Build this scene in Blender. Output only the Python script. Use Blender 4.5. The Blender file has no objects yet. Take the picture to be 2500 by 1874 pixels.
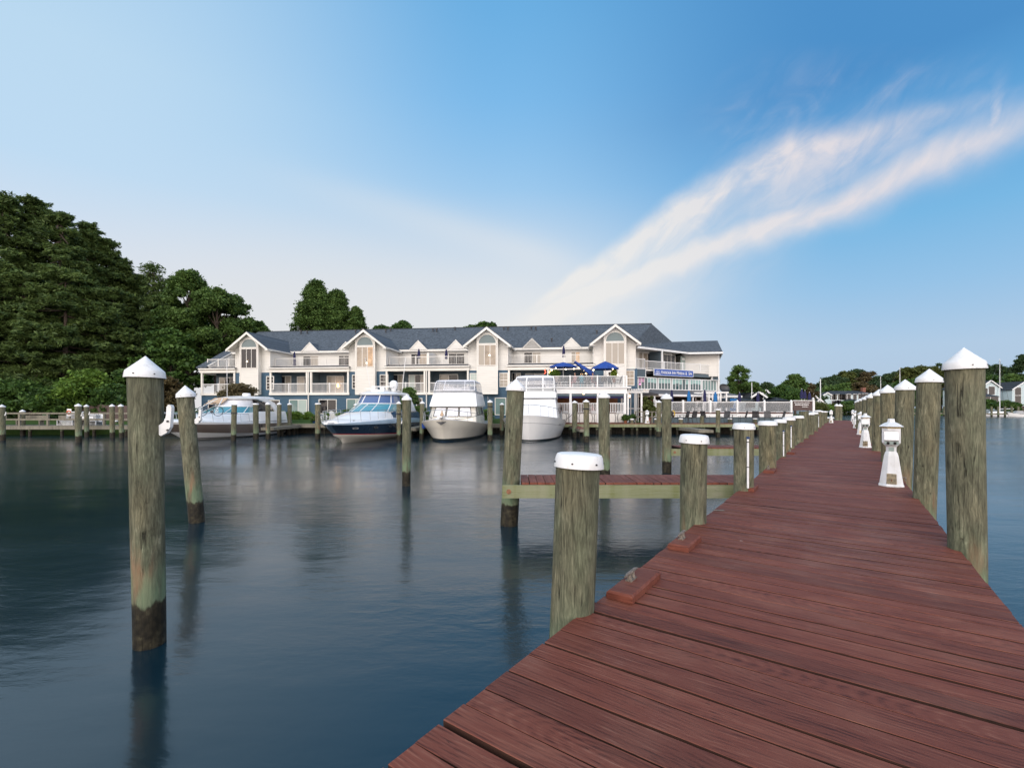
import bpy, bmesh, math, random
import numpy as np
from mathutils import Matrix, Vector
R = math.radians
SC = bpy.context.scene
COL = SC.collection
# ------------------------------------------------------------------ camera, sky, sun, exposure
EYE = 2.3; F = 1142.0; HY = 995.0; DECK = 0.9
cam = bpy.data.objects.new("camera", bpy.data.cameras.new("camera")); COL.objects.link(cam)
cam.location = (0, 0, EYE); cam.rotation_euler = (R(90), 0, 0)
cam.data.lens = F/2500*36; cam.data.sensor_width = 36; cam.data.shift_y = (HY-937)/2500
cam.data.clip_end = 3000; cam.data.clip_start = 0.05
SC.camera = cam
SC.view_settings.view_transform = 'Standard'; SC.view_settings.look = 'None'
SC.view_settings.exposure = 0.0; SC.view_settings.gamma = 1.0
SUN_EL, SUN_AZ = 32, 205      # soft light from behind the camera
sun = bpy.data.objects.new("sun", bpy.data.lights.new("sun", 'SUN')); COL.objects.link(sun)
sun.data.energy = 1.35; sun.data.angle = R(35); sun.data.color = (1.0, 0.90, 0.80)
sun.rotation_euler = (R(90-SUN_EL), 0, R(-SUN_AZ+180)); sun.location = (-20, -30, 40)

def lin(c):
    return tuple(((v/255)/12.92 if v <= 10 else (((v/255)+0.055)/1.055)**2.4) for v in c)+(1,)

class NT:
    """small helper round a node tree"""
    def __init__(s, nt): s.nt = nt; s.n = nt.nodes; s.l = nt.links
    def node(s, t, **k):
        n = s.n.new(t)
        for a, b in k.items(): setattr(n, a, b)
        return n
    def put(s, sock, v):
        if isinstance(v, bpy.types.NodeSocket): s.l.new(v, sock)
        elif v is not None: sock.default_value = tuple(v)+(1,) if sock.type == 'RGBA' and len(v) == 3 else v
    def m(s, op, a, b=None, c=None, clamp=False):
        n = s.node('ShaderNodeMath', operation=op, use_clamp=clamp)
        s.put(n.inputs[0], a); s.put(n.inputs[1], b); s.put(n.inputs[2], c); return n.outputs[0]
    def v(s, op, a, b=None):
        n = s.node('ShaderNodeVectorMath', operation=op); s.put(n.inputs[0], a); s.put(n.inputs[1], b)
        return n.outputs[1] if op in ('DOT_PRODUCT', 'LENGTH') else n.outputs[0]
    def xyz(s, x, y, z):
        n = s.node('ShaderNodeCombineXYZ'); s.put(n.inputs[0], x); s.put(n.inputs[1], y); s.put(n.inputs[2], z); return n.outputs[0]
    def sep(s, v):
        n = s.node('ShaderNodeSeparateXYZ'); s.put(n.inputs[0], v); return n.outputs
    def noise(s, vec, scale, detail=4, rough=.5, dist=0):
        n = s.node('ShaderNodeTexNoise'); s.put(n.inputs['Vector'], vec); n.inputs['Scale'].default_value = scale
        n.inputs['Detail'].default_value = detail; n.inputs['Roughness'].default_value = rough
        n.inputs['Distortion'].default_value = dist; return n.outputs[0]
    def ramp(s, f, pts, interp='LINEAR'):
        n = s.node('ShaderNodeValToRGB'); s.put(n.inputs[0], f); e = n.color_ramp.elements; n.color_ramp.interpolation = interp
        while len(e) < len(pts): e.new(0.5)
        for i, (p, c) in enumerate(pts):
            e[i].position = p; e[i].color = c if len(c) == 4 else tuple(c)+(1,)
        return n.outputs[0]
    def mix(s, f, a, b, mode='MIX'):
        n = s.node('ShaderNodeMix', data_type='RGBA', blend_type=mode); n.clamp_factor = True
        s.put(n.inputs[0], f); s.put(n.inputs[6], a); s.put(n.inputs[7], b); return n.outputs[2]
    def sstep(s, v, a, b):
        n = s.node('ShaderNodeMapRange', interpolation_type='SMOOTHSTEP'); s.put(n.inputs[0], v)
        n.inputs[1].default_value = a; n.inputs[2].default_value = b; return n.outputs[0]
    def gauss(s, v, w):
        q = s.m('DIVIDE', v, w); return s.m('EXPONENT', s.m('MULTIPLY', s.m('MULTIPLY', q, q), -1))
    def bump(s, h, strength, dist=0.02, nrm=None):
        n = s.node('ShaderNodeBump'); s.put(n.inputs['Height'], h); n.inputs['Strength'].default_value = strength
        n.inputs['Distance'].default_value = dist; s.put(n.inputs['Normal'], nrm); return n.outputs[0]

world = bpy.data.worlds.new("World"); SC.world = world; world.use_nodes = True
W = NT(world.node_tree); W.n.clear()
d = W.node('ShaderNodeTexCoord').outputs['Generated']
dx, dy, dz = W.sep(d)
el = W.m('MAXIMUM', dz, 0)
Lr = W.ramp(el, [(0, lin((230,229,230))), (.12, lin((227,229,233))), (.25, lin((214,227,243))), (.36, lin((194,223,247))), (.5, lin((190,221,245))), (.8, lin((150,198,238)))])
Cr = W.ramp(el, [(0, lin((230,229,231))), (.10, lin((227,230,234))), (.22, lin((212,226,240))), (.3, lin((190,217,242))), (.42, lin((152,202,242))), (.55, lin((126,188,237))), (.65, lin((110,178,230)))])
Rr = W.ramp(el, [(0, lin((180,199,222))), (.10, lin((178,204,230))), (.2, lin((150,196,233))), (.3, lin((122,186,231))), (.4, lin((98,169,223))), (.5, lin((78,146,205)))])
nrm = W.m('MAXIMUM', W.m('SQRT', W.m('ADD', W.m('MULTIPLY', dx, dx), W.m('MULTIPLY', dy, dy))), 0.001)
az = W.m('DIVIDE', dx, nrm)
sky = W.mix(W.sstep(az, -.72, -.02), Lr, Cr); sky = W.mix(W.sstep(az, -.02, .60), sky, Rr)
# unseen sky behind the camera, made extra bright to light the hotel front
back = W.ramp(el, [(0, (3.2,2.7,2.35)), (.25, (2.9,2.65,2.5)), (.6, (1.7,1.75,1.9)), (1, (.6,.8,1.1))])
sky = W.mix(W.sstep(dy, .05, -.5), sky, back)
# cirrus streak and the pale evening haze low over the hotel
yy = W.m('MAXIMUM', dy, 0.05)
gx = W.m('DIVIDE', dx, yy); gz = W.m('DIVIDE', dz, yy)
hz0 = W.m('MULTIPLY', W.gauss(W.m('ADD', gx, .42), .62), W.gauss(W.m('SUBTRACT', gz, .20), .20))
sky = W.mix(W.m('MULTIPLY', W.m('MULTIPLY', hz0, .72), W.sstep(dy, .08, .25)), sky, lin((232,232,232)))
wob = W.m('ADD', W.m('MULTIPLY', W.m('SUBTRACT', W.noise(W.xyz(gx, gz, 0), 3.2, 3), .5), .05), W.m('MULTIPLY', W.m('SUBTRACT', W.noise(W.xyz(gx, gz, 2), 11, 4), .5), .028))
ax, az_ = W.m('SUBTRACT', gx, .03), W.m('SUBTRACT', gz, .178)
u = W.m('ADD', W.m('MULTIPLY', ax, .924), W.m('MULTIPLY', az_, .382))
v = W.m('ADD', W.m('ADD', W.m('MULTIPLY', ax, -.382), W.m('MULTIPLY', az_, .924)), wob)
v = W.m('ADD', v, W.m('MULTIPLY', W.gauss(W.m('SUBTRACT', u, .78), .25), .018))
# fibres lie a little steeper than the band itself
fu = W.m('ADD', W.m('MULTIPLY', u, .94), W.m('MULTIPLY', v, .34)); fv = W.m('SUBTRACT', W.m('MULTIPLY', v, .94), W.m('MULTIPLY', u, .34))
fib = W.sstep(W.noise(W.xyz(W.m('MULTIPLY', fu, 2.4), W.m('MULTIPLY', fv, 9), 3.1), 1.9, 7, .6, .7), .30, .74)
puff = W.sstep(W.noise(W.xyz(W.m('MULTIPLY', fu, 3.4), W.m('MULTIPLY', fv, 7.5), 7.7), 2.0, 6, .58, .9), .34, .72)
tex = W.m('ADD', .12, W.m('ADD', W.m('MULTIPLY', fib, .46), W.m('MULTIPLY', puff, .36)))
lo = W.gauss(v, W.m('ADD', .022, W.m('MULTIPLY', u, .021)))
lo = W.m('MULTIPLY', lo, W.m('MULTIPLY', W.sstep(u, -.12, .10), W.sstep(u, 1.42, .92)))
lo = W.m('MULTIPLY', lo, W.m('ADD', .58, W.m('MULTIPLY', tex, .50)))
vtop = W.m('MINIMUM', W.m('ADD', .035, W.m('MULTIPLY', u, .24)), W.m('SUBTRACT', .205, W.m('MULTIPLY', W.m('MAXIMUM', W.m('SUBTRACT', u, .62), 0), .22)))
q = W.m('DIVIDE', v, W.m('MAXIMUM', vtop, .02))
fan = W.m('MULTIPLY', W.sstep(q, -.22, .02), W.sstep(q, 1.12, .72))
edge = W.m('ADD', .40, W.m('MULTIPLY', W.gauss(W.m('SUBTRACT', q, .72), .30), .42))
fan = W.m('MULTIPLY', fan, W.m('MULTIPLY', W.sstep(u, -.05, .15), W.sstep(u, 1.36, .50)))
fan = W.m('MULTIPLY', fan, W.m('MULTIPLY', W.m('ADD', .45, W.m('MULTIPLY', tex, 1.35)), edge))
wisp = W.m('MULTIPLY', W.m('MULTIPLY', W.sstep(q, .9, 1.1), W.sstep(q, 2.1, 1.2)), W.m('MULTIPLY', W.sstep(u, .45, .6), W.sstep(u, 1.25, .9)))
wisp = W.m('MULTIPLY', wisp, W.m('MULTIPLY', W.m('POWER', tex, 2.0), .26))
knot = W.m('MULTIPLY', W.gauss(W.m('SUBTRACT', W.m('ADD', u, W.m('MULTIPLY', v, -.6)), 1.075), .022), W.gauss(W.m('SUBTRACT', v, .030), .05)); knot = W.m('MULTIPLY', knot, W.m('ADD', .35, W.m('MULTIPLY', puff, .6)))
under = W.m('MULTIPLY', W.m('MULTIPLY', W.gauss(W.m('ADD', v, .055), .055), W.m('MULTIPLY', W.sstep(u, -.05, .1), W.sstep(u, .70, .2))), W.m('ADD', .18, W.m('MULTIPLY', fib, .24)))
glow = W.m('MULTIPLY', W.gauss(W.m('SUBTRACT', gx, .05), .26), W.gauss(W.m('SUBTRACT', gz, .20), .11)); glow = W.m('MULTIPLY', glow, .38)
hz = W.gauss(W.m('ADD', W.m('SUBTRACT', gz, .345), W.m('MULTIPLY', gx, .30)), .04)
hz = W.m('MULTIPLY', hz, W.m('MULTIPLY', W.sstep(gx, .24, .02), W.sstep(gx, -.7, -.1))); hz = W.m('MULTIPLY', hz, .30)
dens = W.m('MAXIMUM', W.m('ADD', lo, W.m('MULTIPLY', fan, .35)), fan)
dens = W.m('ADD', W.m('ADD', W.m('MAXIMUM', dens, knot), wisp), W.m('ADD', under, W.m('ADD', hz, glow)))
dens = W.m('MULTIPLY', W.m('MINIMUM', W.m('MULTIPLY', dens, .90), .88), W.sstep(dy, .08, .2))
ccol = W.mix(W.sstep(u, .15, .8), lin((243,240,236)), lin((240,230,230)))
sky = W.mix(dens, sky, ccol)
ns = W.node('ShaderNodeTexSky'); ns.sky_type = 'NISHITA'; ns.sun_disc = False
ns.sun_elevation = R(SUN_EL); ns.sun_rotation = R(SUN_AZ)
low = W.mix(W.sstep(dz, -.02, -.06), sky, (.05,.06,.06,1))
bg = W.node('ShaderNodeBackground'); W.put(bg.inputs[0], low); bg.inputs[1].default_value = 1.0
bg2 = W.node('ShaderNodeBackground'); W.put(bg2.inputs[0], ns.outputs[0]); bg2.inputs[1].default_value = .07
mx = W.node('ShaderNodeMixShader'); mx.inputs[0].default_value = .05
W.l.new(bg.outputs[0], mx.inputs[1]); W.l.new(bg2.outputs[0], mx.inputs[2])
W.l.new(mx.outputs[0], W.node('ShaderNodeOutputWorld').inputs[0])

# ------------------------------------------------------------------ materials
MATS = {}
def newmat(name, rough=.6, metal=0, spec=.5):
    m = bpy.data.materials.new(name); m.use_nodes = True
    n = NT(m.node_tree); b = n.n['Principled BSDF']
    b.inputs['Roughness'].default_value = rough; b.inputs['Metallic'].default_value = metal
    b.inputs['Specular IOR Level'].default_value = spec
    MATS[name] = m
    return m, n, b
def plain(name, c, rough=.6, metal=0, var=.08, sc=3, spec=.5, emit=0, alpha=None, trans=0, bump=0, bsc=40):
    m, n, b = newmat(name, rough, metal, spec)
    tc = n.node('ShaderNodeTexCoord').outputs['Object']
    f = n.noise(tc, sc, 4, .6)
    dk = tuple(x*(1-var*2) for x in c); lt = tuple(min(1, x*(1+var)) for x in c)
    col = n.ramp(f, [(.3, dk), (.7, lt)]); n.put(b.inputs['Base Color'], col)
    if emit: b.inputs['Emission Strength'].default_value = emit; n.put(b.inputs['Emission Color'], col)
    if alpha is not None: b.inputs['Alpha'].default_value = alpha
    if trans: b.inputs['Transmission Weight'].default_value = trans
    if bump: n.put(b.inputs['Normal'], n.bump(n.noise(tc, bsc, 3), bump, .01))
    return m
# weathered round timber, with the tide band at its own height
def pile_mat(name, wet=True):
    m, n, b = newmat(name, .85, 0, .25)
    tc = n.node('ShaderNodeTexCoord').outputs['Object']
    rnd = n.node('ShaderNodeObjectInfo').outputs['Random']
    off = n.m('MULTIPLY', rnd, 40)
    x, y, z = n.sep(tc)
    p = n.xyz(n.m('ADD', x, off), y, n.m('MULTIPLY', z, .13))
    g1 = n.noise(p, 34, 9, .74, .8)
    p2 = n.xyz(n.m('ADD', x, off), y, n.m('MULTIPLY', z, .22)); g2 = n.noise(p2, 7, 5, .6, 1.8)
    p3 = n.xyz(n.m('ADD', x, off), n.m('ADD', y, 5), n.m('MULTIPLY', z, .35))
    rings = n.node('ShaderNodeTexWave', wave_type='BANDS', bands_direction='X'); n.put(rings.inputs['Vector'], p3)
    rings.inputs['Scale'].default_value = 15; rings.inputs['Distortion'].default_value = 12; rings.inputs['Detail'].default_value = 3; rings.inputs['Detail Scale'].default_value = 1.2
    f = n.m('ADD', n.m('ADD', n.m('MULTIPLY', g1, .52), n.m('MULTIPLY', g2, .42)), n.m('MULTIPLY', rings.outputs[1], .06))
    c = n.ramp(f, [(.30, lin((52,52,44))), (.42, lin((80,80,68))), (.51, lin((101,101,86))), (.60, lin((124,123,106))), (.70, lin((172,170,150)))])
    tint = n.ramp(n.noise(n.xyz(n.m('ADD', x, off), y, n.m('MULTIPLY', z, .5)), 4.5, 3), [(.3, (.86,.92,.85)), (.5, (1.0,.98,.93)), (.7, (1.06,.98,.88))])
    c = n.mix(1, c, tint, 'MULTIPLY')
    # each pile has its own tone
    own = n.ramp(n.m('FRACT', n.m('MULTIPLY', rnd, 7.3)), [(0, (.86,.88,.86)), (.5, (1.0,1.0,.98)), (1, (1.12,1.06,.98))])
    c = n.mix(1, c, own, 'MULTIPLY')
    cr = n.node('ShaderNodeTexNoise'); n.put(cr.inputs['Vector'], n.xyz(n.m('ADD', x, off), y, n.m('MULTIPLY', z, .03))); cr.inputs['Scale'].default_value = 16; cr.inputs['Detail'].default_value = 2
    crack = n.m('MULTIPLY', n.sstep(n.m('ABSOLUTE', n.m('SUBTRACT', cr.outputs[0], .5)), .012, .002), n.sstep(n.noise(tc, 3.3, 2), .50, .60))
    c = n.mix(n.m('MULTIPLY', crack, .8), c, (.02,.02,.015,1))
    if wet:
        pz = n.sep(n.node('ShaderNodeNewGeometry').outputs['Position'])[2]
        wav = n.m('MULTIPLY', n.m('SUBTRACT', n.noise(n.v('MULTIPLY', tc, (1,1,.3)), 9, 4), .5), .22)
        zz = n.m('ADD', pz, wav)
        rust = n.m('MULTIPLY', n.m('MULTIPLY', n.gauss(n.m('SUBTRACT', zz, .74), .24), n.sstep(n.noise(n.xyz(n.m('ADD', x, off), y, n.m('MULTIPLY', z, .2)), 5, 5), .53, .70)), .5)
        c = n.mix(rust, c, lin((160,104,78)))
        c = n.mix(n.m('MULTIPLY', n.m('MULTIPLY', n.gauss(n.m('SUBTRACT', zz, .56), .26), .62), n.sstep(n.noise(n.xyz(n.m('ADD', x, off), y, n.m('MULTIPLY', z, .15)), 8, 4), .36, .56)), c, lin((112,136,108)))
        wetf = n.sstep(zz, .44, .40)
        dark = n.ramp(n.noise(tc, 14, 5), [(.35, lin((22,20,15))), (.55, lin((44,40,30))), (.7, lin((66,62,48)))])
        c = n.mix(wetf, c, dark)
        n.put(b.inputs['Roughness'], n.m('SUBTRACT', .85, n.m('MULTIPLY', wetf, .35)))
    n.put(b.inputs['Base Color'], c)
    h = n.m('ADD', n.m('MULTIPLY', g1, .6), n.m('MULTIPLY', crack, -1.2)); h = n.m('ADD', h, n.m('MULTIPLY', g2, .4))
    n.put(b.inputs['Normal'], n.bump(h, .9, .02))
    return m
pile_mat('pile_wood')
# dark red stained boards, grain runs along local X
def board_mat(name, base, worn, dark, gloss=.62):
    m, n, b = newmat(name, gloss, 0, .22)
    tc = n.node('ShaderNodeTexCoord').outputs['Object']
    isl = n.node('ShaderNodeNewGeometry').outputs['Random Per Island']
    x, y, z = n.sep(tc)
    o = n.m('MULTIPLY', isl, 57)
    p = n.xyz(n.m('ADD', n.m('MULTIPLY', x, .030), o), y, n.m('ADD', z, o)); g = n.noise(p, 78, 8, .70, .12)
    pm = n.xyz(n.m('ADD', n.m('MULTIPLY', x, .09), o), y, o); g2 = n.noise(pm, 19, 5, .6, .35)
    big = n.noise(n.xyz(n.m('ADD', n.m('MULTIPLY', x, .7), o), y, 0), 2.2, 4, .6)
    cath = n.node('ShaderNodeTexWave', wave_type='RINGS', rings_direction='Z'); n.put(cath.inputs['Vector'], n.xyz(n.m('ADD', n.m('MULTIPLY', n.m('SUBTRACT', n.m('FRACT', n.m('ADD', n.m('MULTIPLY', x, .55), n.m('MULTIPLY', isl, 9))), .5), .45), 0), n.m('SUBTRACT', n.m('FRACT', n.m('MULTIPLY', y, .9)), .5), 0))
    cath.inputs['Scale'].default_value = 16; cath.inputs['Distortion'].default_value = 2.6; cath.inputs['Detail'].default_value = 3; cath.inputs['Detail Scale'].default_value = 2
    f = n.m('ADD', n.m('ADD', n.m('MULTIPLY', g, .62), n.m('MULTIPLY', g2, .30)), n.m('MULTIPLY', cath.outputs[1], .06))
    mid = tuple((a+b)/2 for a, b in zip(base, dark))
    c = n.ramp(f, [(.34, dark), (.42, mid), (.48, base), (.54, base), (.65, worn)])
    ck = n.noise(n.xyz(n.m('ADD', n.m('MULTIPLY', x, .04), o), y, n.m('ADD', z, o)), 34, 2, .5); ckm = n.m('MULTIPLY', n.sstep(n.m('ABSOLUTE', n.m('SUBTRACT', ck, .5)), .007, .002), n.sstep(n.noise(n.xyz(n.m('MULTIPLY', x, .8), y, o), 3.0, 2), .55, .64)); c = n.mix(n.m('MULTIPLY', ckm, .75), c, (.015,.008,.006,1))
    c = n.mix(n.m('MULTIPLY', n.sstep(big, .45, .7), .35), c, worn)
    tone = n.ramp(isl, [(0, (.78,.78,.80)), (.35, (.95,.94,.94)), (.7, (1.03,1.0,.98)), (1, (1.16,1.12,1.08))])
    c = n.mix(1, c, tone, 'MULTIPLY')
    vo = n.node('ShaderNodeTexVoronoi'); n.put(vo.inputs['Vector'], n.xyz(n.m('ADD', n.m('MULTIPLY', x, .45), n.m('MULTIPLY', o, 3)), y, o)); vo.inputs['Scale'].default_value = 2.2
    kn = n.sstep(vo.outputs[0], .062, .02); c = n.mix(n.m('MULTIPLY', kn, .75), c, (.025,.012,.01,1))
    if name == 'deck_red':      # droppings and pale scuffs, green in the damp patches
        v2 = n.node('ShaderNodeTexVoronoi'); n.put(v2.inputs['Vector'], n.xyz(x, n.m('MULTIPLY', y, 1.6), 0)); v2.inputs['Scale'].default_value = 1.5
        pick = n.m('GREATER_THAN', n.sep(v2.outputs['Color'])[0], .62)
        blot = n.sstep(n.m('ADD', v2.outputs[0], n.m('MULTIPLY', n.m('SUBTRACT', n.noise(tc, 60, 3), .5), .05)), .024, .008)
        c = n.mix(n.m('MULTIPLY', n.m('MULTIPLY', pick, blot), .7), c, (.55,.50,.46,1))
        wear = n.m('MULTIPLY', n.sstep(n.noise(n.xyz(x, n.m('MULTIPLY', y, .35), 3), 1.1, 5, .65), .50, .72), n.sstep(g, .46, .60))
        c = n.mix(n.m('MULTIPLY', wear, .45), c, (.30,.185,.145,1))
    n.put(b.inputs['Base Color'], c)
    n.put(b.inputs['Normal'], n.bump(n.m('SUBTRACT', f, n.m('MULTIPLY', kn, .3)), .75, .006))
    n.put(b.inputs['Roughness'], n.m('ADD', gloss-.12, n.m('MULTIPLY', f, .3)))
    return m
board_mat('deck_red', (.168,.052,.034), (.275,.118,.078), (.040,.012,.009))
board_mat('beam_green', (.20,.22,.13), (.36,.35,.27), (.13,.15,.05), .8)
board_mat('deck_gap_shade', (.045,.020,.014), (.07,.035,.022), (.015,.008,.006), .8)  # board sides coloured dark so the lit gaps still look like shaded seams
board_mat('grey_wood', (.19,.18,.145), (.30,.28,.23), (.09,.085,.07), .85)
board_mat('dark_wood', (.05,.045,.04), (.10,.09,.075), (.02,.018,.015), .85)
m, n, b = newmat('cap_white', .42)
tc = n.node('ShaderNodeTexCoord').outputs['Object']; rd = n.node('ShaderNodeObjectInfo').outputs['Random']; q = n.v('ADD', tc, n.xyz(n.m('MULTIPLY', rd, 20), 0, 0))
c = n.ramp(n.noise(q, 6, 5, .6), [(.3, (.66,.66,.655)), (.6, (.77,.775,.79))])
c = n.mix(n.m('MULTIPLY', n.sstep(n.noise(n.v('MULTIPLY', q, (1,1,.25)), 16, 5, .7), .56, .72), .38), c, (.40,.37,.30,1))
c = n.mix(n.m('MULTIPLY', n.sstep(n.noise(q, 70, 2), .70, .76), .6), c, (.16,.14,.11,1))
n.put(b.inputs['Base Color'], c)
plain('white_paint', (.74,.74,.74), .45, 0, .06, 2)
plain('white_gloss', (.80,.80,.80), .18, 0, .03, 1)
plain('cream_gloss', (.70,.66,.58), .22, 0, .03, 1)
plain('navy_gloss', (.022,.042,.075), .16, 0, .10, .5, .9)
plain('brown_gloss', (.17,.135,.115), .25, 0, .06, .6)
plain('paleblue_gloss', (.42,.56,.70), .18, 0, .04, 1)
plain('red_gloss', (.35,.015,.03), .25)
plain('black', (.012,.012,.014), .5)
plain('boot_black', (.02,.03,.035), .45)
plain('grey_metal', (.45,.46,.48), .3, .9)
plain('dark_metal', (.05,.05,.055), .45, .6)
plain('steel_rail', (.60,.62,.64), .25, .9)
plain('grey_plastic', (.30,.31,.32), .5)
plain('beige_panel', (.72,.62,.44), .55, 0, .2, 20)
plain('green_grey', (.30,.38,.36), .4)
plain('yellow_trim', (.45,.30,.06), .5, 0, .2, 30)
plain('rust', (.28,.13,.07), .8, 0, .35, 40)
plain('corroded', (.24,.20,.165), .7, .3, .35, 60, bump=.6)
plain('navy_cloth', (.018,.018,.075), .9, 0, .12, 6)
plain('blue_cloth', (.012,.060,.30), .8, 0, .12, 4)
plain('bright_blue_cloth', (.010,.13,.36), .8, 0, .12, 4)
plain('sling_grey', (.085,.080,.078), .8)
plain('brown_sign', (.085,.055,.05), .7)
plain('sign_blue', (.015,.075,.36), .35, 0, .05)
plain('pale_letter', (.80,.80,.80), .5)
plain('skin', (.50,.30,.22), .6)
plain('hair', (.04,.025,.02), .7)
plain('shirt_pink', (.50,.26,.26), .85)
plain('shirt_teal', (.05,.28,.36), .85)
plain('shirt_dark', (.03,.05,.07), .85)
plain('shirt_pale', (.55,.48,.45), .85)
plain('trousers', (.06,.06,.08), .85)
plain('brick', (.24,.10,.07), .85, 0, .25, 30)
plain('terracotta', (.30,.12,.06), .8)
plain('blue_pot', (.01,.05,.16), .3)
plain('flower_red', (.5,.04,.05), .8)
plain('canvas_white', (.72,.72,.75), .8, 0, .05, 3)
plain('tan_canvas', (.50,.36,.24), .8)
plain('orange', (.62,.12,.04), .6)
plain('yellow', (.55,.36,.02), .6)
plain('beige_wall', (.42,.38,.32), .7)
plain('interior_wood', (.22,.085,.035), .6, 0, .3, 1.5)
plain('room_wall', (.30,.25,.20), .8, 0, .1, 1)
plain('shade_teal', (.30,.46,.44), .7, 0, .05, 1)
plain('shade_pink', (.55,.32,.46), .7, 0, .05, 1)
plain('curtain', (.52,.47,.40), .9, 0, .10, 6)
plain('lampglow', (1.0,.55,.22), .5, emit=9)
plain('bulb', (1.0,.72,.42), .5, emit=14)
plain('pinkglow', (1.0,.30,.62), .5, emit=2.5)
plain('redglow', (1.0,.12,.06), .5, emit=3)
plain('stone', (.30,.28,.25), .9, 0, .2, 2, bump=.5, bsc=8)
plain('soil', (.07,.06,.045), .95, 0, .2, 2)
def glass(name, c, rough=.06, alpha=.55, spec=.5):
    m, n, b = newmat(name, rough, 0, spec); b.inputs['Base Color'].default_value = tuple(c)+(1,); b.inputs['Alpha'].default_value = alpha; return m
glass('window_glass', (.02,.022,.025), .05, .62)
glass('window_pane_dark', (.018,.018,.022), .05, .86)
glass('arch_glass', (.13,.18,.19), .08, .92)
glass('rail_glass', (.30,.32,.34), .08, .30)
glass('cyan_glass', (.09,.30,.37), .07, .95, 1)
glass('blue_glass', (.10,.15,.30), .07, .90, 1)
glass('green_glass', (.03,.075,.085), .06, .92, .8)
glass('vinyl', (.55,.56,.60), .12, .38)
glass('dark_mesh', (.03,.03,.035), .5, .8)
# lap siding: courses 0.18 m high in the object's own Z
def siding(name, c, var=.05, gap=.55, pitch=.18, rough=.55):
    m, n, b = newmat(name, rough, 0, .35)
    tc = n.node('ShaderNodeTexCoord').outputs['Object']; x, y, z = n.sep(tc)
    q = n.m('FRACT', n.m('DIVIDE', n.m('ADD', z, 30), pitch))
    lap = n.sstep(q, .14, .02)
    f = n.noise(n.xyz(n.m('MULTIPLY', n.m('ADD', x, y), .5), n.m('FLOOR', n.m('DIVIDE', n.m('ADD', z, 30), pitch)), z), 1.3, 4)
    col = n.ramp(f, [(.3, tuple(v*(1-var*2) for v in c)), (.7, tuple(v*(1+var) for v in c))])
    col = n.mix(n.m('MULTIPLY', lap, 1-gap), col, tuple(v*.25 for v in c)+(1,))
    n.put(b.inputs['Base Color'], col); n.put(b.inputs['Normal'], n.bump(q, .5, .03)); return m
siding('siding_white', (.73,.71,.67), .03, .70)
siding('siding_blue', (.050,.105,.165), .07, .6)
siding('siding_slate', (.075,.105,.13), .06, .7)
siding('siding_palehouse', (.50,.60,.63), .04, .7)
siding('siding_greyhouse', (.30,.34,.38), .04, .7)
plain('trim', (.74,.715,.67), .5, 0, .05, 1)
plain('trim_white', (.76,.76,.76), .45, 0, .04, 1)
plain('slate_band', (.08,.115,.14), .55, 0, .05, 1)
plain('awning_grey', (.115,.115,.125), .8, 0, .08, 1)
def shingle(name, c):
    m, n, b = newmat(name, .9, 0, .2)
    tc = n.node('ShaderNodeTexCoord').outputs['Object']; x, y, z = n.sep(tc)
    row = n.m('FLOOR', n.m('DIVIDE', z, .07)); colu = n.m('FLOOR', n.m('DIVIDE', n.m('ADD', x, n.m('MULTIPLY', row, .37)), .16))
    wn = n.node('ShaderNodeTexWhiteNoise', noise_dimensions='2D'); n.put(wn.inputs['Vector'], n.xyz(row, colu, 0))
    f = n.m('ADD', n.m('MULTIPLY', wn.outputs[0], .40), n.m('MULTIPLY', n.noise(tc, 3, 6, .7), .6))
    edge = n.sstep(n.m('FRACT', n.m('DIVIDE', z, .07)), .25, .0)
    col = n.ramp(f, [(.25, tuple(v*.62 for v in c)), (.8, tuple(v*1.35 for v in c))])
    col = n.mix(n.m('MULTIPLY', edge, .35), col, tuple(v*.3 for v in c)+(1,))
    n.put(b.inputs['Base Color'], col); n.put(b.inputs['Normal'], n.bump(f, .4, .03)); return m
shingle('roof_blue', (.085,.102,.122)); shingle('roof_grey', (.075,.075,.080)); shingle('roof_far', (.045,.052,.06))
def leafmat(name, c, c2, sc=.5, rough=.6):
    m, n, b = newmat(name, rough, 0, .25)
    tc = n.node('ShaderNodeTexCoord').outputs['Object']
    isl = n.node('ShaderNodeNewGeometry').outputs['Random Per Island']
    rnd = n.node('ShaderNodeObjectInfo').outputs['Random']
    f = n.m('ADD', n.m('MULTIPLY', isl, .45), n.m('MULTIPLY', n.noise(n.v('ADD', tc, n.xyz(n.m('MULTIPLY', rnd, 30), 0, 0)), sc, 3), .75))
    col = n.ramp(f, [(.30, c), (.75, c2)])
    n.put(b.inputs['Base Color'], col)
    tr = n.node('ShaderNodeBsdfTranslucent'); n.put(tr.inputs[0], col)
    mx = n.node('ShaderNodeMixShader'); mx.inputs[0].default_value = .22
    n.l.new(b.outputs[0], mx.inputs[1]); n.l.new(tr.outputs[0], mx.inputs[2]); n.l.new(mx.outputs[0], n.n['Material Output'].inputs[0])
    return m
leafmat('pine_needles', (.026,.052,.018), (.110,.165,.042), .35)
leafmat('leaf_deep', (.022,.055,.016), (.080,.150,.030))
leafmat('leaf_mid', (.036,.078,.020), (.115,.190,.045))
leafmat('leaf_bright', (.055,.110,.016), (.150,.250,.040))
leafmat('leaf_olive', (.045,.060,.015), (.115,.135,.035))
leafmat('leaf_far', (.022,.048,.022), (.070,.115,.045))
leafmat('leaf_rusty', (.060,.050,.025), (.130,.100,.045))
leafmat('leaf_lime', (.070,.13,.010), (.20,.28,.030))
leafmat('leaf_plume', (.05,.055,.02), (.16,.13,.07))
plain('bark', (.085,.062,.048), .95, 0, .25, 6, bump=.8, bsc=14)
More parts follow.
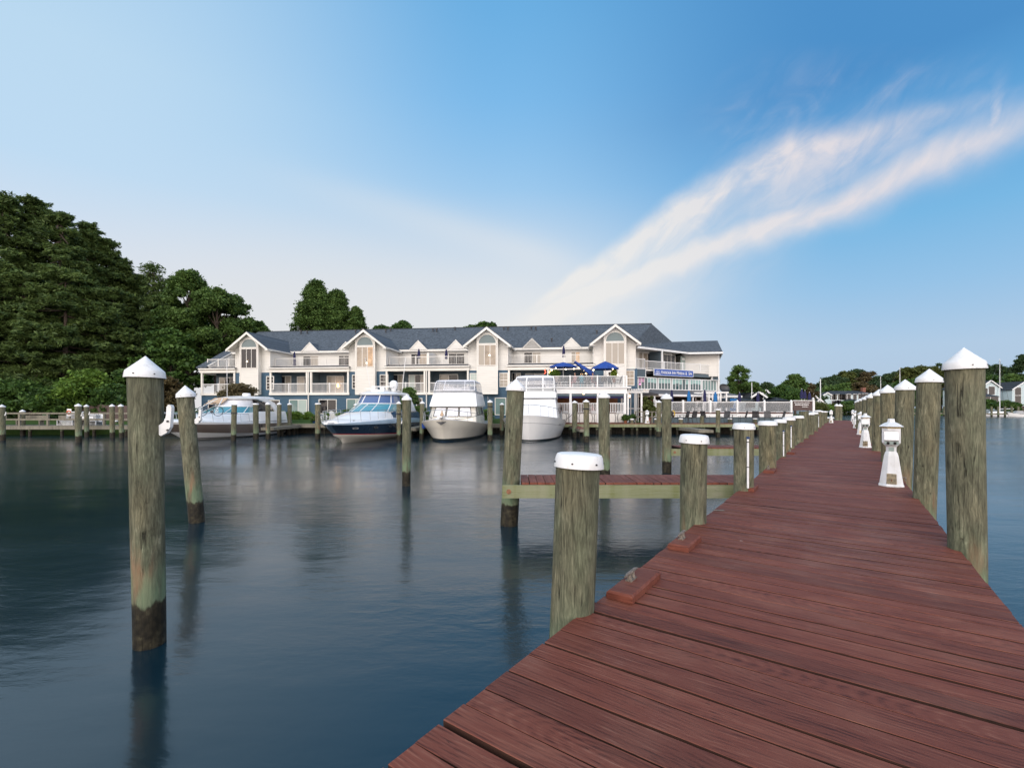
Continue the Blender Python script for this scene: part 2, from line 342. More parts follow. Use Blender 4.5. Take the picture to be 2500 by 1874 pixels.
plain('bark_grey', (.11,.10,.085), .95, 0, .25, 6, bump=.8, bsc=14)
def grass():
    m, n, b = newmat('grass_ground', .95, 0, .2)
    tc = n.node('ShaderNodeTexCoord').outputs['Object']
    f = n.m('ADD', n.m('MULTIPLY', n.noise(tc, .35, 5, .6), .6), n.m('MULTIPLY', n.noise(tc, 9, 4, .7), .4))
    n.put(b.inputs['Base Color'], n.ramp(f, [(.35, (.022,.045,.010)), (.5, (.040,.085,.016)), (.68, (.075,.110,.028))])); n.put(b.inputs['Normal'], n.bump(f, .8, .1)); return m
grass()
def watermat():
    m, n, b = newmat('water', .16, 0, .5)
    pos = n.node('ShaderNodeTexCoord').outputs['Object']
    x, y, z = n.sep(pos)
    big = n.noise(n.xyz(n.m('MULTIPLY', x, .06), n.m('MULTIPLY', y, .16), 0), 1.0, 4, .55)
    n.put(b.inputs['Base Color'], n.ramp(big, [(.3, (.0015,.014,.023)), (.7, (.003,.021,.032))]))
    b.inputs['IOR'].default_value = 1.68
    n.put(b.inputs['Roughness'], n.ramp(big, [(.35, (.12,.12,.12)), (.65, (.21,.21,.21))]))
    r1 = n.noise(n.xyz(n.m('MULTIPLY', x, .5), y, 0), 3.2, 4, .6, .3)
    r2 = n.noise(n.xyz(n.m('MULTIPLY', x, .4), n.m('MULTIPLY', y, 1.0), 4), .8, 3, .5)
    h = n.m('ADD', n.m('MULTIPLY', n.m('MULTIPLY', r1, .30), n.sstep(big, .36, .60)), n.m('MULTIPLY', r2, .55))
    r3 = n.noise(n.xyz(n.m('MULTIPLY', x, 2.2), n.m('MULTIPLY', y, 5.5), 9), 1.6, 4, .6, .4)
    h = n.m('ADD', h, n.m('MULTIPLY', n.m('MULTIPLY', r3, .13), n.m('ADD', .35, n.sstep(big, .40, .60))))
    n.put(b.inputs['Normal'], n.bump(h, .38, .10))
    return m
watermat()

# ------------------------------------------------------------------ mesh helpers
class MB:
    def __init__(s): s.v = []; s.f = []; s.m = []; s.M = None; s.k = 0
    def av(s, pts):
        i = len(s.v)
        for p in pts:
            p = Vector(p); s.v.append(tuple(s.M @ p) if s.M is not None else tuple(p))
        return i
    def face(s, idx, mi=None): s.f.append(tuple(idx)); s.m.append(s.k if mi is None else mi)
    def poly(s, pts, mi=None):
        i = s.av(pts); s.face(range(i, i+len(pts)), mi); return s
    def box(s, x0, x1, y0, y1, z0, z1):
        i = s.av([(x0,y0,z0),(x1,y0,z0),(x1,y1,z0),(x0,y1,z0),(x0,y0,z1),(x1,y0,z1),(x1,y1,z1),(x0,y1,z1)])
        for q in ((3,2,1,0),(4,5,6,7),(0,1,5,4),(1,2,6,5),(2,3,7,6),(3,0,4,7)): s.face([i+a for a in q])
        return s
    def prism(s, pts, dvec):
        """closed polygon pts pushed along dvec"""
        n = len(pts); dvec = Vector(dvec); i = s.av(pts); j = s.av([Vector(p)+dvec for p in pts])
        s.face([i+a for a in range(n)][::-1]); s.face([j+a for a in range(n)])
        for a in range(n): b = (a+1) % n; s.face((i+a, i+b, j+b, j+a))
        return s
    def bar(s, p0, p1, w, h=None):
        """rectangular bar between two points"""
        h = h or w; p0 = Vector(p0); p1 = Vector(p1); dd = (p1-p0).normalized()
        up = Vector((0,0,1)) if abs(dd.z) < .95 else Vector((0,1,0))
        a = dd.cross(up).normalized()*(w/2); c = a.cross(dd).normalized()*(h/2)
        return s.prism([p0-a-c, p0+a-c, p0+a+c, p0-a+c], p1-p0)
    def tube(s, pts, r, n=6, closed=False, caps=True):
        pts = [Vector(p) for p in pts]; N = len(pts); rings = []
        rr = r if isinstance(r, (list, tuple)) else [r]*N
        prev = None
        for k in range(N):
            if closed: t = pts[(k+1) % N]-pts[k-1]
            else: t = pts[min(k+1, N-1)]-pts[max(k-1, 0)]
            t.normalize()
            if prev is None:
                a = t.cross(Vector((0,0,1)))
                if a.length < .1: a = t.cross(Vector((1,0,0)))
            else: a = prev-t*prev.dot(t)
            a.normalize(); prev = a; b = t.cross(a)
            rings.append(s.av([pts[k]+(a*math.cos(2*math.pi*q/n)+b*math.sin(2*math.pi*q/n))*rr[k] for q in range(n)]))
        for k in range(N if closed else N-1):
            i, j = rings[k], rings[(k+1) % N]
            for q in range(n): s.face((i+q, i+(q+1) % n, j+(q+1) % n, j+q))
        if caps and not closed:
            s.face([rings[0]+q for q in range(n)][::-1]); s.face([rings[-1]+q for q in range(n)])
        return s
    def lathe(s, prof, n=20, c=(0,0), capb=True, capt=True, sq=None):
        """prof: list of (radius, z); n sides; sq rotates the start angle"""
        rings = []; a0 = sq or 0
        for r, z in prof:
            rings.append(s.av([(c[0]+r*math.cos(a0+2*math.pi*q/n), c[1]+r*math.sin(a0+2*math.pi*q/n), z) for q in range(n)]))
        for k in range(len(rings)-1):
            i, j = rings[k], rings[k+1]
            for q in range(n): s.face((i+q, i+(q+1) % n, j+(q+1) % n, j+q))
        if capb: s.face([rings[0]+q for q in range(n)][::-1])
        if capt: s.face([rings[-1]+q for q in range(n)])
        return s
    def loft(s, rings, closed=False, mats=None):
        """rings: lists of points of one length; faces between neighbouring rings"""
        idx = [s.av(r) for r in rings]; n = len(rings[0])
        for k in range(len(rings)-1):
            for q in range(n if closed else n-1):
                s.face((idx[k]+q, idx[k]+(q+1) % n, idx[k+1]+(q+1) % n, idx[k+1]+q), mats[q] if mats else None)
        return s
    def build(s, name, mat, parent=None, smooth=False, loc=None, rot=None):
        me = bpy.data.meshes.new(name); me.from_pydata(s.v, [], s.f)
        for mm in ([mat] if isinstance(mat, str) else mat): me.materials.append(MATS[mm])
        if any(s.m): me.polygons.foreach_set('material_index', s.m)
        if smooth:
            me.polygons.foreach_set('use_smooth', [True]*len(me.polygons))
            try: me.set_sharp_from_angle(angle=R(35))
            except Exception: pass
        me.update()
        o = bpy.data.objects.new(name, me); COL.objects.link(o)
        if parent: o.parent = parent
        if loc: o.location = loc
        if rot: o.rotation_euler = rot
        return o
def tag(o, label=None, cat=None, group=None, kind=None):
    if label: o['label'] = label
    if cat: o['category'] = cat
    if group: o['group'] = group
    if kind: o['kind'] = kind
    return o
def thing(name, label, cat, loc=(0,0,0), rz=0, group=None):
    o = bpy.data.objects.new(name, None); COL.objects.link(o); o.location = loc; o.rotation_euler = (0,0,rz); o.empty_display_size = .2
    return tag(o, label, cat, group)
def dup(root, loc=None, rz=None, label=None, group=None, scale=None):
    def cp(o, par):
        c = o.copy(); COL.objects.link(c); c.parent = par
        for ch in list(o.children): cp(ch, c)
        return c
    r = cp(root, None)
    if loc is not None: r.location = loc
    if rz is not None: r.rotation_euler = (0,0,rz)
    if scale is not None: r.scale = (scale,)*3 if not isinstance(scale, (tuple, list)) else scale
    if label: r['label'] = label
    if group: r['group'] = group
    return r
def P(x, y, Y): return Vector(((x-1250)/F*Y, Y, EYE+(HY-y)/F*Y))
def G(x, y, z=0.0): Y = (EYE-z)*F/(y-HY); return Vector(((x-1250)/F*Y, Y, z))
# ================================================================== water, ground
def struct(o, **k): o['kind'] = 'structure'; return o
mb = MB(); mb.poly([(-1500,-300,0),(1800,-300,0),(1800,1200,0),(-1500,1200,0)])
struct(mb.build('water', 'water'))
shore = [(-900,40.2),(-36,40.2),(-33,42.0),(2.4,42.0),(2.4,41.8),(24.2,41.8),(25.5,47),(35,55),(40.5,62),(47,78),(60,104),(84,138),(98,149.5),(120,147),(134,137),(150,135),(260,128),(900,126),(2200,126),(2200,2300),(-1500,2300),(-1500,40.2)]
mb = MB(); mb.poly([(x,y,.80) for x,y in shore])
for (x0,y0),(x1,y1) in zip(shore[:-4], shore[1:-3]): mb.poly([(x0,y0,-.8),(x1,y1,-.8),(x1,y1,.8),(x0,y0,.8)])
struct(mb.build('ground', ['grass_ground']))
# gently raised lawn in front of and behind the hotel
random.seed(5)
def lawn(name, x0, x1, y0, y1, zf, nx=40, ny=24):
    mb = MB(); rows = []
    for j in range(ny+1):
        rows.append([(x0+(x1-x0)*i/nx, y0+(y1-y0)*j/ny, zf(x0+(x1-x0)*i/nx, y0+(y1-y0)*j/ny)) for i in range(nx+1)])
    mb.loft(rows); o = mb.build(name, 'grass_ground', smooth=True); return struct(o)
def zl(x, y):
    t = min(1, max(0, (y-42.4)/4)); return .804+.42*t*t*(3-2*t)+.05*math.sin(x*.5)*t
lawn('lawn', -60, 24, 42.3, 110, zl)
mb = MB(); mb.box(-70, 30, 44.5, 47, .7, 1.215)
# ================================================================== timber decks
DA = math.atan(812/1142); DV = Vector((math.sin(DA), math.cos(DA), 0)); DN = Vector((math.cos(DA), -math.sin(DA), 0))
DO = Vector((-1.277*1.4, 0, 0)); DW = 2.083*1.4*math.cos(DA)
def dk(s, r, z=0): q = DO+DV*s+DN*r; return Vector((q.x, q.y, z))
DRZ = math.atan2(DN.y, DN.x)     # local X = across the dock, local Y = along it
def boards(name, mat, parent, length, width, z=0, y0=0, wlist=(.14,.14,.186,.14,.186), gap=.014, th=.038, seed=1, jit=.012, fine=0, notches=()):
    """planks laid across: local x = 0..width, local y along the deck"""
    rg = random.Random(seed); mb = MB(); y = y0
    while y < y0+length:
        w = rg.choice(wlist); g = gap*rg.choice((.5,.8,1,1,1.4,2.0)) ; a, b = y, y+w
        l, r_ = -rg.random()*jit, width+rg.random()*jit
        dz = rg.uniform(-.0025,.0025); sk = rg.uniform(-.004,.004); c = .0025
        n = 14 if y < fine else 1
        segs = []
        ph = rg.random()*9
        for i in range(n+1):
            t = i/n; x = l+(r_-l)*t
            wv = .0022*math.sin(ph+t*5)+(.0016*math.sin(ph*3+t*17) if n > 1 else 0); k = sk*(t-.5)
            if n > 1 and i in (0, n): wv -= .002
            segs.append([(x,a+k+wv,z-th+dz),(x,a+k+wv,z-c+dz),(x,a+c+k+wv,z+dz),(x,b-c+k-wv,z+dz),(x,b+k-wv,z-c+dz),(x,b+k-wv,z-th+dz)])
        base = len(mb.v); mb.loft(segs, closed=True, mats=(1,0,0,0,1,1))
        mb.face([base+q for q in range(6)]); mb.face([base+6*n+q for q in range(6)][::-1])
        y += w+g
    return mb.build(name, [mat, 'deck_gap_shade' if mat == 'deck_red' else 'dark_wood'], parent)
dock = thing('main_pier', 'long dark red plank pier running from the foreground to the far boats', 'pier', (DO.x, DO.y, 0), DRZ)
boards('deck_boards', 'deck_red', dock, 67, DW, DECK, y0=-2.2, fine=9, seed=4)
mb = MB()
for r_ in (.10, DW/2-.04, DW-.18): mb.box(r_, r_+.08, -2.2, 64.8, DECK-.29, DECK-.0405)
mb.build('joist', 'dark_wood', dock)
for k in range(22):
    y = -1.0+3.05*k; mb = MB(); mb.box(.0, DW, y, y+.09, DECK-.50, DECK-.292); mb.build('cross_beam', 'dark_wood', dock)
# ---------------------------------------------------------------- piles
def pole_mesh(r0, r1, z0, z1, tx, ty, seed, n=22, kink=.0):
    rg = random.Random(seed); mb = MB(); K = max(4, int((z1-z0)/.22)); ph = [rg.random()*6.3 for _ in range(6)]
    rings = []
    for k in range(K+1):
        t = k/K; z = z0+(z1-z0)*t; r = r0+(r1-r0)*t
        cx = tx*t+kink*math.sin(3.1*t+ph[0]); cy = ty*t
        ring = []
        for q in range(n):
            a = 2*math.pi*q/n
            rr = r*(1+.012*math.sin(2*a+ph[1])+.010*math.sin(3*a+ph[2]+t*2)+.012*math.sin(5*t*3+ph[3])*math.cos(a+ph[4])+.006*math.sin(7*a+ph[5]))
            ring.append((cx+rr*math.cos(a), cy+rr*math.sin(a), z))
        rings.append(ring)
    mb.loft(rings, closed=True); b = len(mb.v)-n; mb.face([b+q for q in range(n)])
    return mb
def cap_mesh(kind, r, h, n=28):
    mb = MB()
    if kind == 'cone':
        mb.lathe([(r*1.15,-.0),(r*1.16,.006),(r*1.10,h*.30),(r*1.085,h*.325),(r*.56,h*.655),(r*.05,h*.985),(.004,h)], n, capb=False)
    elif kind == 'flat':
        mb.lathe([(r*1.15,0),(r*1.155,.006),(r*1.09,h*.66),(r*1.03,h*.86),(r*.90,h*.93),(r*.45,h*.99),(.01,h)], n, capb=False)
    return mb
def piling(label, base, r0, r1, ztop, cap='cone', caph=.2, dx=0, dy=0, group=None, zb=-1.6, screws=0, hook=None, seed=0, kink=0, ref=0.0, n=22, rope=None, name='mooring_piling'):
    """base: point where the pile's centre line meets height ref; dx, dy: shift of the top"""
    o = thing(name, label, 'piling', (base.x, base.y, 0), 0, group)
    H = ztop-ref; f = (ztop-zb)/H
    m = pole_mesh(r0-(r1-r0)*(ref-zb)/H*0, r1, zb, ztop, dx*f, dy*f, seed+11, n, kink)
    m.v = [(x-dx*(f-1), y-dy*(f-1), z) for x, y, z in m.v]
    m.build('post', 'pile_wood', o, smooth=True)
    if cap:
        c = cap_mesh(cap, r1, caph, 28 if n > 14 else 16).build('cap', 'cap_white', o, smooth=True, loc=(dx, dy, ztop-.035 if cap == 'cone' else ztop-caph*.66))
        c.rotation_euler = (random.Random(seed).uniform(-.03,.03), math.atan2(dx, H)*.8+random.Random(seed+1).uniform(-.02,.02), 0)
        if screws:
            for k in range(screws):
                a = -1.57+(k-(screws-1)/2)*1.0+.1
                s_ = MB(); rr = r1*1.125; p = Vector((rr*math.cos(a), rr*math.sin(a), .035)); q = Vector((math.cos(a), math.sin(a), 0))
                s_.tube([p, p+q*.008], .006, 8); s_.build('screw', 'dark_metal', c)
    if hook:
        hx, hz, s_ = hook        # side, height, scale: white curved line hanger
        pr = [(0,0),(.0,.075),(.012,.09),(.05,.115),(.075,.15),(.085,.20),(.09,.28),(.105,.30),(.13,.295),(.14,.27),(.132,.16),(.125,.07),(.09,.012),(.03,-.02)]
        h = MB(); rr = (r0+(r1-r0)*.8)*.92
        h.prism([(hx*(rr+a*s_), -.022*s_, hz+b*s_) for a, b in pr], (0, .044*s_, 0)); hk = h.build('line_hanger', 'cap_white', o, loc=(dx*(hz-ref)/H, 0, 0))
        for zq in (.04, .13):
            h = MB(); h.tube([(hx*(rr+.105*s_), -.024*s_, hz+zq*s_), (hx*(rr+.105*s_), -.034*s_, hz+zq*s_)], .011*s_, 8); h.build('bolt', 'dark_metal', hk)
    if rope:
        h = MB(); t = (rope-ref)/H; rr = r0+(r1-r0)*t+.012
        for dz_ in (0, .045): h.tube([(dx*t+rr*math.cos(a*.5236), rr*math.sin(a*.5236), rope+dz_+.01*math.sin(a)) for a in range(12)], .02, 5, closed=True)
        h.build('rope', 'dark_metal', o)
    return o
def wpile(label, x, y, top, r0, r1, cap='cone', caph=None, **k):
    """pile standing in the water: foot pixel, top pixel (tip of cap)"""
    p = G(x, y, 0); xt, yt = top; k_ = (p.y+r0)/p.y; p.x *= k_; p.y *= k_; t = P(xt, yt, p.y)
    caph = caph or (.23*r1/.15 if cap == 'cone' else .12)
    zt = t.z-(caph-.035 if cap == 'cone' else caph*.34 if cap else 0)
    return piling(label, p, r0, r1, zt, cap, caph, dx=t.x-p.x, **k)
GW = 'mooring pilings standing in open water'
wpile('big weathered piling with white cone cap, line hanger and rust patch at far left foreground', 365, 1587.5, (354,869), .127, .145, screws=3, hook=(1,2.045,.95), group=GW, seed=1, caph=.215, n=36)
wpile('leaning piling with white cone cap and line hanger, second from the left foreground', 480, 1277.6, (454.5,940.5), .133, .152, screws=3, hook=(1,1.99,.95), group=GW, seed=2, caph=.24, kink=.02, n=30)
wpile('slender piling with white cone cap standing alone right of the navy boat', 992, 1187, (993,961.9), .118, .132, group=GW, seed=3, caph=.18)
wpile('thick piling with white cone cap at the end of the nearest finger pier', 1243, 1286, (1259,924.5), .175, .172, group=GW, seed=4, caph=.24, screws=2, n=30)
wpile('piling with white cone cap standing behind the nearest finger pier', 1476, 1181, (1474,954.4), .165, .168, group=GW, seed=5, caph=.21)
wpile('piling with white cone cap at the end of the second finger pier', 1628, 1155.4, (1627,959.7), .155, .170, group=GW, seed=6, caph=.20)
# short posts with flat caps, left edge of the pier: (x of centre, y of front contact, radius, cap top y, label)
GL = 'short flat-capped posts along the left edge of the pier'
def edge_post(label, Y, r, ytop, x, side=-1, cap='flat', caph=.105, seed=0, screws=0, dx=0, group=GL, n=24, off=0, name='pier_post'):
    # on the edge line at depth Y
    X = (x-1250)/F*Y
    zt = EYE+(HY-ytop)/F*Y
    zt -= (caph*.34 if cap == 'flat' else (caph-.035 if cap else 0))
    return piling(label, Vector((X, Y, 0)), r, r*1.03, zt, cap, caph, dx=dx, group=group, seed=seed, screws=screws, n=n, ref=DECK, name=name)
edge_post('nearest short post with flat white cap on the pier, strong zigzag grain', 3.27, .146, 1103.5, 1397, seed=21, screws=4, dx=.045, n=40)
edge_post('second short post with flat white cap on the left edge of the pier', 5.75, .150, 1059.3, 1692, seed=22, screws=3, dx=.012, n=32)
edge_post('third short flat-capped post, with a white pipe and blue cap strapped to it', 7.98, .152, 1031.8, 1816, seed=23, screws=2, n=28)
edge_post('fourth short flat-capped post, wide and pale with a cleat block at its foot', 11.0, .178, 1026.6, 1874, seed=24)
edge_post('fifth short flat-capped post, narrow, with a white pipe strapped to it', 13.4, .140, 1022.6, 1905, seed=25)
edge_post('sixth short flat-capped post, with the third white pipe strapped to it', 16.2, .170, 1018.0, 1926, seed=26)
edge_post('seventh short flat-capped post along the left edge of the pier', 19.2, .175, 1014.2, 1949, seed=27, n=16)
edge_post('tall brown bare-topped post between the flat-capped posts of the pier', 21.5, .19, 1003.5, 1962, seed=28, cap=None, n=16)
edge_post('eighth short flat-capped post along the left edge of the pier', 24.5, .185, 1007.2, 1977, seed=29, n=16)
edge_post('ninth short flat-capped post along the left edge of the pier', 28, .18, 1006.0, 1988, seed=30, n=16)
edge_post('tenth short flat-capped post, its cap wider and higher than its neighbours', 32.5, .20, 1001.2, 1997, seed=31, n=12)
edge_post('eleventh short flat-capped post along the left edge of the pier', 37, .18, 1003.2, 2005, seed=32, n=12)
edge_post('last flat-capped post before the far left corner of the pier', 43, .20, 1003.4, 2013.5, seed=33, n=12)
edge_post('low wide green post with flat white cap beside the small far pedestal', 46.5, .44, 1018.0, 2022, seed=34, n=14)
# tall cone-capped piles on the right edge
GR = 'tall cone-capped pilings along the right edge of the pier'
tall = [(4.62,2361,.141,848.6,2354,'nearest and biggest cone-capped piling on the right edge, with a long crack'),
 (7.22,2258,.143,900,2268,'second cone-capped piling on the right edge, dark and mottled'),
 (9.45,2204,.150,926,2209.6,'third cone-capped piling on the right edge, just behind the nearest pedestal'),
 (12.1,2169,.150,939,2167.4,'fourth cone-capped piling on the right edge of the pier'),
 (15.2,2143,.155,950,2146,'fifth cone-capped piling on the right edge of the pier'),
 (18.6,2125,.155,958.5,2127,'sixth cone-capped piling on the right edge of the pier'),
 (22.4,2113,.16,964.8,2115,'seventh cone-capped piling on the right edge of the pier'),
 (26.5,2104,.16,969.5,2106,'eighth cone-capped piling on the right edge of the pier'),
 (31,2097,.17,973,2099,'ninth cone-capped piling on the right edge of the pier'),
 (36,2091.5,.17,976,2093,'tenth cone-capped piling on the right edge of the pier')]
for k, (Y, x, r, yt, xt, lab) in enumerate(tall):
    edge_post(lab, Y, r, yt, x, cap='cone', caph=.215, seed=40+k, screws=2 if k < 3 else 0, dx=(xt-x)/F*Y, group=GR, n=(40,32,26,20)[min(k,3)] if k < 8 else 14, name='mooring_piling')
# pilings of the slips near the hotel, foot pixel and top pixel
GS = 'slip pilings in front of the hotel'
near = [(570,1076,572,988,.17,None,'bare-topped rusty piling in front of the beige boat',1.9),
 (625,1072,624.5,984,.185,'flat','flat-capped piling beside the stern of the beige boat',None),
 (654.5,1072,654,981,.16,'cone','cone-capped piling close behind the beige boat at the walkway',None),
 (681.7,1062,681.7,982,.17,'cone','cone-capped piling left of the round lime shrub',None),
 (707,1060,707,982.5,.17,'cone','cone-capped piling right of the round lime shrub',None),
 (776,1072,776,983.5,.18,'flat','flat-capped piling alone left of the navy boat bow',None),
 (868.5,1060,868.7,984,.17,'cone','cone-capped piling seen above the foredeck of the navy boat',None),
 (974,1076,973.5,979,.15,'cone','pale cone-capped piling tied to the side of the navy boat',1.85),
 (1029,1072,1031,978.5,.16,'cone','cone-capped piling with a blue fender left of the cream trawler',None),
 (1055,1060,1055,981.5,.16,'cone','dark cone-capped piling left of the trawler cabin',None),
 (1196.5,1076,1196.5,975.5,.17,'cone','cone-capped piling with a rope right of the cream trawler',2.35),
 (1225,1063,1225.5,982.5,.17,'cone','cone-capped piling between the trawler and the thick near piling',None),
 (1403,1068,1403,977.5,.20,'cone','cone-capped piling left of the small red step in front of the terrace',None),
 (1432,1079.5,1431,974.5,.19,'cone','rope-wrapped cone-capped piling right of the small red step',2.2),
 (1608,1066,1608.5,976.5,.18,'cone','cone-capped piling just left of the second finger pier piling',None),
 (1753,1068,1753,998,.16,'flat','tall flat-capped piling by the low platform in front of the patio',None),
 (1713,1060,1714,1015,.17,None,'bare post carrying a thin pipe left of the low platform',None)]
for k, (x, y, xt, yt, r, cap, lab, rope) in enumerate(near):
    wpile(lab, x, y, (xt,yt), r, r*1.02, cap, .19 if cap == 'cone' else .10, group=GS, seed=60+k, n=14, rope=rope, hook=(1,1.2,.9) if k == 7 else None)
low = [(1543,1060,1021.5,.15,'short flat-capped post in the water left of the white pedestal lamp'),(1602,1061,1021,.15,'short flat-capped post behind the cone-capped piling at the gate'),
 (1662,1060,1020.5,.17,'short flat-capped post, first one below the glass-railed patio'),(1722,1056,1020.5,.15,'short flat-capped post behind the low platform'),
 (1782,1057,1020.5,.17,'short flat-capped post below the middle of the patio'),(1843.5,1057,1020.5,.16,'short flat-capped post below the right end of the patio')]
for k, (x, y, yt, r, lab) in enumerate(low):
    wpile(lab, x, y, (x,yt), r, r, 'flat', .10, group='short posts along the promenade edge', seed=90+k, n=12)
GF = 'pilings of the wooded left shore'
left = [(6,1075.6,987,.17,'cone','first cone-capped piling at the left border of the photo',1),(56,1063,999.5,.17,'cone','lowest cone-capped piling against the left shore walkway',0),
 (192,1080,984.7,.17,'cone','rusty-footed cone-capped piling with hanger left of the white chairs',1),(212,1066.6,986.7,.15,'cone','second of the two close pilings by the white chairs',1),
 (274.6,1069,986,.16,'cone','left one of the pair of pilings before the brown fence',0),(297,1069,986,.16,'cone','right one of the pair of pilings before the brown fence',0),
 (240,1059,1026,.16,'flat','short flat-capped post beside the white chairs',0),(285,1056,1026,.13,'flat','short flat-capped post between the paired pilings',0)]
for k, (x, y, yt, r, cap, lab, hk) in enumerate(left):
    wpile(lab, x, y, (x-1 if k != 5 else x-2,yt), r, r*1.02, cap, .19 if cap == 'cone' else .10, group=GF, seed=100+k, n=14, hook=(1,1.75,.85) if hk else None)
# white pipes strapped on posts
def pipe(label, x, y0, y1, Y, bands=2):
    p = P(x, y0, Y); t = P(x, y1, Y); o = thing('water_pipe', label, 'pipe', (p.x, p.y, 0), 0, 'white pipes strapped to the pier posts')
    MB().tube([(0,0,p.z),(0,0,t.z)], .017, 10).build('pipe', 'cap_white', o, smooth=True)
    MB().tube([(0,0,t.z),(0,0,t.z+.035)], .024, 10).tube([(0,0,t.z+.02),(0,-.05,t.z+.02)], .013, 8).build('tap', 'blue_pot', o, smooth=True)
    for k in range(bands):
        z = p.z+(t.z-p.z)*(.42 if k == 0 else .93); MB().tube([(0,0,z),(0,0,z+.014)], .021, 8).build('strap', 'black', o)
pipe('longest white pipe with a blue tap on the third short post', 1826, 1191, 1071, 7.80)
pipe('middle white pipe with a black strap on the fifth short post', 1913, 1113, 1053, 13.2)
pipe('third white pipe with a black strap on the sixth short post', 1931.5, 1092, 1041, 16.0)
pipe('farthest thin white pipe, on the tenth short post', 1998.6, 1042, 1016, 32.2)
# cleat blocks on the left edge
def cleat(label, s, L=.62, n=1):
    c = dk(s, .13, DECK); o = thing('cleat_block', label, 'cleat', (c.x, c.y, DECK), DRZ, 'cleat blocks bolted to the left edge of the pier')
    m = MB(); w, h, q = .10, .062, .014; m.loft([[(-w+a, -L/2+b, z) for a, b in ((0,0),(2*w,0),(2*w,L),(0,L))] for z in (.003, h-q)] + [[(-w+q+a, -L/2+q+b, h) for a, b in ((0,0),(2*w-2*q,0),(2*w-2*q,L-2*q),(0,L-2*q))]], closed=True)
    m.face([8,9,10,11]); m.build('block', 'deck_red', o)
    m = MB(); m.tube([(-.03,-.12,h+.055),(-.03,-.07,h+.062),(-.03,0,h+.058),(-.03,.07,h+.062),(-.03,.12,h+.055)], [.008,.013,.015,.013,.008], 8)
    m.tube([(-.03,-.035,h),(-.03,-.035,h+.055)], [.022,.012], 8).tube([(-.03,.035,h),(-.03,.035,h+.055)], [.022,.012], 8); m.box(-.055,-.005,-.06,.06,h,h+.010)
    m.build('cleat', 'corroded', o, smooth=True)
cleat('nearest red cleat block with a corroded cleat, between the first two posts', 4.55)
cleat('second red cleat block with a corroded cleat, before the second short post', 5.95, .5)
cleat('small far cleat block beside the third short post', 9.95, .5)
cleat('small far cleat block at the foot of the fourth short post', 12.6, .5)
cleat('tiny pale cleat block beyond the fifth short post', 17.6, .5)
# pale tag plate nailed on the pier
q = G(1751.5, 1246, DECK); m = MB(); m.box(-.07,.07,-.02,.02,0,.006); o = m.build('name_plate', 'corroded', loc=(q.x+.02, q.y, DECK+.003), rot=(0,0,-.15)); tag(o, 'small grey metal plate screwed to the left edge of the pier', 'plate')
# ---------------------------------------------------------------- finger piers
def finger(label, x0, x1, Y0, Y1, zt=DECK, seed=3):
    o = thing('finger_pier', label, 'pier', (x0, Y0, 0), 0, 'narrow finger piers branching off the main pier')
    m = boards('deck_boards', 'deck_red', o, x1-x0, Y1-Y0, 0, 0, seed=seed, gap=.01, wlist=(.14,.14,.16))
    m.location = (0, 0, zt)
    m.rotation_euler = (0, 0, R(90)); m.scale = (1,-1,1)
    bm_ = MB(); bm_.box(-.36, x1-x0, -.035, .02, zt-.285, zt-.042); bm_.build('side_beam', 'beam_green', o)
    bm_ = MB(); bm_.box(0, x1-x0, Y1-Y0-.05, Y1-Y0, zt-.26, zt-.042)
    for k in range(5): xx = .3+(x1-x0-.6)*k/4; bm_.box(xx, xx+.06, .021, Y1-Y0-.051, zt-.20, zt-.043)
    bm_.build('joist', 'dark_wood', o)
    MB().tube([(-.24,-.036,zt-.16),(-.24,-.05,zt-.16)], .045, 14).tube([(-.24,-.05,zt-.16),(-.24,-.062,zt-.16)], .02, 6).build('bolt', 'rust', o, smooth=True)
    return o
finger('nearest finger pier with red planks and a mossy green side beam', .18, 4.62, 8.75, 9.78)
finger('second, farther finger pier with a pale green side beam', 5.95, 10.45, 16.45, 17.5, seed=8)
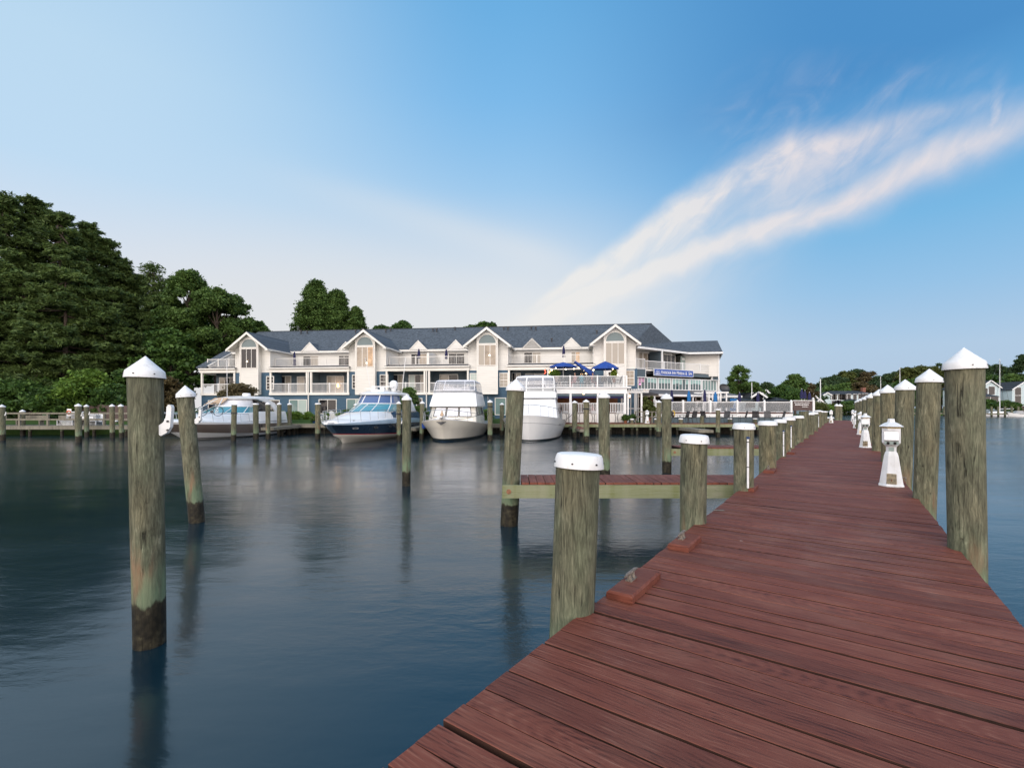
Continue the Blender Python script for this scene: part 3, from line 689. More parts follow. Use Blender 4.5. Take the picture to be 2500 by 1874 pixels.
# ---------------------------------------------------------------- power pedestals, little lighthouses
def pedestal():
    o = thing('power_pedestal', 'nearest white lighthouse-shaped power pedestal beside the second tall piling', 'power pedestal', (0,0,0), 0, 'white power pedestals along the pier')
    s8 = math.pi/8; S = 1/math.cos(s8)
    MB().lathe([(.205*S,0),(.21*S,.02),(.195*S,.045),(.17*S,.20)] + [(.118*S,.54),(.112*S,.56),(.098*S,.60),(.085*S,.62),(.085*S,.72)], 8, sq=s8).build('pedestal_body', 'cap_white', o)
    MB().lathe([(.085*S,.705),(.105*S,.72),(.150*S,.775),(.152*S,.79),(.152*S,1.01),(.150*S,1.035)], 8, sq=s8).build('lantern_housing', 'cap_white', o)
    MB().lathe([(.150*S,1.036),(.155*S,1.04),(.155*S,1.062)], 8, sq=s8).build('lens_band', 'yellow_trim', o)
    MB().lathe([(.195*S,1.062),(.198*S,1.070),(.12*S,1.12),(.062*S,1.145),(.058*S,1.165),(.056*S,1.195),(.045*S,1.203)], 8, sq=s8).build('pedestal_roof', 'cap_white', o)
    # sloping socket cover with two sockets under it
    m = MB(); m.prism([(-.115,-.150,.985),(-.115,-.200,.83),(-.115,-.150,.80)], (.23,0,0)); cv = m.build('socket_cover', 'white_gloss', o)
    m = MB(); m.box(-.115,.115,-.168,-.145,.752,.800); sp = m.build('socket_panel', 'green_grey', o)
    for sx in (-.055,.055): MB().tube([(sx,-.168,.775),(sx,-.178,.772)], .026, 10).build('socket', 'black', sp)
    MB().box(-.122,.122,-.158,-.150,.985,.990).build('hinge', 'grey_metal', cv)
    MB().box(-.045,.045,-.094,-.086,.63,.70).build('meter_window', 'green_grey', o)
    m = MB(); m.poly([(-.085,-.2005,.055),(.085,-.2005,.055),(.078,-.176,.235),(-.078,-.176,.235)]).prism([(-.085,-.2005,.055),(.085,-.2005,.055),(.078,-.176,.235),(-.078,-.176,.235)], (0,.012,.002)); pn = m.build('hatch', 'beige_panel', o)
    MB().tube([(0,-.19,.13),(0,-.208,.13)], .012, 8).tube([(0,-.205,.13),(0,-.212,.10)], .008, 6).build('tap', 'rust', pn)
    MB().tube([(.185,.05,.16),(.235,.05,.16),(.235,.05,.10)], .014, 8).build('spigot', 'corroded', o)
    return o
pd = pedestal()
yaw = R(-37)
spots = [(2196,1190),(2122,1093,),(2108,1061),(2094.5,1044.5),(2090,1034.5),(2085.5,1029)]
labs = [None,'second white pedestal from the front, beige hatch low on its base','third white pedestal from the front, with a rusty patch under its sockets','fourth white pedestal from the front, half hidden in the row','fifth white pedestal from the front in the far row','farthest white pedestal on the right edge of the pier']
for k, s_ in enumerate(spots):
    q = G(s_[0], s_[1], DECK); q.y += .18; r_ = DN.dot(q-DO); q -= DN*max(0, r_-(DW-.19))
    o = pd if k == 0 else dup(pd, label=labs[k]); o.scale = (.86,.86,1.0); o.location = (q.x, q.y, DECK); o.rotation_euler = (0,0,yaw)
q = G(2029, 1032, DECK); dup(pd, (q.x, q.y, DECK), yaw, 'small white pedestal on the left side at the far end of the pier')
# ================================================================== the hotel
glass('pane_beige', (.36,.32,.27), .08, .97); glass('pane_teal', (.17,.25,.24), .08, .97); glass('pane_pale', (.42,.50,.47), .10, .97)
plain('pane_warm', (.50,.33,.20), .12, 0, .3, 1.6, emit=.30); plain('pane_warm_soft', (.34,.28,.22), .10, 0, .2, 1.2, emit=.12)
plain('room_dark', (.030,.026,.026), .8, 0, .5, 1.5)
KF = -.12; Y0 = 47.5; NF = math.hypot(1, KF); AX = (1/NF, KF/NF); BX = (-KF/NF, 1/NF); HRZ = math.atan(KF)
hotel = thing('hotel', 'long three-storey hotel, white gables over blue siding under a dark blue-grey roof', 'hotel', (0, Y0, 0), HRZ)
def FS(x, t=0):
    u_ = (x-1250)/F; return (u_*(Y0+t*BX[1])-t*BX[0])/(AX[0]-u_*AX[1])
def FZ(x, y, t=0):
    s = FS(x, t); Y = Y0+s*AX[1]+t*BX[1]; return EYE+(HY-y)/F*Y
HM = Matrix.Translation((0, Y0, 0)) @ Matrix.Rotation(HRZ, 4, 'Z'); HI = HM.inverted()
Z1 = lambda x, y=0: (450+x/4.424, 760+y/4.424); Z2 = lambda x, y=0: (850+x/4.424, 760+y/4.424); Z3 = lambda x, y=0: (1250+x/4.022, 760+y/4.022)
ZF1, ZF2, ZF3 = .95, 3.85, 6.68      # floors
GX = [FS(617), FS(897), FS(1192), FS(1500)]
SL = FS(491.8); SR = FS(1556)
SLOPE = .531; EZ = 8.70; ET = 3.6; RT = 10.0; RZ = EZ+SLOPE*(RT-ET)
def part(mb, name, mat, par=None, smooth=False): return mb.build(name, mat, par or hotel, smooth)
def window(s0, s1, z0, z1, t, pane='window_pane_dark', kind='window', panes=2, muntin=False, fr=.07, frame='trim', M=None, par=None, panes_m=None, proud=.05):
    """frame mesh with each pane a child"""
    m = MB(); m.M = M
    m.box(s0-fr, s1+fr, t-proud, t+.02, z1, z1+fr); m.box(s0-fr, s1+fr, t-proud, t+.02, z0-fr, z0)
    m.box(s0-fr, s0, t-proud, t+.02, z0, z1); m.box(s1, s1+fr, t-proud, t+.02, z0, z1)
    w = (s1-s0)/panes
    for k in range(1, panes): m.box(s0+w*k-.025, s0+w*k+.025, t-proud+.01, t+.01, z0, z1)
    if muntin: m.box(s0, s1, t-proud+.012, t+.01, (z0+z1)/2-.03, (z0+z1)/2+.03)
    if muntin:
        for q in (.25,.75): m.box(s0, s1, t-proud+.02, t+.005, z0+(z1-z0)*q-.012, z0+(z1-z0)*q+.012)
        m.box((s0+s1)/2-.012, (s0+s1)/2+.012, t-proud+.02, t+.005, z0, z1)
    f = m.build(kind, frame, par or hotel)
    for k in range(panes):
        m = MB(); m.M = M; a, b = s0+w*k+(.026 if k else 0), s0+w*(k+1)-(.026 if k < panes-1 else 0)
        m.box(a, b, t-.022, t-.016, z0, z1); pm = (panes_m[k] if panes_m else pane); m.build('pane', pm, f)
    return f
# ---- walls
m = MB(); m.box(SL, SR, 0, 20, .7, ZF2-.20); part(m, 'lower_wall', 'siding_blue')
edges = [(SL, SL)] + [(g-2.08, g+2.12) for g in GX]
for g in GX: m = MB(); m.box(g-2.08, (g+2.12 if g != GX[3] else SR), 0, 2.0, ZF2-.201, 6.16); part(m, 'middle_wall', 'siding_blue')
m = MB(); m.box(SL+.15, SR, 2.0, 20, ZF2-.202, 6.3); part(m, 'balcony_back_wall', 'siding_slate')
m = MB(); m.box(SL+1.0, SR, 4.0, 20, 6.3, EZ); m.prism([(SL+1.0,4.0,EZ),(SL+1.0,16.0,EZ),(SL+1.0,RT,RZ-.15)], (.2,0,0)); part(m, 'upper_wall', 'siding_white')
m = MB(); m.prism([(SL,-.05,6.0),(SL,20,6.0),(SL,20,6.6),(SL,RT,RZ-.2),(SL,-.05,6.62)], (.16,0,0)); part(m, 'end_wall', 'siding_white')
m = MB(); m.prism([(SL+.85,-.0,6.7),(SL+.85,4.0,6.7),(SL+.85,4.0,8.76),(SL+.85,-.0,6.78)], (.12,0,0)); part(m, 'cheek_wall', 'siding_white')
m = MB(); m.bar((SL+.84,-.1,6.84),(SL+.84,3.9,8.92), .16, .12); part(m, 'rake_trim', 'trim')
# ---- main roof
RS = FS(1591, RT)
m = MB(); th = .14
def slab(m, pts, th=.14): m.prism(pts, (0,0,-th))
slab(m, [(SL-.35, ET, EZ+.16), (SR+.3, ET, EZ+.16), (RS, RT, RZ+.16), (SL-.35, RT, RZ+.16)])
slab(m, [(SL-.35, -.35, EZ+.16-SLOPE*(ET+.35)), (SL+.84, -.35, EZ+.16-SLOPE*(ET+.35)), (SL+.84, ET-.001, EZ+.158), (SL-.35, ET-.001, EZ+.158)])
slab(m, [(SL-.35, RT+.001, RZ+.16), (RS, RT+.001, RZ+.16), (RS, 20.4, RZ+.16-SLOPE*10.4), (SL-.35, 20.4, RZ+.16-SLOPE*10.4)])
part(m, 'roof', 'roof_blue')
m = MB(); m.tube([(SL-.35, RT, RZ+.17), (RS, RT, RZ+.17)], .07, 6); part(m, 'ridge_cap', 'roof_far')
for a, b in ((GX[0]+2.4, GX[1]-2.4), (GX[1]+2.4, GX[2]-2.4), (GX[2]+2.4, GX[3]-2.4), (SL+1, GX[0]-2.4)):
    m = MB(); m.box(a-.4, b+.4, ET-.12, ET+.02, EZ-.10, EZ+.10); m.box(a-.4, b+.4, ET+.021, 4.0, EZ-.10, EZ-.06); part(m, 'gutter', 'trim')
# vents on the roof
for x, y in ((735,816),(750,815),(868,813),(886,810),(942,812),(954,809),(1057,809),(1066,811),(1111,807),(1230,806),(1240,807),(1297,805),(1308,807),(1347,835),(1457,815)):
    Y_ = None
    for k in range(60):
        t = ET+.2+k*.105; 
        if FZ(x, y, t) <= EZ+.16+SLOPE*(t-ET): break
    s = FS(x, t); z = EZ+.16+SLOPE*(t-ET)
    m = MB(); m.tube([(s,t,z-.1),(s,t,z+.33)], .07, 8).box(s-.13, s+.13, t-.13, t+.13, z+.30, z+.40); part(m, 'roof_vent', 'dark_metal')
# ---- gables
def gable(g, lit, right_wall=True, seed=0):
    wz = 6.18
    m = MB(); m.prism([(g-2.0,.02,wz),(g+2.0,.02,wz),(g+2.0,.02,8.72),(g,.02,10.22),(g-2.0,.02,8.72)], (0,3.98,0)); w = part(m, 'gable_wall', 'siding_white')
    m = MB(); m.prism([(g-1.0,-.58,3.72),(g+1.0,-.58,3.72),(g+1.0,-.58,9.42),(g,-.58,10.17),(g-1.0,-.58,9.42)], (0,.595,0)); b = part(m, 'bay', 'siding_white')
    m = MB()
    for sx in (-1.0,1.0): m.box(g+sx-.05+(.03 if sx > 0 else -.03), g+sx+.05+(.03 if sx > 0 else -.03), -.62, -.50, 3.70, 9.40)
    m.box(g-1.05, g+1.05, -.615, -.5, 3.66, 3.76); m.box(g-2.05, g-1.98, -.02, .06, wz, 8.7); m.box(g+1.98, g+2.05, -.02, .06, wz, 8.7)
    m.box(g-2.02, g-1.001, -.015, .018, 6.12, 6.20); m.box(g+1.001, g+2.02, -.015, .018, 6.12, 6.20)
    m.build('corner_board', 'trim', b)
    # roof: two slabs with a white bargeboard
    k = (10.42-8.56)/2.42
    m = MB()
    for sg in (-1, 1):
        m.prism([(g, -.98, 10.44), (g+sg*2.44, -.98, 10.44-k*2.44), (g+sg*2.44, -.98, 10.36-k*2.44), (g, -.98, 10.36)][::sg], (0, 7.7, 0))
    m.build('gable_roof', 'roof_blue', hotel)
    m = MB()
    for sg in (-1, 1):
        m.prism([(g, -1.03, 10.40), (g+sg*2.42, -1.03, 10.40-k*2.42), (g+sg*2.42, -1.03, 10.16-k*2.42), (g, -1.03, 10.13)][::sg], (0, .05, 0))
        m.prism([(g+sg*.02, -.975, 10.355-k*.02), (g+sg*2.40, -.975, 10.355-k*2.40), (g+sg*2.40, -.975, 10.30-k*2.40), (g+sg*.02, -.975, 10.30-k*.02)][::sg], (0, 4.5, 0))
        m.box(*sorted((g+sg*2.36, g+sg*2.46)), -.95, 3.6, 8.44, 8.56)
        m.box(*sorted((g+sg*2.02, g+sg*2.42)), -.96, -.15, 8.36, 8.44)
    m.build('bargeboard', 'trim', b)
    # windows of the bay
    a0 = .87; t = -.585
    win = window(g-a0, g+a0, 6.60, 8.60, t, panes=3, fr=.06, panes_m=lit, frame='trim')
    n = 18; pts = [(g+a0*math.cos(math.pi*q/n), t-.02, 8.80+a0*math.sin(math.pi*q/n)) for q in range(n+1)]
    m = MB(); ro = [(g+(a0+.08)*math.cos(math.pi*q/n), t-.04, 8.80+(a0+.08)*math.sin(math.pi*q/n)) for q in range(n+1)]
    ri = [(g+a0*math.cos(math.pi*q/n), t-.04, 8.80+a0*math.sin(math.pi*q/n)) for q in range(n+1)]
    ro2 = [(x, y+.05, z) for x, y, z in ro]; m.loft([ri, ro, ro2]); m.box(g-a0-.08, g+a0+.08, t-.045, t, 8.70, 8.80)
    f = m.build('arched_window', 'trim', hotel); m = MB(); m.poly(pts[::-1]); m.build('pane', 'arch_glass', f)
gable(GX[0], ['window_pane_dark','window_pane_dark','window_pane_dark'])
gable(GX[1], ['pane_warm_soft','pane_warm_soft','pane_warm'])
gable(GX[2], ['pane_beige','pane_warm_soft','pane_warm_soft'])
gable(GX[3], ['pane_beige','pane_beige','pane_beige'])
for x, y, r in ((603.5,882,.07),(895,886,.07),(1195,867,.07)):
    s = FS(x, -.62); m = MB(); z = FZ(x, y, -.62); m.lathe([(.01,z-r),(r,z),(.01,z+r)], 8, c=(s,-.63)); part(m, 'window_lamp', 'bulb')
# ---- dormer triangles
for (zf, x) in ((Z1,1355),(Z1,1745),(Z2,757),(Z2,1162),(Z2,1987),(Z3,195),(Z3,583)):
    s = FS(zf(x)[0], ET-.1)
    m = MB(); m.prism([(s-.98, ET-.12, EZ+.02),(s+.98, ET-.12, EZ+.02),(s, ET-.12, EZ+1.02)], (0,.3,0)); dm = part(m, 'dormer', 'siding_white')
    m = MB(); 
    for sg in (-1, 1): m.prism([(s, ET-.17, EZ+1.14),(s+sg*1.10, ET-.17, EZ+.04),(s+sg*1.02, ET-.17, EZ+.0),(s, ET-.17, EZ+1.02)][::sg], (0,.10,0))
    m.build('trim', 'trim', dm)
    m = MB()
    for sg in (-1, 1): m.prism([(s, ET-.069, EZ+1.13),(s+sg*1.09, ET-.069, EZ+.05),(s+sg*1.09, ET-.069, EZ+.02),(s, ET-.069, EZ+1.09)][::sg], (0,2.0,0))
    m.build('dormer_roof', 'roof_blue', dm)
# ---- railings
def railing(p0, p1, z0, z1, par, n=None, bal=.13, posts=(), mat='trim_white', M=None, name='railing', thick=.035):
    """picket railing between two points (x, y), from z0 to z1"""
    p0 = Vector(p0); p1 = Vector(p1); L = (p1-p0).length; d_ = (p1-p0)/L; m = MB(); m.M = M
    a3 = lambda q, z: (q.x, q.y, z)
    m.bar(a3(p0, z1-.03), a3(p1, z1-.03), .05, .06); m.bar(a3(p0, z0+.08), a3(p1, z0+.08), .04, .04)
    k = int(L/bal)
    for i in range(1, k):
        q = p0+d_*(L*i/k); m.bar(a3(q, z0+.10), a3(q, z1-.06), thick, thick)
    for f in (0, 1)+tuple(posts): q = p0+d_*(L*f); m.bar(a3(q, z0), a3(q, z1+.05), .09, .09)
    return m.build(name, mat, par)
secs = [(SL+.1, GX[0]-2.08), (GX[0]+2.12, GX[1]-2.08), (GX[1]+2.12, GX[2]-2.08), (GX[2]+2.12, GX[3]-2.08)]
for i, (a, b) in enumerate(secs):
    mid = (a+b)/2
    # balcony slab, columns, railing of the middle floor
    m = MB(); m.box(a-.12, b+.12, -.16, 2.0, ZF2-.19, ZF2+.06); part(m, 'balcony_floor', 'trim')
    cols = [a+.02, b-.02]+([mid-.24, mid+.24] if i else []); cols = [a+.02, b-.02] if i == 0 else cols
    for c in cols: m = MB(); m.box(c-.09, c+.09, -.13, .05, ZF2+.06, 6.12); part(m, 'column', 'trim')
    if i:
        m = MB(); m.box(mid-.06, mid+.06, .06, 2.0, ZF2+.06, 6.2); part(m, 'divider_wall', 'siding_slate')
        m = MB(); m.tube([(mid, -.2, 1.0), (mid, -.2, 6.1)], .06, 6); part(m, 'downspout', 'trim')
    for (p, q) in (((a+.1, mid-.3), (mid+.3, b-.1)) if i else ((a+.1, b-.1),)):
        railing((p, -.03), (q, -.03), ZF2+.08, ZF2+1.06, hotel, posts=(.5,), thick=.026)
    # beam, ceiling, skirt roof and top-floor terrace
    m = MB(); m.box(a-.14, b+.14, -.18, .10, 6.12, 6.44); m.box(a-.14, b+.14, .101, 2.0, 6.2, 6.29); part(m, 'balcony_beam', 'trim')
    m = MB(); m.box(a-.14, b+.14, -.05, 4.0, 6.44, 6.50); part(m, 'painted_shadow_strip', 'black')  # black strip put in as the shadow line below the skirt roof
    m = MB(); m.box(a-.2, b+.2, -.36, -.24, 6.47, 6.60); m.box(a-.18, b+.18, -.24, .6, 6.501, 6.545); part(m, 'terrace_gutter', 'trim')
    m = MB(); m.prism([(a-.2,-.30,6.61),(a-.2,.72,6.86),(a-.2,.72,6.55),(a-.2,-.30,6.55)], (b-a+.4,0,0)); part(m, 'skirt_roof', 'roof_grey')
    m = MB(); m.box(a-.14, b+.14, .721, 4.0, 6.55, 6.70); part(m, 'terrace_floor', 'grey_plastic')
    railing((a, .80), (b, .80), 6.80, 7.72, hotel, posts=(.33,.66), mat='trim', thick=.018, bal=.15)
s = FS(Z2(868)[0], 1.0); m = MB(); m.prism([(s-.06,.9,6.7),(s-.06,4.0,6.7),(s-.06,4.0,8.3),(s-.06,2.4,8.25),(s-.06,1.2,8.05),(s-.06,.9,7.9)], (.12,0,0)); part(m, 'privacy_wall', 'siding_white')
m = MB(); m.box(s-.11, s+.11, .80, .92, 6.7, 8.1); part(m, 'corner_board', 'trim')
# ---- window and door openings, measured
D, B, T_, PL, WM, WS = 'window_pane_dark', 'pane_beige', 'pane_teal', 'pane_pale', 'pane_warm', 'pane_warm_soft'
op = [(Z1,265,345,965,1050,0,'window',1,[D]),(Z1,855,1025,962,1085,0,'window',2,[D,D]),(Z1,1140,1320,957,1108,0,'sliding_door',2,[T_,PL]),(Z1,1460,1640,955,1100,0,'sliding_door',2,[D,D]),(Z1,1760,1945,950,1100,0,'sliding_door',2,[T_,PL]),
 (Z2,1592,1700,938,1112,0,'sliding_door',1,[T_]),(Z2,1395,1448,940,1065,0,'window',1,[D]),(Z2,745,795,942,1060,0,'window',1,[D]),
 (Z1,603,646,708,790,0,'sash_window',1,[D]),(Z1,893,963,706,838,0,'sash_window',1,[D]),(Z1,1820,1873,690,828,0,'sash_window',1,[D]),(Z1,2120,2197,688,828,0,'sash_window',1,[D]),
 (Z2,1322,1400,673,800,0,'sash_window',1,[PL]),(Z2,1642,1720,670,810,0,'sash_window',1,[B]),(Z3,1120,1195,583,722,0,'sash_window',1,[WS]),
 (Z1,385,550,718,868,2,'sliding_door',3,[B,D,D]),(Z1,1033,1150,703,872,2,'french_door',2,[D,B]),(Z1,1225,1372,708,868,2,'sliding_door',2,[B,D]),(Z1,1548,1720,703,872,2,'sliding_door',2,[B,WS]),
 (Z2,488,590,687,860,2,'french_door',2,[D,B]),(Z2,662,846,690,860,2,'sliding_door',3,[PL,D,B]),(Z2,993,1183,684,860,2,'sliding_door',2,[B,D]),(Z2,1773,1858,668,850,2,'french_door',2,[D,B]),(Z2,1922,2112,676,850,2,'sliding_door',2,[D,B]),
 (Z1,546,572,503,600,4,'top_door',1,[D]),(Z1,1288,1448,488,600,4,'top_door',2,[D,B]),(Z1,1672,1782,481,600,4,'top_door',2,[D,D]),(Z2,684,848,463,580,4,'top_door',2,[D,WS]),(Z2,1088,1253,458,580,4,'top_door',2,[D,D]),(Z2,1902,2078,446,566,4,'top_door',2,[D,B]),
 (Z3,585,665,400,508,4,'top_door',2,[B,WM])]
for zf, x0, x1, y0, y1, t, kind, n, pm in op:
    xa, ya = zf(x0, y0); xb, yb = zf(x1, y1); s0, s1 = FS(xa, t), FS(xb, t); zt, zb = FZ((xa+xb)/2, ya, t), FZ((xa+xb)/2, yb, t)
    zb = {4: max(zb, 6.72), 2: max(ZF2+.10, zb if kind == 'sash_window' else 0), 0: max(zb, 1.1)}[t]
    window(s0, s1, zb, zt, t-.004, kind=kind, panes=n, panes_m=pm, muntin=kind == 'sash_window', frame='trim')
# small wall lamp seen through the balcony door
s = FS(Z1(1660)[0], 1.9); m = MB(); m.lathe([(.02,4.55),(.12,4.6),(.07,5.0),(.02,5.02)], 10, c=(s,1.88)); part(m, 'balcony_lamp', 'lampglow')
# ---- angled right wing, in its own frame
WA = math.atan2(6.3, 11.2); WM_ = HI @ Matrix.Translation((13.4, 50.0, 0)) @ Matrix.Rotation(WA, 4, 'Z')
def wl(x, t=0):
    """pixel column -> distance along the wing for a plane t behind its front"""
    c, s_ = math.cos(WA), math.sin(WA); u_ = (x-1250)/F
    return (u_*(50+t*c)-13.4+t*s_)/(c-u_*s_)
def wz(x, y, t=0): s_ = wl(x, t); return EYE+(HY-y)/F*(50+s_*math.sin(WA)+t*math.cos(WA))
def wmb(): m = MB(); m.M = WM_; return m
WL = wl(1750)
m = wmb(); m.box(-.2, WL, 3.2, 11, .8, 6.6); part(m, 'wing_lower_wall', 'beige_wall')
m = wmb(); m.box(-.6, wl(1673), 1.9, 10, 6.5, 8.72); part(m, 'wing_upper_wall', 'siding_white')
# wall turned back towards the water at the right end
hw = lambda X, Y, Z: tuple(HI @ Vector((X, Y, Z)))
m = MB(); m.prism([hw(20.55,56.4,6.0), hw(24.4,55.3,6.0), hw(27.6,63,6.0), hw(21,66,6.0)], (0,0,2.72)); part(m, 'end_block', 'siding_white')
m = MB(); m.prism([hw(24.6,56.6,.9), hw(24.95,56.5,.9), hw(27.6,62,.9), hw(24,64,.9)], (0,0,5.09)); part(m, 'end_block_base', 'siding_white')
m = MB(); m.bar(hw(24.42,55.25,.9), hw(24.42,55.25,8.7), .12); part(m, 'corner_board', 'trim_white')
m = wmb(); m.box(-.45, WL, -.05, 3.2, 6.30, 6.48); part(m, 'wing_balcony_floor', 'trim')
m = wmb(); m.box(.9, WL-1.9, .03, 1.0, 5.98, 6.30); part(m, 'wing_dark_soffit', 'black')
m = wmb(); m.box(.9+3.4, WL-.9, -.02, .028, 5.88, 6.24); part(m, 'wing_blue_band', 'slate_band')
for a, b, mt in ((-.35,.95,'slate_band'),(WL-1.05,WL+.05,'slate_band')):
    m = wmb(); m.box(a, b, -.20, -.06, 5.62, 6.42); part(m, 'blue_panel', mt)
    m = wmb(); m.box(a-.07, b+.07, -.24, -.05, 6.421, 6.50); m.box(a-.07, b+.07, -.24, -.05, 5.54, 5.619); m.box(a-.07, a-.001, -.24, -.05, 5.62, 6.42); m.box(b+.001, b+.07, -.24, -.05, 5.62, 6.42); part(m, 'panel_trim', 'trim_white')
# ribbon of windows with green shades
nb = [(1557,1601,3),(1606,1637,0),(1641,1681,0),(1684,1710,0),(1713,1749,0)]
rib = [(1557.5,1603,6),(1607,1637,4),(1641,1681,5),(1684.5,1711,4),(1714,1748.5,5)]
for bi, (xa, xb, n) in enumerate(rib):
    s0, s1 = wl(xa), wl(xb)
    f = wmb(); f.box(s0-.09, s1+.09, -.04, .05, 5.53, 5.62); f.box(s0-.09, s1+.09, -.04, .05, 4.28, 4.37)
    for k in range(n+1): q = s0+(s1-s0)*k/n; w_ = .035 if 0 < k < n else .07; f.box(q-w_, q+w_, -.035, .04, 4.37, 5.53)
    fr = f.build('ribbon_window', 'trim_white', hotel)
    for k in range(n):
        a = s0+(s1-s0)*k/n+.036; b = s0+(s1-s0)*(k+1)/n-.036
        g_ = wmb(); g_.box(a, b, .0, .006, 4.37, 5.53); g_.build('pane', 'green_glass' if bi < 4 else 'pane_teal', fr)
        rg = random.Random(bi*10+k); h = .45+.13*rg.random()
        if bi < 4 and rg.random() < .9:
            g_ = wmb(); g_.box(a, b, -.008, -.002, 5.53-h, 5.53); g_.build('shade', 'shade_pink' if bi == 0 and k < 3 else 'shade_teal', fr)
s0 = wl(1557.5); m = wmb(); m.lathe([(.02,4.75),(.08,4.82),(.02,4.9)], 8, c=(s0+.25,-.06)); part(m, 'pink_lamp', 'pinkglow')
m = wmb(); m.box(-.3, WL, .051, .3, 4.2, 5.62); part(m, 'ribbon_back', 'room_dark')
# upper balcony: railing, posts, doors, eaves
m = wmb(); railing((-.35,-.08),(.95,-.08), 6.50, 7.55, hotel, M=WM_, thick=.022); railing((.95,-.08),(WL-.1,-.08), 6.50, 7.40, hotel, M=WM_, posts=(.25,.5,.75), thick=.020)
sp = wl(1617); m = wmb(); m.box(sp-.07, sp+.07, -.02, .12, 6.48, 8.62); part(m, 'column', 'trim_white')
m = wmb(); m.box(sp-.06, sp+.06, .121, 1.9, 6.48, 8.62); part(m, 'divider_wall', 'siding_slate')
m = wmb(); m.box(-.6, -.45, -.02, .12, .9, 8.6); part(m, 'column', 'trim_white')
for xa, xb, ya, yb, pm in ((1560,1569,861,886,['pane_beige']),(1569,1593,863,898,['pane_warm_soft',D]),(1619,1647,867,898,[D,D,D])):
    a, b = wl(xa, 1.9), wl(xb, 1.9); window(a, b, 6.52, wz((xa+xb)/2, ya, 1.9), 1.896, panes=len(pm), panes_m=pm, kind='top_door', M=WM_)
a, b = wl(1661, 1.9), wl(1674, 1.9); m = wmb(); m.box(a, b-.05, 1.84, 1.895, 6.5, 8.45); dr = part(m, 'balcony_door', 'green_grey')
m = wmb(); m.box(a+.2, b-.25, 1.83, 1.838, 8.0, 8.25); m.build('pane', 'cap_white', dr)
# wing roof
e0 = hw(12.75,49.0,EZ+.12); e1 = hw(20.7,54.9,EZ+.12); e2 = hw(24.5,54.4,EZ+.12); r1 = (RS, RT, RZ+.162); r2 = hw(20.65,60.4,10.8); r3 = hw(26.0,59.2,10.8); e3 = hw(28.2,64,EZ+.1); e4 = hw(22,67,EZ+.1)
r0 = (FS(1500, RT), RT, RZ+.14); q0 = (SR+.3, ET, EZ+.16)
m = MB()
for tri in ((q0, e0, r1), (e0, e1, r2), (e0, r2, r1), (e1, e2, r3, r2), (e2, e3, r3), (r2, r3, e3, e4), (r1, r2, e4, (RS, 20, 7.0))): m.poly(tri)
part(m, 'wing_roof', 'roof_blue')
m = MB(); dn = Vector((0,0,-.13))
for a, b in ((e0, e1), (e1, e2), (e2, e3)): m.bar(Vector(a)+dn, Vector(b)+dn, .10, .20)
part(m, 'wing_gutter', 'trim_white')
m = MB(); m.poly([e0, e1, tuple(HI @ Vector((19.2,57.5,EZ+.05))), tuple(HI @ Vector((12,52,EZ+.05)))]); part(m, 'wing_soffit', 'trim')
# sign of the inn on the balcony front
sign = thing('hotel_sign', 'long blue sign with white lettering and a shell emblem on the right wing', 'sign', (0,0,0))
SM = Matrix.Translation((13.4, 50.0, 0)) @ Matrix.Rotation(WA, 4, 'Z')
sa, sb = wl(1596.5, -.3), wl(1691, -.3); zt, zb = 6.52, 5.84
m = MB(); m.M = SM; m.box(sa, sb, -.36, -.28, zb, zt); m.build('sign_board', 'sign_blue', sign)
m = MB(); m.M = SM; m.box(sa-.05, sb+.05, -.37, -.27, zt+.001, zt+.05); m.box(sa-.05, sb+.05, -.37, -.27, zb-.04, zb-.001); m.box(sa-.05, sa-.001, -.37, -.27, zb, zt); m.box(sb+.001, sb+.05, -.37, -.27, zb, zt); m.build('sign_frame', 'pale_letter', sign)
def text(body, size, mat, par, M, align='LEFT', ext=.01, name='lettering', sx=1.0):
    cu = bpy.data.curves.new(name, 'FONT'); cu.body = body; cu.size = size; cu.extrude = ext; cu.align_x = align
    o = bpy.data.objects.new(name, cu); COL.objects.link(o); bpy.context.view_layer.update()
    me = bpy.data.meshes.new_from_object(o); bpy.data.objects.remove(o); bpy.data.curves.remove(cu)
    me.materials.clear(); me.materials.append(MATS[mat]); o = bpy.data.objects.new(name, me); COL.objects.link(o)
    w = max(v.co.x for v in me.vertices) if me.vertices else 0
    me.transform(M @ Matrix.Rotation(R(90), 4, 'X') @ Matrix.Diagonal((sx,1,1,1))); o.parent = par; return o, w
def caps_line(words, x0, x1, z, big, small, par, base, mat='pale_letter'):
    """small capitals: first letter of each word taller"""
    segs = []
    for w in words: segs += [(w[0], big), (w[1:], small), (' ', small)]
    widths = []
    for b, s_ in segs:
        if not b.strip(): widths.append(s_*.36); continue
        o, w = text(b, s_, mat, None, Matrix()); bpy.data.objects.remove(o); widths.append(w+s_*.07)
    tot = sum(widths); k = (x1-x0)/tot; x = x0
    for (b, s_), w in zip(segs, widths):
        if b.strip(): text(b, s_, mat, par, base @ Matrix.Translation((x, 0, z)), sx=k)
        x += w*k
caps_line(['HARBOUR','INN','MARINA','&&'[:1],'SPA'], sa+1.0, sb-.05, zb+.17, .54, .44, sign, SM @ Matrix.Translation((0,-.372,0)))
m = MB(); m.M = SM
cx, cz = sa+.52, zb+.17
for k in range(5):
    a = math.pi*(.12+.19*k); m.prism([(cx,-.375,cz),(cx+.36*math.cos(a-.075),-.375,cz+.36*math.sin(a-.075)),(cx+.40*math.cos(a),-.375,cz+.40*math.sin(a)),(cx+.36*math.cos(a+.075),-.375,cz+.36*math.sin(a+.075))], (0,.02,0))
m.box(cx-.40, cx+.40, -.375, -.365, cz-.08, cz-.02); m.build('shell_emblem', 'pale_letter', sign)
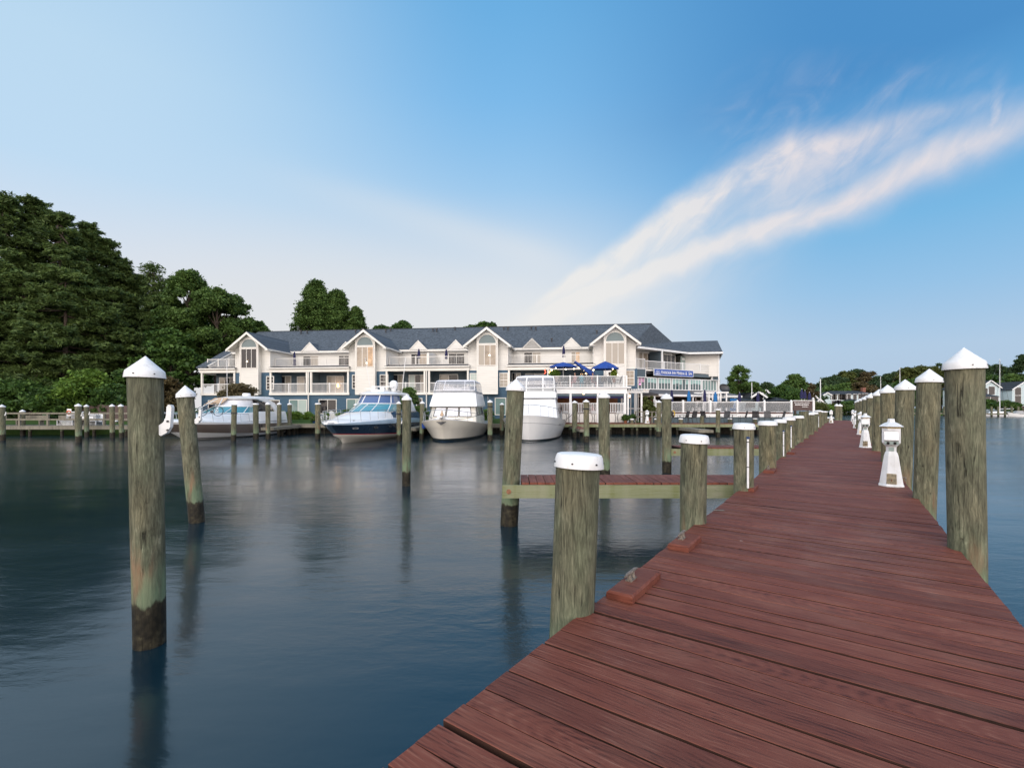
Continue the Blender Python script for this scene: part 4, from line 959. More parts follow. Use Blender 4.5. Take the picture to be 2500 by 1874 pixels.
# grey awning roof under the ribbon, fascia, posts
m = wmb(); m.prism([(.4,.05,4.24),(.4,-2.6,3.72),(.4,-2.6,3.64),(.4,.05,3.64)], (WL+.6,0,0)); part(m, 'porch_roof', 'awning_grey')
m = wmb(); m.box(.4, WL+1.0, -2.66, -2.60, 3.50, 3.70); part(m, 'porch_fascia', 'trim_white')
m = wmb(); m.box(.5, WL+.9, -2.55, 3.19, 3.45, 3.63); part(m, 'porch_ceiling', 'beige_wall')
for x in (1598,1640,1692,1722,1757):
    s_ = wl(x, -2.55); m = wmb(); m.box(s_-.07, s_+.07, -2.59, -2.45, .9, 3.5); part(m, 'porch_post', 'trim_white')
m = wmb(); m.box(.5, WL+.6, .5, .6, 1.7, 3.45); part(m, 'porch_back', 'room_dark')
rg = random.Random(9)
for k in range(11):
    s_ = 1+k*1.05; m = wmb(); m.box(s_, s_+.7, .42, .48, 1.9, 3.2); f = part(m, 'porch_window', rg.choice(['pane_warm_soft','room_dark','pane_teal','shade_pink','interior_wood']))
# ================================================================== promenade, bulkheads, shore walkways
def bulk(label, pts, z1, par_loc=(0,0,0)):
    o = thing('bulkhead', label, 'bulkhead')
    m = MB()
    for a, b in zip(pts[:-1], pts[1:]):
        a = Vector((*a,0)); b = Vector((*b,0)); L = (b-a).length; n_ = int(L/.28); d_ = (b-a)/L; nn = Vector((d_.y,-d_.x,0))
        for k in range(n_):
            p = a+d_*(k*.28+.005); off = .02 if k % 2 else 0
            m.prism([p+nn*(.05+off)+Vector((0,0,-.9)), p+d_*.27+nn*(.05+off)+Vector((0,0,-.9)), p+d_*.27+nn*off+Vector((0,0,-.9)), p+nn*off+Vector((0,0,-.9))], (0,0,z1+.9-.1))
    m.build('sheeting', 'pile_wood', o)
    m = MB()
    for a, b in zip(pts[:-1], pts[1:]): m.bar((a[0],a[1]-.06,z1-.02), (b[0],b[1]-.06,z1-.02), .30, .10)
    m.build('cap_rail', 'beam_green', o)
    m = MB()
    for a, b in zip(pts[:-1], pts[1:]): m.bar((a[0],a[1]-.14,z1-.32), (b[0],b[1]-.14,z1-.32), .10, .20)
    m.build('waler', 'dark_wood', o)
    return o
bulk('weathered timber bulkhead below the hotel lawn', [(-33,42.0),(2.3,42.0)], .86)
bulk('mossy timber bulkhead behind the promenade piles', [(2.3,41.7),(24.3,41.7)], .80)
bulk('brown bulkhead on the far side beside the end of the pier', [(25.6,46.9),(34.9,54.9)], .80)
def walkway(label, x0, x1, y0, y1, z=.95, fascia='beam_green', seed=3, step=1.15, name='walkway', boardm='deck_red', pr=.11):
    o = thing(name, label, 'walkway', (x0, y0, 0))
    b = boards('deck_boards', boardm, o, x1-x0, y1-y0, 0, 0, seed=seed, jit=.01); b.location = (0,0,z); b.rotation_euler = (0,0,R(90)); b.scale = (1,-1,1)
    MB().box(0, x1-x0, -.03, .02, z-.30, z-.042).build('side_beam', fascia, o)
    m = MB(); k = 0
    L = x1-x0
    while k*step < L:
        m = MB(); m.lathe([(pr,-1.2),(pr,z-.045)], 8, c=(k*step+.15, .30)); m.build('support_post', 'pile_wood', o, smooth=True); k += 1
    return o
walkway('waterside promenade of dark boards below the terrace and the patio', 2.5, 24.2, 39.75, 41.85, seed=12)
walkway('shore walkway of grey boards in front of the hotel lawn', -21.5, 2.2, 41.0, 42.3, z=.86, boardm='grey_wood', fascia='grey_wood', seed=13, step=2.4)
walkway('long grey walkway with a timber guard rail on the wooded left shore', -47, -24.5, 37.6, 39.8, z=.86, boardm='grey_wood', fascia='grey_wood', seed=14, step=2.6)
def sfinger(label, x, w, ya, yb, z=.78, mat='grey_wood'):
    o = thing('slip_pier', label, 'pier', (x, ya, 0), 0, 'small slip piers between the moored boats')
    boards('deck_boards', mat, o, yb-ya, w, z, 0, seed=int(x*7) % 50, jit=.01)
    MB().box(0, w, -.04, -.001, z-.22, z-.01).box(-.04,-.001,0,yb-ya,z-.22,z-.04).box(w+.001,w+.04,0,yb-ya,z-.22,z-.04).build('side_beam', 'grey_wood', o)
    for k in range(3): m = MB(); m.lathe([(.10,-1.2),(.10,z-.05)], 8, c=(w/2, .3+k*(yb-ya-.6)/2)); m.build('support_post', 'pile_wood', o, smooth=True)
sfinger('grey slip pier beside the stern of the beige boat', -19.4, .9, 36.2, 41.0)
sfinger('grey slip pier right of the navy boat', -8.05, .8, 35.2, 41.0)
sfinger('small red-topped slip pier between two cone-capped pilings below the terrace', 4.9, .62, 33.6, 39.7, mat='deck_red')
sfinger('low grey slip platform in front of the patio', 14.2, 1.1, 35.6, 39.7, z=.62)
# guard rail of the left shore
o = thing('guard_rail', 'weathered two-bar timber guard rail along the left shore', 'railing', (-47,38.1,.86))
for k in range(8): MB().box(k*2.3-.07, k*2.3+.07, -.07, .07, 0, .98).build('post', 'grey_wood', o)
for z in (.42,.92): MB().box(-.1, 16.2, -.10, -.071, z, z+.13).build('rail', 'grey_wood', o)
for k, x in enumerate((-45.0,-41.6,-38.2)):
    o = thing('park_bench', ['leftmost','middle','rightmost'][k]+' of the three low grey benches behind the guard rail', 'bench', (x,39.2,.86), 0, 'low benches on the left shore walkway')
    MB().box(0,2.4,-.2,.2,.40,.45).build('seat', 'grey_wood', o)
    MB().box(0,2.4,.20,.24,.48,.80).build('backrest', 'grey_wood', o)
    for q in (.2,2.1): MB().box(q,q+.1,-.18,.18,0,.399).build('leg', 'grey_wood', o)
# equipment at the left shore
def at(x, y, Y): p = P(x, y, Y); return p
q = at(182,0,39.0); o = thing('utility_cabinet', 'grey utility cabinet behind the close pair of pilings', 'cabinet', (q.x,39.3,.86))
MB().box(-1.0,1.5,0,.8,0,.85).build('cabinet_body', 'grey_plastic', o); MB().box(-.1,1.3,-.02,.0,.40,.70).build('door', 'cap_white', o); MB().box(-.9,.0,-.05,.85,.851,1.12).build('lid', 'cap_white', o)
q = at(158,0,38.4); o = thing('lattice_box', 'white lattice screen at the end of the guard rail', 'screen', (q.x,38.4,.86))
m = MB()
for k in range(12): m.bar((-.6+k*.1,0,0),(-.6+min(k*.1+.5,1.2),0,min(.5,(1.2-k*.1))), .02).bar((-.6+k*.1,.012,.5),(-.6+min(k*.1+.5,1.2),.012,max(0,.5-(1.2-k*.1))), .02)
m.build('lattice', 'cap_white', o); m = MB(); m.box(-.64,.64,-.02,.03,.5,.54).box(-.64,.64,-.02,.03,-.04,0).box(-.64,-.6,-.02,.03,0,.5).box(.6,.64,-.02,.03,0,.5).build('frame', 'cap_white', o)
q = at(162,0,38.6); o = thing('life_ring_station', 'white and orange rescue station above the lattice screen', 'rescue station', (q.x,38.9,.86))
MB().box(-.05,.05,-.05,.05,0,1.2).build('post', 'grey_wood', o); MB().box(-.18,.18,-.06,-.051,.75,1.35).build('board', 'cap_white', o)
m = MB(); m.tube([(.15*math.cos(a*.5236),-.10,1.05+.15*math.sin(a*.5236)) for a in range(12)], .04, 6, closed=True); m.build('life_ring', 'orange', o, smooth=True)
dup(pd, (at(183,0,38).x, 38.2, .86), 0, 'small white pedestal in front of the grey cabinet on the left shore', scale=.75)
def adirondack(label, x, y, z, rz, mat='cap_white', group='garden chairs by the water', sc=1):
    o = thing('garden_chair', label, 'chair', (x,y,z), rz, group)
    MB().prism([(-.28,-.30,.36),(-.28,.25,.26),(-.28,.25,.23),(-.28,-.30,.33)], (.56,0,0)).build('seat', mat, o)
    m = MB()
    for k in range(5):
        xx = -.26+k*.105; h = .95+.08*(1-abs(k-2)/2); m.prism([(xx,.24,.24),(xx+.095,.24,.24),(xx+.10+(k-2)*.01,.55,h),(xx+(k-2)*.01,.55,h)], (0,.025,0))
    m.build('backrest', mat, o)
    for sx in (-1,1):
        MB().box(*sorted((sx*.29,sx*.40)),-.36,.42,.55,.575).build('armrest', mat, o)
        MB().box(*sorted((sx*.30,sx*.33)),-.32,-.24,0,.549).build('leg', mat, o); MB().prism([(sx*.30,.30,0),(sx*.30,.42,0),(sx*.30,.40,.549),(sx*.30,.32,.549)], (sx*.03,0,0)).build('leg', mat, o)
    o.scale = (sc,)*3; return o
for k, (x, lab) in enumerate(((222,'white garden chair on the left shore walkway'),(231,'second white garden chair, right of its twin on the left shore'))):
    adirondack(lab, at(x,0,39.2).x, 39.3, .86, .5-.6*k)
adirondack('white garden chair seen from the side on the lawn left of the navy boat', at(785,0,43.6).x, 43.7, 1.0, R(70))
adirondack('white round-backed garden chair facing the water near the bow of the navy boat', at(817,0,43).x, 43.2, 1.0, R(160))
o = thing('small_table', 'little white side table between the lawn chairs', 'table', (at(803,0,43).x,43.2,.95)); MB().lathe([(.26,.48),(.26,.51)], 14).build('tabletop', 'cap_white', o)
for a in range(3): MB().tube([(.18*math.cos(a*2.1),.18*math.sin(a*2.1),0),(.05*math.cos(a*2.1),.05*math.sin(a*2.1),.48)], .02, 5).build('leg', 'cap_white', o)
# brown board fence on the left
o = thing('board_fence', 'brown weathered board fence in front of the pines', 'fence', (0,0,0))
f0, f1 = Vector((-42.5,46,0)), Vector((-34.0,43.5,0)); m = MB(); n_ = 60
for k in range(n_):
    a = f0.lerp(f1, k/n_); b = f0.lerp(f1, (k+.93)/n_); m.prism([(a.x,a.y,.8),(b.x,b.y,.8),(b.x,b.y+.03,.8),(a.x,a.y+.03,.8)], (0,0,1.75-.25*math.sin(k*.2)*.2))
m.build('fence_boards', 'grey_wood' if 0 else 'rust_wood' if 'rust_wood' in MATS else 'brown_sign', o)
for k in range(6): a = f0.lerp(f1, k/5); MB().box(a.x-.06,a.x+.06,a.y+.04,a.y+.16,.8,2.7).build('post', 'dark_wood', o)
# ================================================================== terrace of the restaurant, two floors
TY = 41.9
def TX(x, Y=TY): return (x-1250)/F*Y
def TZ(y, Y=TY): return EYE+(HY-y)/F*Y
ter = thing('dining_terrace', 'white two-level dining terrace with glass-panelled rail in front of the hotel', 'terrace', (0,0,0))
x0, x1 = TX(1333), TX(1531); zf = 4.18; TB = 46.6
MB().box(x0, x1+.35, TY-.12, TB, zf-.12, zf).build('upper_floor', 'trim_white', ter)
MB().box(x0, x1, TY, TY+.12, zf-.62, zf-.121).box(x1-.12, x1, TY+.121, TB, zf-.62, zf-.121).box(x0, x0+.12, TY+.121, TB, zf-.62, zf-.121).build('fascia', 'trim_white', ter)
MB().box(x0+.13, x1-.13, TY+.13, TB, zf-.30, zf-.25).build('ceiling', 'interior_wood', ter)
cols = [TX(v) for v in (1341,1393,1460,1526)]
for c in cols: MB().box(c-.10, c+.10, TY-.02, TY+.14, .96, zf-.63).build('column', 'trim_white', ter)
for a, b in zip(cols[:-1], cols[1:]):
    MB().box(a+.11, b-.11, TY+.02, TY+.06, 1.0, 1.78).build('low_wall', 'siding_white', ter)
    railing((a+.11, TY+.04), (b-.11, TY+.04), 1.80, 2.72, ter, thick=.045, bal=.14)
    MB().tube([(a+.12, TY+.06, zf-.78),(b-.12, TY+.06, zf-.78)], .11, 10).build('rolled_blind', 'slate_band', ter, smooth=True)
    MB().box(a+.12, b-.12, TY+.03, TY+.05, zf-1.02, zf-.86).build('valance', 'navy_cloth', ter)
MB().box(x0, x1, TB-.9, TB-.85, .96, 3.6).build('back_wall', 'interior_wood', ter)
MB().box(x0, x1, TY+.1, TB, .94, .97).build('lower_floor', 'deck_red', ter)
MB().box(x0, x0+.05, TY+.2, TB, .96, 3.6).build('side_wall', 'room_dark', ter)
# glass railing of the upper floor
gx = [TX(v) for v in (1330,1391.5,1458,1522)]; zt = TZ(917.5)
MB().box(gx[0]-.06, gx[-1]+.3, TY-.10, TY-.02, zt-.06, zt).box(gx[0], gx[-1]+.25, TY-.08, TY-.04, zf+.10, zf+.15).build('top_rail', 'trim_white', ter)
for c in gx+[gx[-1]+.27]: MB().box(c-.06, c+.06, TY-.12, TY-.001, zf+.001, zt+.05).build('rail_post', 'trim_white', ter)
for a, b in zip(gx[:-1], gx[1:]): MB().box(a+.10, b-.10, TY-.066, TY-.058, zf+.16, zt-.07).build('glass_panel', 'rail_glass', ter)
for k in range(5): MB().box(gx[0]+.05, gx[0]+.09, TY+k*.9, TY+k*.9+.04, zf, zt).build('side_rail_post', 'trim_white', ter)
MB().box(gx[-1]+.23, gx[-1]+.29, TY, TB, zt-.06, zt).box(gx[0]-.02, gx[0]+.04, TY, TB, zt-.06, zt).build('side_rail', 'trim_white', ter)
# string lights and lamps
rg = random.Random(3); k = 0
for x, y, Y in ((1347,903,42),(1381,901,43),(1401,900,44),(1426,903,44),(1449,902,42.4),(1496,900,42.4),(1357,898,44),(1414,896,45),(1470,897,45),(1483,896,43),(1507,914,42.6)):
    p = P(x, y, Y); o = thing('string_light', ['first','second','third','fourth','fifth','sixth','seventh','eighth','ninth','tenth','eleventh'][(k := k+1)-1]+' warm string bulb over the upper terrace as strung', 'string light', p, 0, 'string lights over the upper terrace')
    MB().lathe([(.01,-.06),(.05,-.02),(.045,.02),(.01,.05)], 8).build('bulb', 'bulb', o, smooth=True); MB().tube([(0,0,.05),(0,0,.09)], .022, 6).build('socket', 'black', o)
o = thing('light_cable', 'thin dark cable carrying the string lights over the terrace', 'cable')
m = MB(); pp = [P(x, y-2.6, Y) for x, y, Y in ((1331,896,42.2),(1347,903,42),(1381,901,43),(1401,900,44),(1426,903,44),(1449,902,42.4),(1496,900,42.4),(1524,896,42.2))]; m.tube(pp, .012, 4); m.build('cable', 'black', o)
for x, y, Y in ((1331,905,42.0),(1579,899,48)): pass
o = thing('red_neon_lamp', 'small red glowing lamp at the left corner of the upper terrace', 'lamp', P(1329.5,905,43)); MB().tube([(0,0,-.28),(.12,0,-.1),(.02,0,.0),(.1,0,.2)], .035, 6).build('neon_tube', 'redglow', o)
# umbrellas
def open_umbrella(label, x, y_top, Y, w, zfl, mat='blue_cloth', tilt=0, n=8, h=None, group='open blue umbrellas on the upper terrace'):
    p = P(x, y_top, Y); o = thing('open_umbrella', label, 'umbrella', (p.x, Y, zfl), 0, group); H = p.z-zfl; r = w/2; h = h or r*.42
    m = MB(); rings = [[(0.02*math.cos(2*math.pi*q/16), .02*math.sin(2*math.pi*q/16), H) for q in range(16)]]
    for f, dz in ((.35,-.30*h),(.7,-.66*h),(1,-h),(1.0,-h-.14)):
        rings.append([(r*f*(1 if q % 2 == 0 else .955)*math.cos(2*math.pi*q/16), r*f*(1 if q % 2 == 0 else .955)*math.sin(2*math.pi*q/16), H+dz-(0 if q % 2 == 0 else -.02)-(.03 if f == 1 and q % 2 else 0)) for q in range(16)])
    m.loft(rings, closed=True); c = m.build('canopy', mat, o)
    for q in range(8): a = 2*math.pi*q/8; MB().tube([(0,0,H-.05),(r*.97*math.cos(a), r*.97*math.sin(a), H-h-.015)], .012, 4).build('rib', 'cap_white', c)
    MB().tube([(0,0,0),(0,0,H-.02)], .025, 8).build('pole', 'cap_white', o); MB().lathe([(.28,0),(.26,.06),(.05,.10)], 12).build('base', 'grey_plastic', o)
    if tilt: c.rotation_euler = (0, tilt, 0); c.location = (H*math.sin(-tilt)*.98, 0, H*(1-math.cos(tilt))); 
    return o
open_umbrella('left open blue umbrella on the upper terrace, broad and flat', 1375, 884, 43.2, 2.5, zf, h=.36)
open_umbrella('right open blue umbrella on the upper terrace, with a scalloped rim', 1477.5, 881.5, 43.0, 2.5, zf, h=.62)
o = thing('tilted_umbrella', 'blue umbrella tipped steeply between the two open ones', 'umbrella', (TX(1436,43.6), 43.6, zf))
a, b = P(1404,882,43.6), P(1450,914,43.6); m = MB(); d_ = (b-a).normalized(); nn = Vector((d_.z,0,-d_.x)); bs = Vector(o.location)
m.prism([a-nn*.06-bs, a+nn*.03-bs, a.lerp(b,.5)+nn*.16-bs, b+nn*.20-bs, b-nn*.20-bs, a.lerp(b,.5)-nn*.14-bs], (0,.9,0)); m.build('canopy', 'blue_cloth', o)
m = MB(); c = a.lerp(b,.62)-bs; m.tube([(0,.4,0),(c.x,.4,c.z-.05)], .025, 6).build('pole', 'cap_white', o)
def closed_umbrella(label, x, y_top, y_bot, Y, zfl, mat='navy_cloth', group='closed umbrellas', r=.16):
    p = P(x, y_top, Y); o = thing('closed_umbrella', label, 'umbrella', (p.x, Y, zfl), 0, group); H = p.z-zfl; b = max(.3, EYE+(HY-y_bot)/F*Y-zfl)
    m = MB(); rings = []
    for f, rr in ((0,.012),(.04,.05),(.12,.07),(.35,r*.75),(.62,r*.92),(.82,r*.78),(.94,r*1.05),(1,r*.9)):
        z = H-(H-b)*f; rings.append([((rr*(1+.18*math.cos(5*t_*.5236*1+f)))*math.cos(t_*.5236), rr*(1+.18*math.sin(3*t_*.5236))*math.sin(t_*.5236), z) for t_ in range(12)])
    m.loft(rings, closed=True); m.face(range(len(m.v)-12, len(m.v))); m.build('folded_canopy', mat, o, smooth=True)
    MB().tube([(0,0,0),(0,0,H+.06)], .022, 6).build('pole', 'cap_white', o); MB().lathe([(.24,0),(.22,.06),(.04,.09)], 10).build('base', 'grey_plastic', o)
    return o
cu = [(719,858,893,52.5,6.70,'navy_cloth','navy closed umbrella on the left top-floor terrace'),(1022.5,851,875,50.5,6.70,'navy_cloth','navy closed umbrella left of the white privacy wall'),(1089.5,852,876,50.0,6.70,'navy_cloth','navy closed umbrella right of the white privacy wall'),(1376,843,872,48.5,6.70,'navy_cloth','navy closed umbrella on the top terrace above the blue open umbrellas'),
 (1640,951,982,46,1.9,'navy_cloth','navy closed umbrella behind the thick piling at the patio'),(1682,953,981,45,1.9,'bright_blue_cloth','bright blue closed umbrella, left one on the patio'),(1720.5,950,981,45,1.9,'navy_cloth','navy closed umbrella between the two bright blue ones'),(1746.5,956,981,45,1.9,'bright_blue_cloth','bright blue closed umbrella, right one on the patio'),
 (1805.5,958.5,980,45,1.9,'navy_cloth','navy closed umbrella right of the blue notice board'),(1850.5,957,980,45,1.9,'navy_cloth','navy closed umbrella in front of the little white gabled house'),
 (1957.5,949.5,973,46,1.9,'navy_cloth','largest navy closed umbrella behind the brown banner'),(1965,953,973,48,1.9,'navy_cloth','navy closed umbrella half hidden behind the largest one'),(1976.5,957.5,976,46,1.9,'navy_cloth','navy closed umbrella nearest to the grey gable roof')]
for x, yt, yb, Y, z, mt, lab in cu: closed_umbrella(lab, x, yt, yb, Y, z, mt, r=.19 if mt[0] == 'b' else .16)
# ---- people, seated and standing, one continuous body each
def skinmesh(name, joints, edges, mats, par, sub=1, root=0):
    me = bpy.data.meshes.new(name); me.from_pydata([j[:3] for j in joints], edges, []); me.materials.append(MATS[mats])
    o = bpy.data.objects.new(name, me); COL.objects.link(o); o.parent = par
    sk = o.modifiers.new('skin', 'SKIN'); dat = me.skin_vertices[0].data if me.skin_vertices else None
    if dat is None:
        bm_ = bmesh.new(); bm_.from_mesh(me); bm_.verts.layers.skin.verify(); bm_.to_mesh(me); bm_.free(); dat = me.skin_vertices[0].data
    for k, j in enumerate(joints): dat[k].radius = (j[3], j[3] if len(j) < 5 else j[4]); dat[k].use_root = (k == root)
    if sub: s_ = o.modifiers.new('sub', 'SUBSURF'); s_.levels = sub; s_.render_levels = sub
    return o
def person(label, p, rz, shirt, sit=True, hair='hair', group=None):
    o = thing('person', label, 'person', p, rz, group); hz_ = .45 if sit else .92
    J = [(0,0,hz_+.05,.15,.12),(0,-.01,hz_+.28,.14,.10),(0,0,hz_+.50,.16,.10),(0,0,hz_+.60,.06),(0,0,hz_+.66,.055)]; E = [(0,1),(1,2),(2,3),(3,4)]
    for sx in (-1,1):
        b = len(J); J += [(sx*.19,0,hz_+.50,.055),(sx*.24,-.06,hz_+.26,.045),(sx*.18,-.28,hz_+.20,.035),(sx*.16,-.38,hz_+.21,.04)]; E += [(2,b),(b,b+1),(b+1,b+2),(b+2,b+3)]
        b = len(J)
        if sit: J += [(sx*.10,-.05,hz_,.09),(sx*.12,-.46,hz_+.02,.07),(sx*.12,-.48,.10,.045),(sx*.12,-.62,.04,.04)]
        else: J += [(sx*.10,0,hz_-.05,.09),(sx*.11,-.03,.48,.065),(sx*.11,0,.09,.045),(sx*.12,-.12,.04,.04)]
        E += [(0,b),(b,b+1),(b+1,b+2),(b+2,b+3)]
    skinmesh('body', J, E, shirt, o)
    z = hz_+.78
    h = MB(); h.lathe([(.03,z-.125),(.065,z-.09),(.078,z-.03),(.082,z+.03),(.07,z+.09),(.03,z+.12)], 12); h.prism([(-.012,-.075,z-.02),(.012,-.075,z-.02),(0,-.105,z-.03),(0,-.08,z+.02)], (0,.01,0)); hd = h.build('head', 'skin', o, smooth=True)
    h = MB(); h.lathe([(.086,z-.06),(.092,z+.0),(.092,z+.05),(.078,z+.105),(.03,z+.135)], 12, c=(0,.018)); h.build('hair', hair, hd, smooth=True)
    return o
person('seated person in a pale top at the left end of the upper terrace', (TX(1359,42.9),42.9,zf), R(30), 'shirt_pale')
person('seated person in a pink top left of the person in blue on the upper terrace', (TX(1404,43),43.0,zf), R(-60), 'shirt_pink')
person('seated person in a teal top in the middle of the upper terrace', (TX(1420,42.7),42.7,zf), R(170), 'shirt_teal')
person('seated person in dark clothes right of the teal top on the upper terrace', (TX(1447,43.2),43.2,zf), R(40), 'shirt_pink')
person('seated person in a dark jacket under the right blue umbrella', (TX(1488,42.7),42.7,zf), R(160), 'shirt_dark')
person('standing person in a pink shirt inside the lower terrace bar', (TX(1447,43.6),43.6,.97), R(160), 'shirt_pink', sit=False)
person('standing person in dark clothes inside the lower terrace bar', (TX(1403,43.6),43.6,.97), R(200), 'shirt_dark', sit=False)
# tables and chairs of the terraces
def cafe_table(label, x, y, z, r=.38, mat='dark_metal', group='round tables on the terraces'):
    o = thing('cafe_table', label, 'table', (x,y,z), 0, group); MB().lathe([(r,.71),(r,.735)], 16).build('tabletop', mat, o)
    MB().tube([(0,0,.04),(0,0,.71)], .03, 6).build('pedestal_leg', mat, o); MB().lathe([(.22,0),(.05,.05)], 10).build('base', mat, o); return o
def chair(label, x, y, z, rz, mat='sling_grey', group='sling chairs', legm='dark_metal', high=0):
    o = thing('patio_chair', label, 'chair', (x,y,z), rz, group); h = .44+high
    MB().box(-.25,.25,-.24,.22,h-.02,h+.01).build('seat', mat, o)
    MB().prism([(-.24,.22,h+.05),(.24,.22,h+.05),(.23,.38,h+.62),(-.23,.38,h+.62)], (0,.02,0)).build('backrest', mat, o)
    for sx in (-1,1):
        MB().tube([(sx*.27,-.26,0),(sx*.27,-.24,h+.20),(sx*.27,.22,h+.22),(sx*.27,.30,h+.22)], .016, 5).build('arm_frame', legm, o)
        MB().tube([(sx*.26,.34,0),(sx*.26,.22,h),(sx*.25,.39,h+.64)], .016, 5).build('leg', legm, o)
    return o
def lab_row(names, fn): pass
for k, (x, Y) in enumerate(((1366,43.2),(1412,43.8),(1462,43.6),(1500,43.4))):
    cafe_table(['leftmost','second','third','rightmost'][k]+' round dark table on the upper terrace', TX(x,Y), Y, zf)
for k, (x, Y, rz) in enumerate(((1352,43.6,90),(1380,43.0,-90),(1396,43.9,90),(1430,43.9,-60),(1450,42.6,200),(1473,43.0,180),(1508,43.0,-90))):
    chair(['first','second','third','fourth','fifth','sixth','seventh'][k]+' dark chair counted from the left on the upper terrace', TX(x,Y), Y, zf, R(rz), group='dark chairs on the upper terrace')
for k, x in enumerate((1386,1412,1449,1506)):
    o = thing('bar_stool', ['leftmost','second','third','rightmost'][k]+' dark bistro stool on the promenade before the terrace', 'stool', (TX(x,41.0),41.1,.955), 0, 'bistro stools below the terrace')
    MB().lathe([(.24,.76),(.24,.79)], 12).build('seat', 'dark_metal', o)
    for a in range(4): MB().tube([(.2*math.cos(a*1.571+.78),.2*math.sin(a*1.571+.78),0),(.10*math.cos(a*1.571+.78),.10*math.sin(a*1.571+.78),.4),(.17*math.cos(a*1.571+.78),.17*math.sin(a*1.571+.78),.76)], .014, 5).build('leg', 'dark_metal', o)
for k, x in enumerate((1385,1452,1470,1505)):
    chair(['first','second','third','fourth'][k]+' pale chair from the left behind the lower terrace railing', TX(x,42.6), 42.7, .97, R(150+k*20), mat='canvas_white', group='pale chairs in the lower terrace', legm='cap_white')
for k, (x, y) in enumerate(((1572,953),(1537,966),(1343,908))):
    o = thing('hanging_lantern', ['orange glowing lantern under the pergola','warm wall lantern at the right column of the terrace','dim lantern under the left umbrella'][k], 'lantern', P(x,y,(42.6,42.3,44)[k]))
    MB().lathe([(.02,-.14),(.09,-.10),(.09,.06),(.02,.12)], 8).build('glass_body', 'lampglow', o); MB().tube([(0,0,.12),(0,0,.20)], .02, 5).build('hook', 'black', o)
for k, (x, y) in enumerate(((1385,964),(1425,961),(1478,968),(1420,912),(1431,911))):
    o = thing('pendant_lamp', ['warm pendant lamp at the left of the lower bar','warm pendant lamp over the middle of the lower bar','warm pendant lamp at the right of the lower bar','left warm wall lamp behind the upper terrace','right warm wall lamp behind the upper terrace'][k], 'lamp', P(x,y,44.5 if k < 3 else 45.6))
    MB().lathe([(.03,.05),(.12,-.05),(.10,-.07)], 10).build('lamp_shade', 'lampglow', o); MB().tube([(0,0,.05),(0,0,.25)], .01, 4).build('cord', 'black', o)
# pergola right of the terrace
pg = thing('pergola', 'white slatted pergola and screen right of the dining terrace', 'pergola', (0,0,0)); pa, pb = TX(1533,42.2), TX(1575,42.2)
for xx, yy in ((pa,42.2),(TX(1566,42.2),42.2),(pb-.2,44.6),(pa,44.6)): MB().box(xx-.07, xx+.07, yy-.07, yy+.07, .96, 3.66).build('post', 'trim_white', pg)
MB().box(pa-.2, pb+.3, 42.1, 42.18, 3.66, 3.84).build('beam', 'trim_white', pg); MB().box(pa-.2, pb+.3, 44.6, 44.68, 3.66, 3.84).build('beam', 'trim_white', pg)
for k in range(9): MB().box(pa+k*.22, pa+k*.22+.05, 41.8, 45.0, 3.841, 3.98).build('rafter', 'trim_white', pg)
for k in range(4): xx = pa+.15+k*.34; MB().box(xx, xx+.05, 43.2, 43.25, 1.0, 3.6).build('slat', 'trim_white', pg)
MB().box(pa, pb-.1, 43.2, 43.25, 2.2, 2.26).build('cross_bar', 'trim_white', pg)
# weathered fence at the gate and low planter
o = thing('timber_fence', 'weathered brown rail fence beside the potted tree', 'fence', (TX(1550,41.2),41.0,.955))
for k in range(5): MB().box(k*.72-.05, k*.72+.05, -.05, .05, 0, 1.0).build('post', 'grey_wood', o)
for z in (.50,.96): MB().box(-.1, 3.1, -.08, -.051, z, z+.07).build('rail', 'grey_wood', o)
dup(pd, (TX(1579,40.6), 40.5, .955), 0, 'white pedestal lamp standing alone on the promenade before the rail fence', scale=.95)
# patio with glass rail
pat = thing('patio_deck', 'raised patio with white glass-panelled rail over a grey skirt wall', 'patio', (0,0,0)); PY = 43.0
def PX(x, Y=PY): return (x-1250)/F*Y
zp = TZ(1007, PY); p0, p1 = PX(1585), PX(1934)
MB().box(p0, p1, PY, 52, zp-.35, zp).build('patio_floor', 'deck_red', pat); MB().box(p0, p1+.05, PY-.06, PY-.001, zp-.40, zp-.10).build('white_fascia', 'trim_white', pat)
MB().box(p0, p1+.05, PY-.07, PY-.002, zp-.099, zp-.02).build('floor_edge', 'brown_sign', pat)
MB().box(p0, p1, PY+.02, PY+.1, .80, zp-.351).build('skirt_wall', 'slate_band', pat)
MB().box(p1-.1, p1, PY+.101, 52, .8, zp-.351).build('side_wall', 'slate_band', pat)
rp = [PX(v) for v in (1601,1634,1667.6,1733.7,1799.8,1865.9,1931.5)]; zr = TZ(981, PY)
for c in rp:
    MB().box(c-.08, c+.08, PY-.08, PY+.08, zp, zr+.10).build('rail_post', 'trim_white', pat); MB().lathe([(.10,zr+.10),(.10,zr+.13),(.02,zr+.20)], 4, c=(c,PY), sq=math.pi/4).build('post_cap', 'trim_white', pat)
for a, b in zip(rp[:-1], rp[1:]):
    MB().box(a+.09, b-.09, PY-.03, PY+.03, zr-.05, zr+.02).box(a+.09, b-.09, PY-.02, PY+.02, zp+.06, zp+.10).build('rail', 'trim_white', pat)
    MB().box(a+.12, b-.12, PY-.004, PY+.004, zp+.11, zr-.06).box(a+.12, b-.12, PY-.005, PY+.003, zp+.11, zp+.13).build('glass_panel', 'rail_glass', pat)
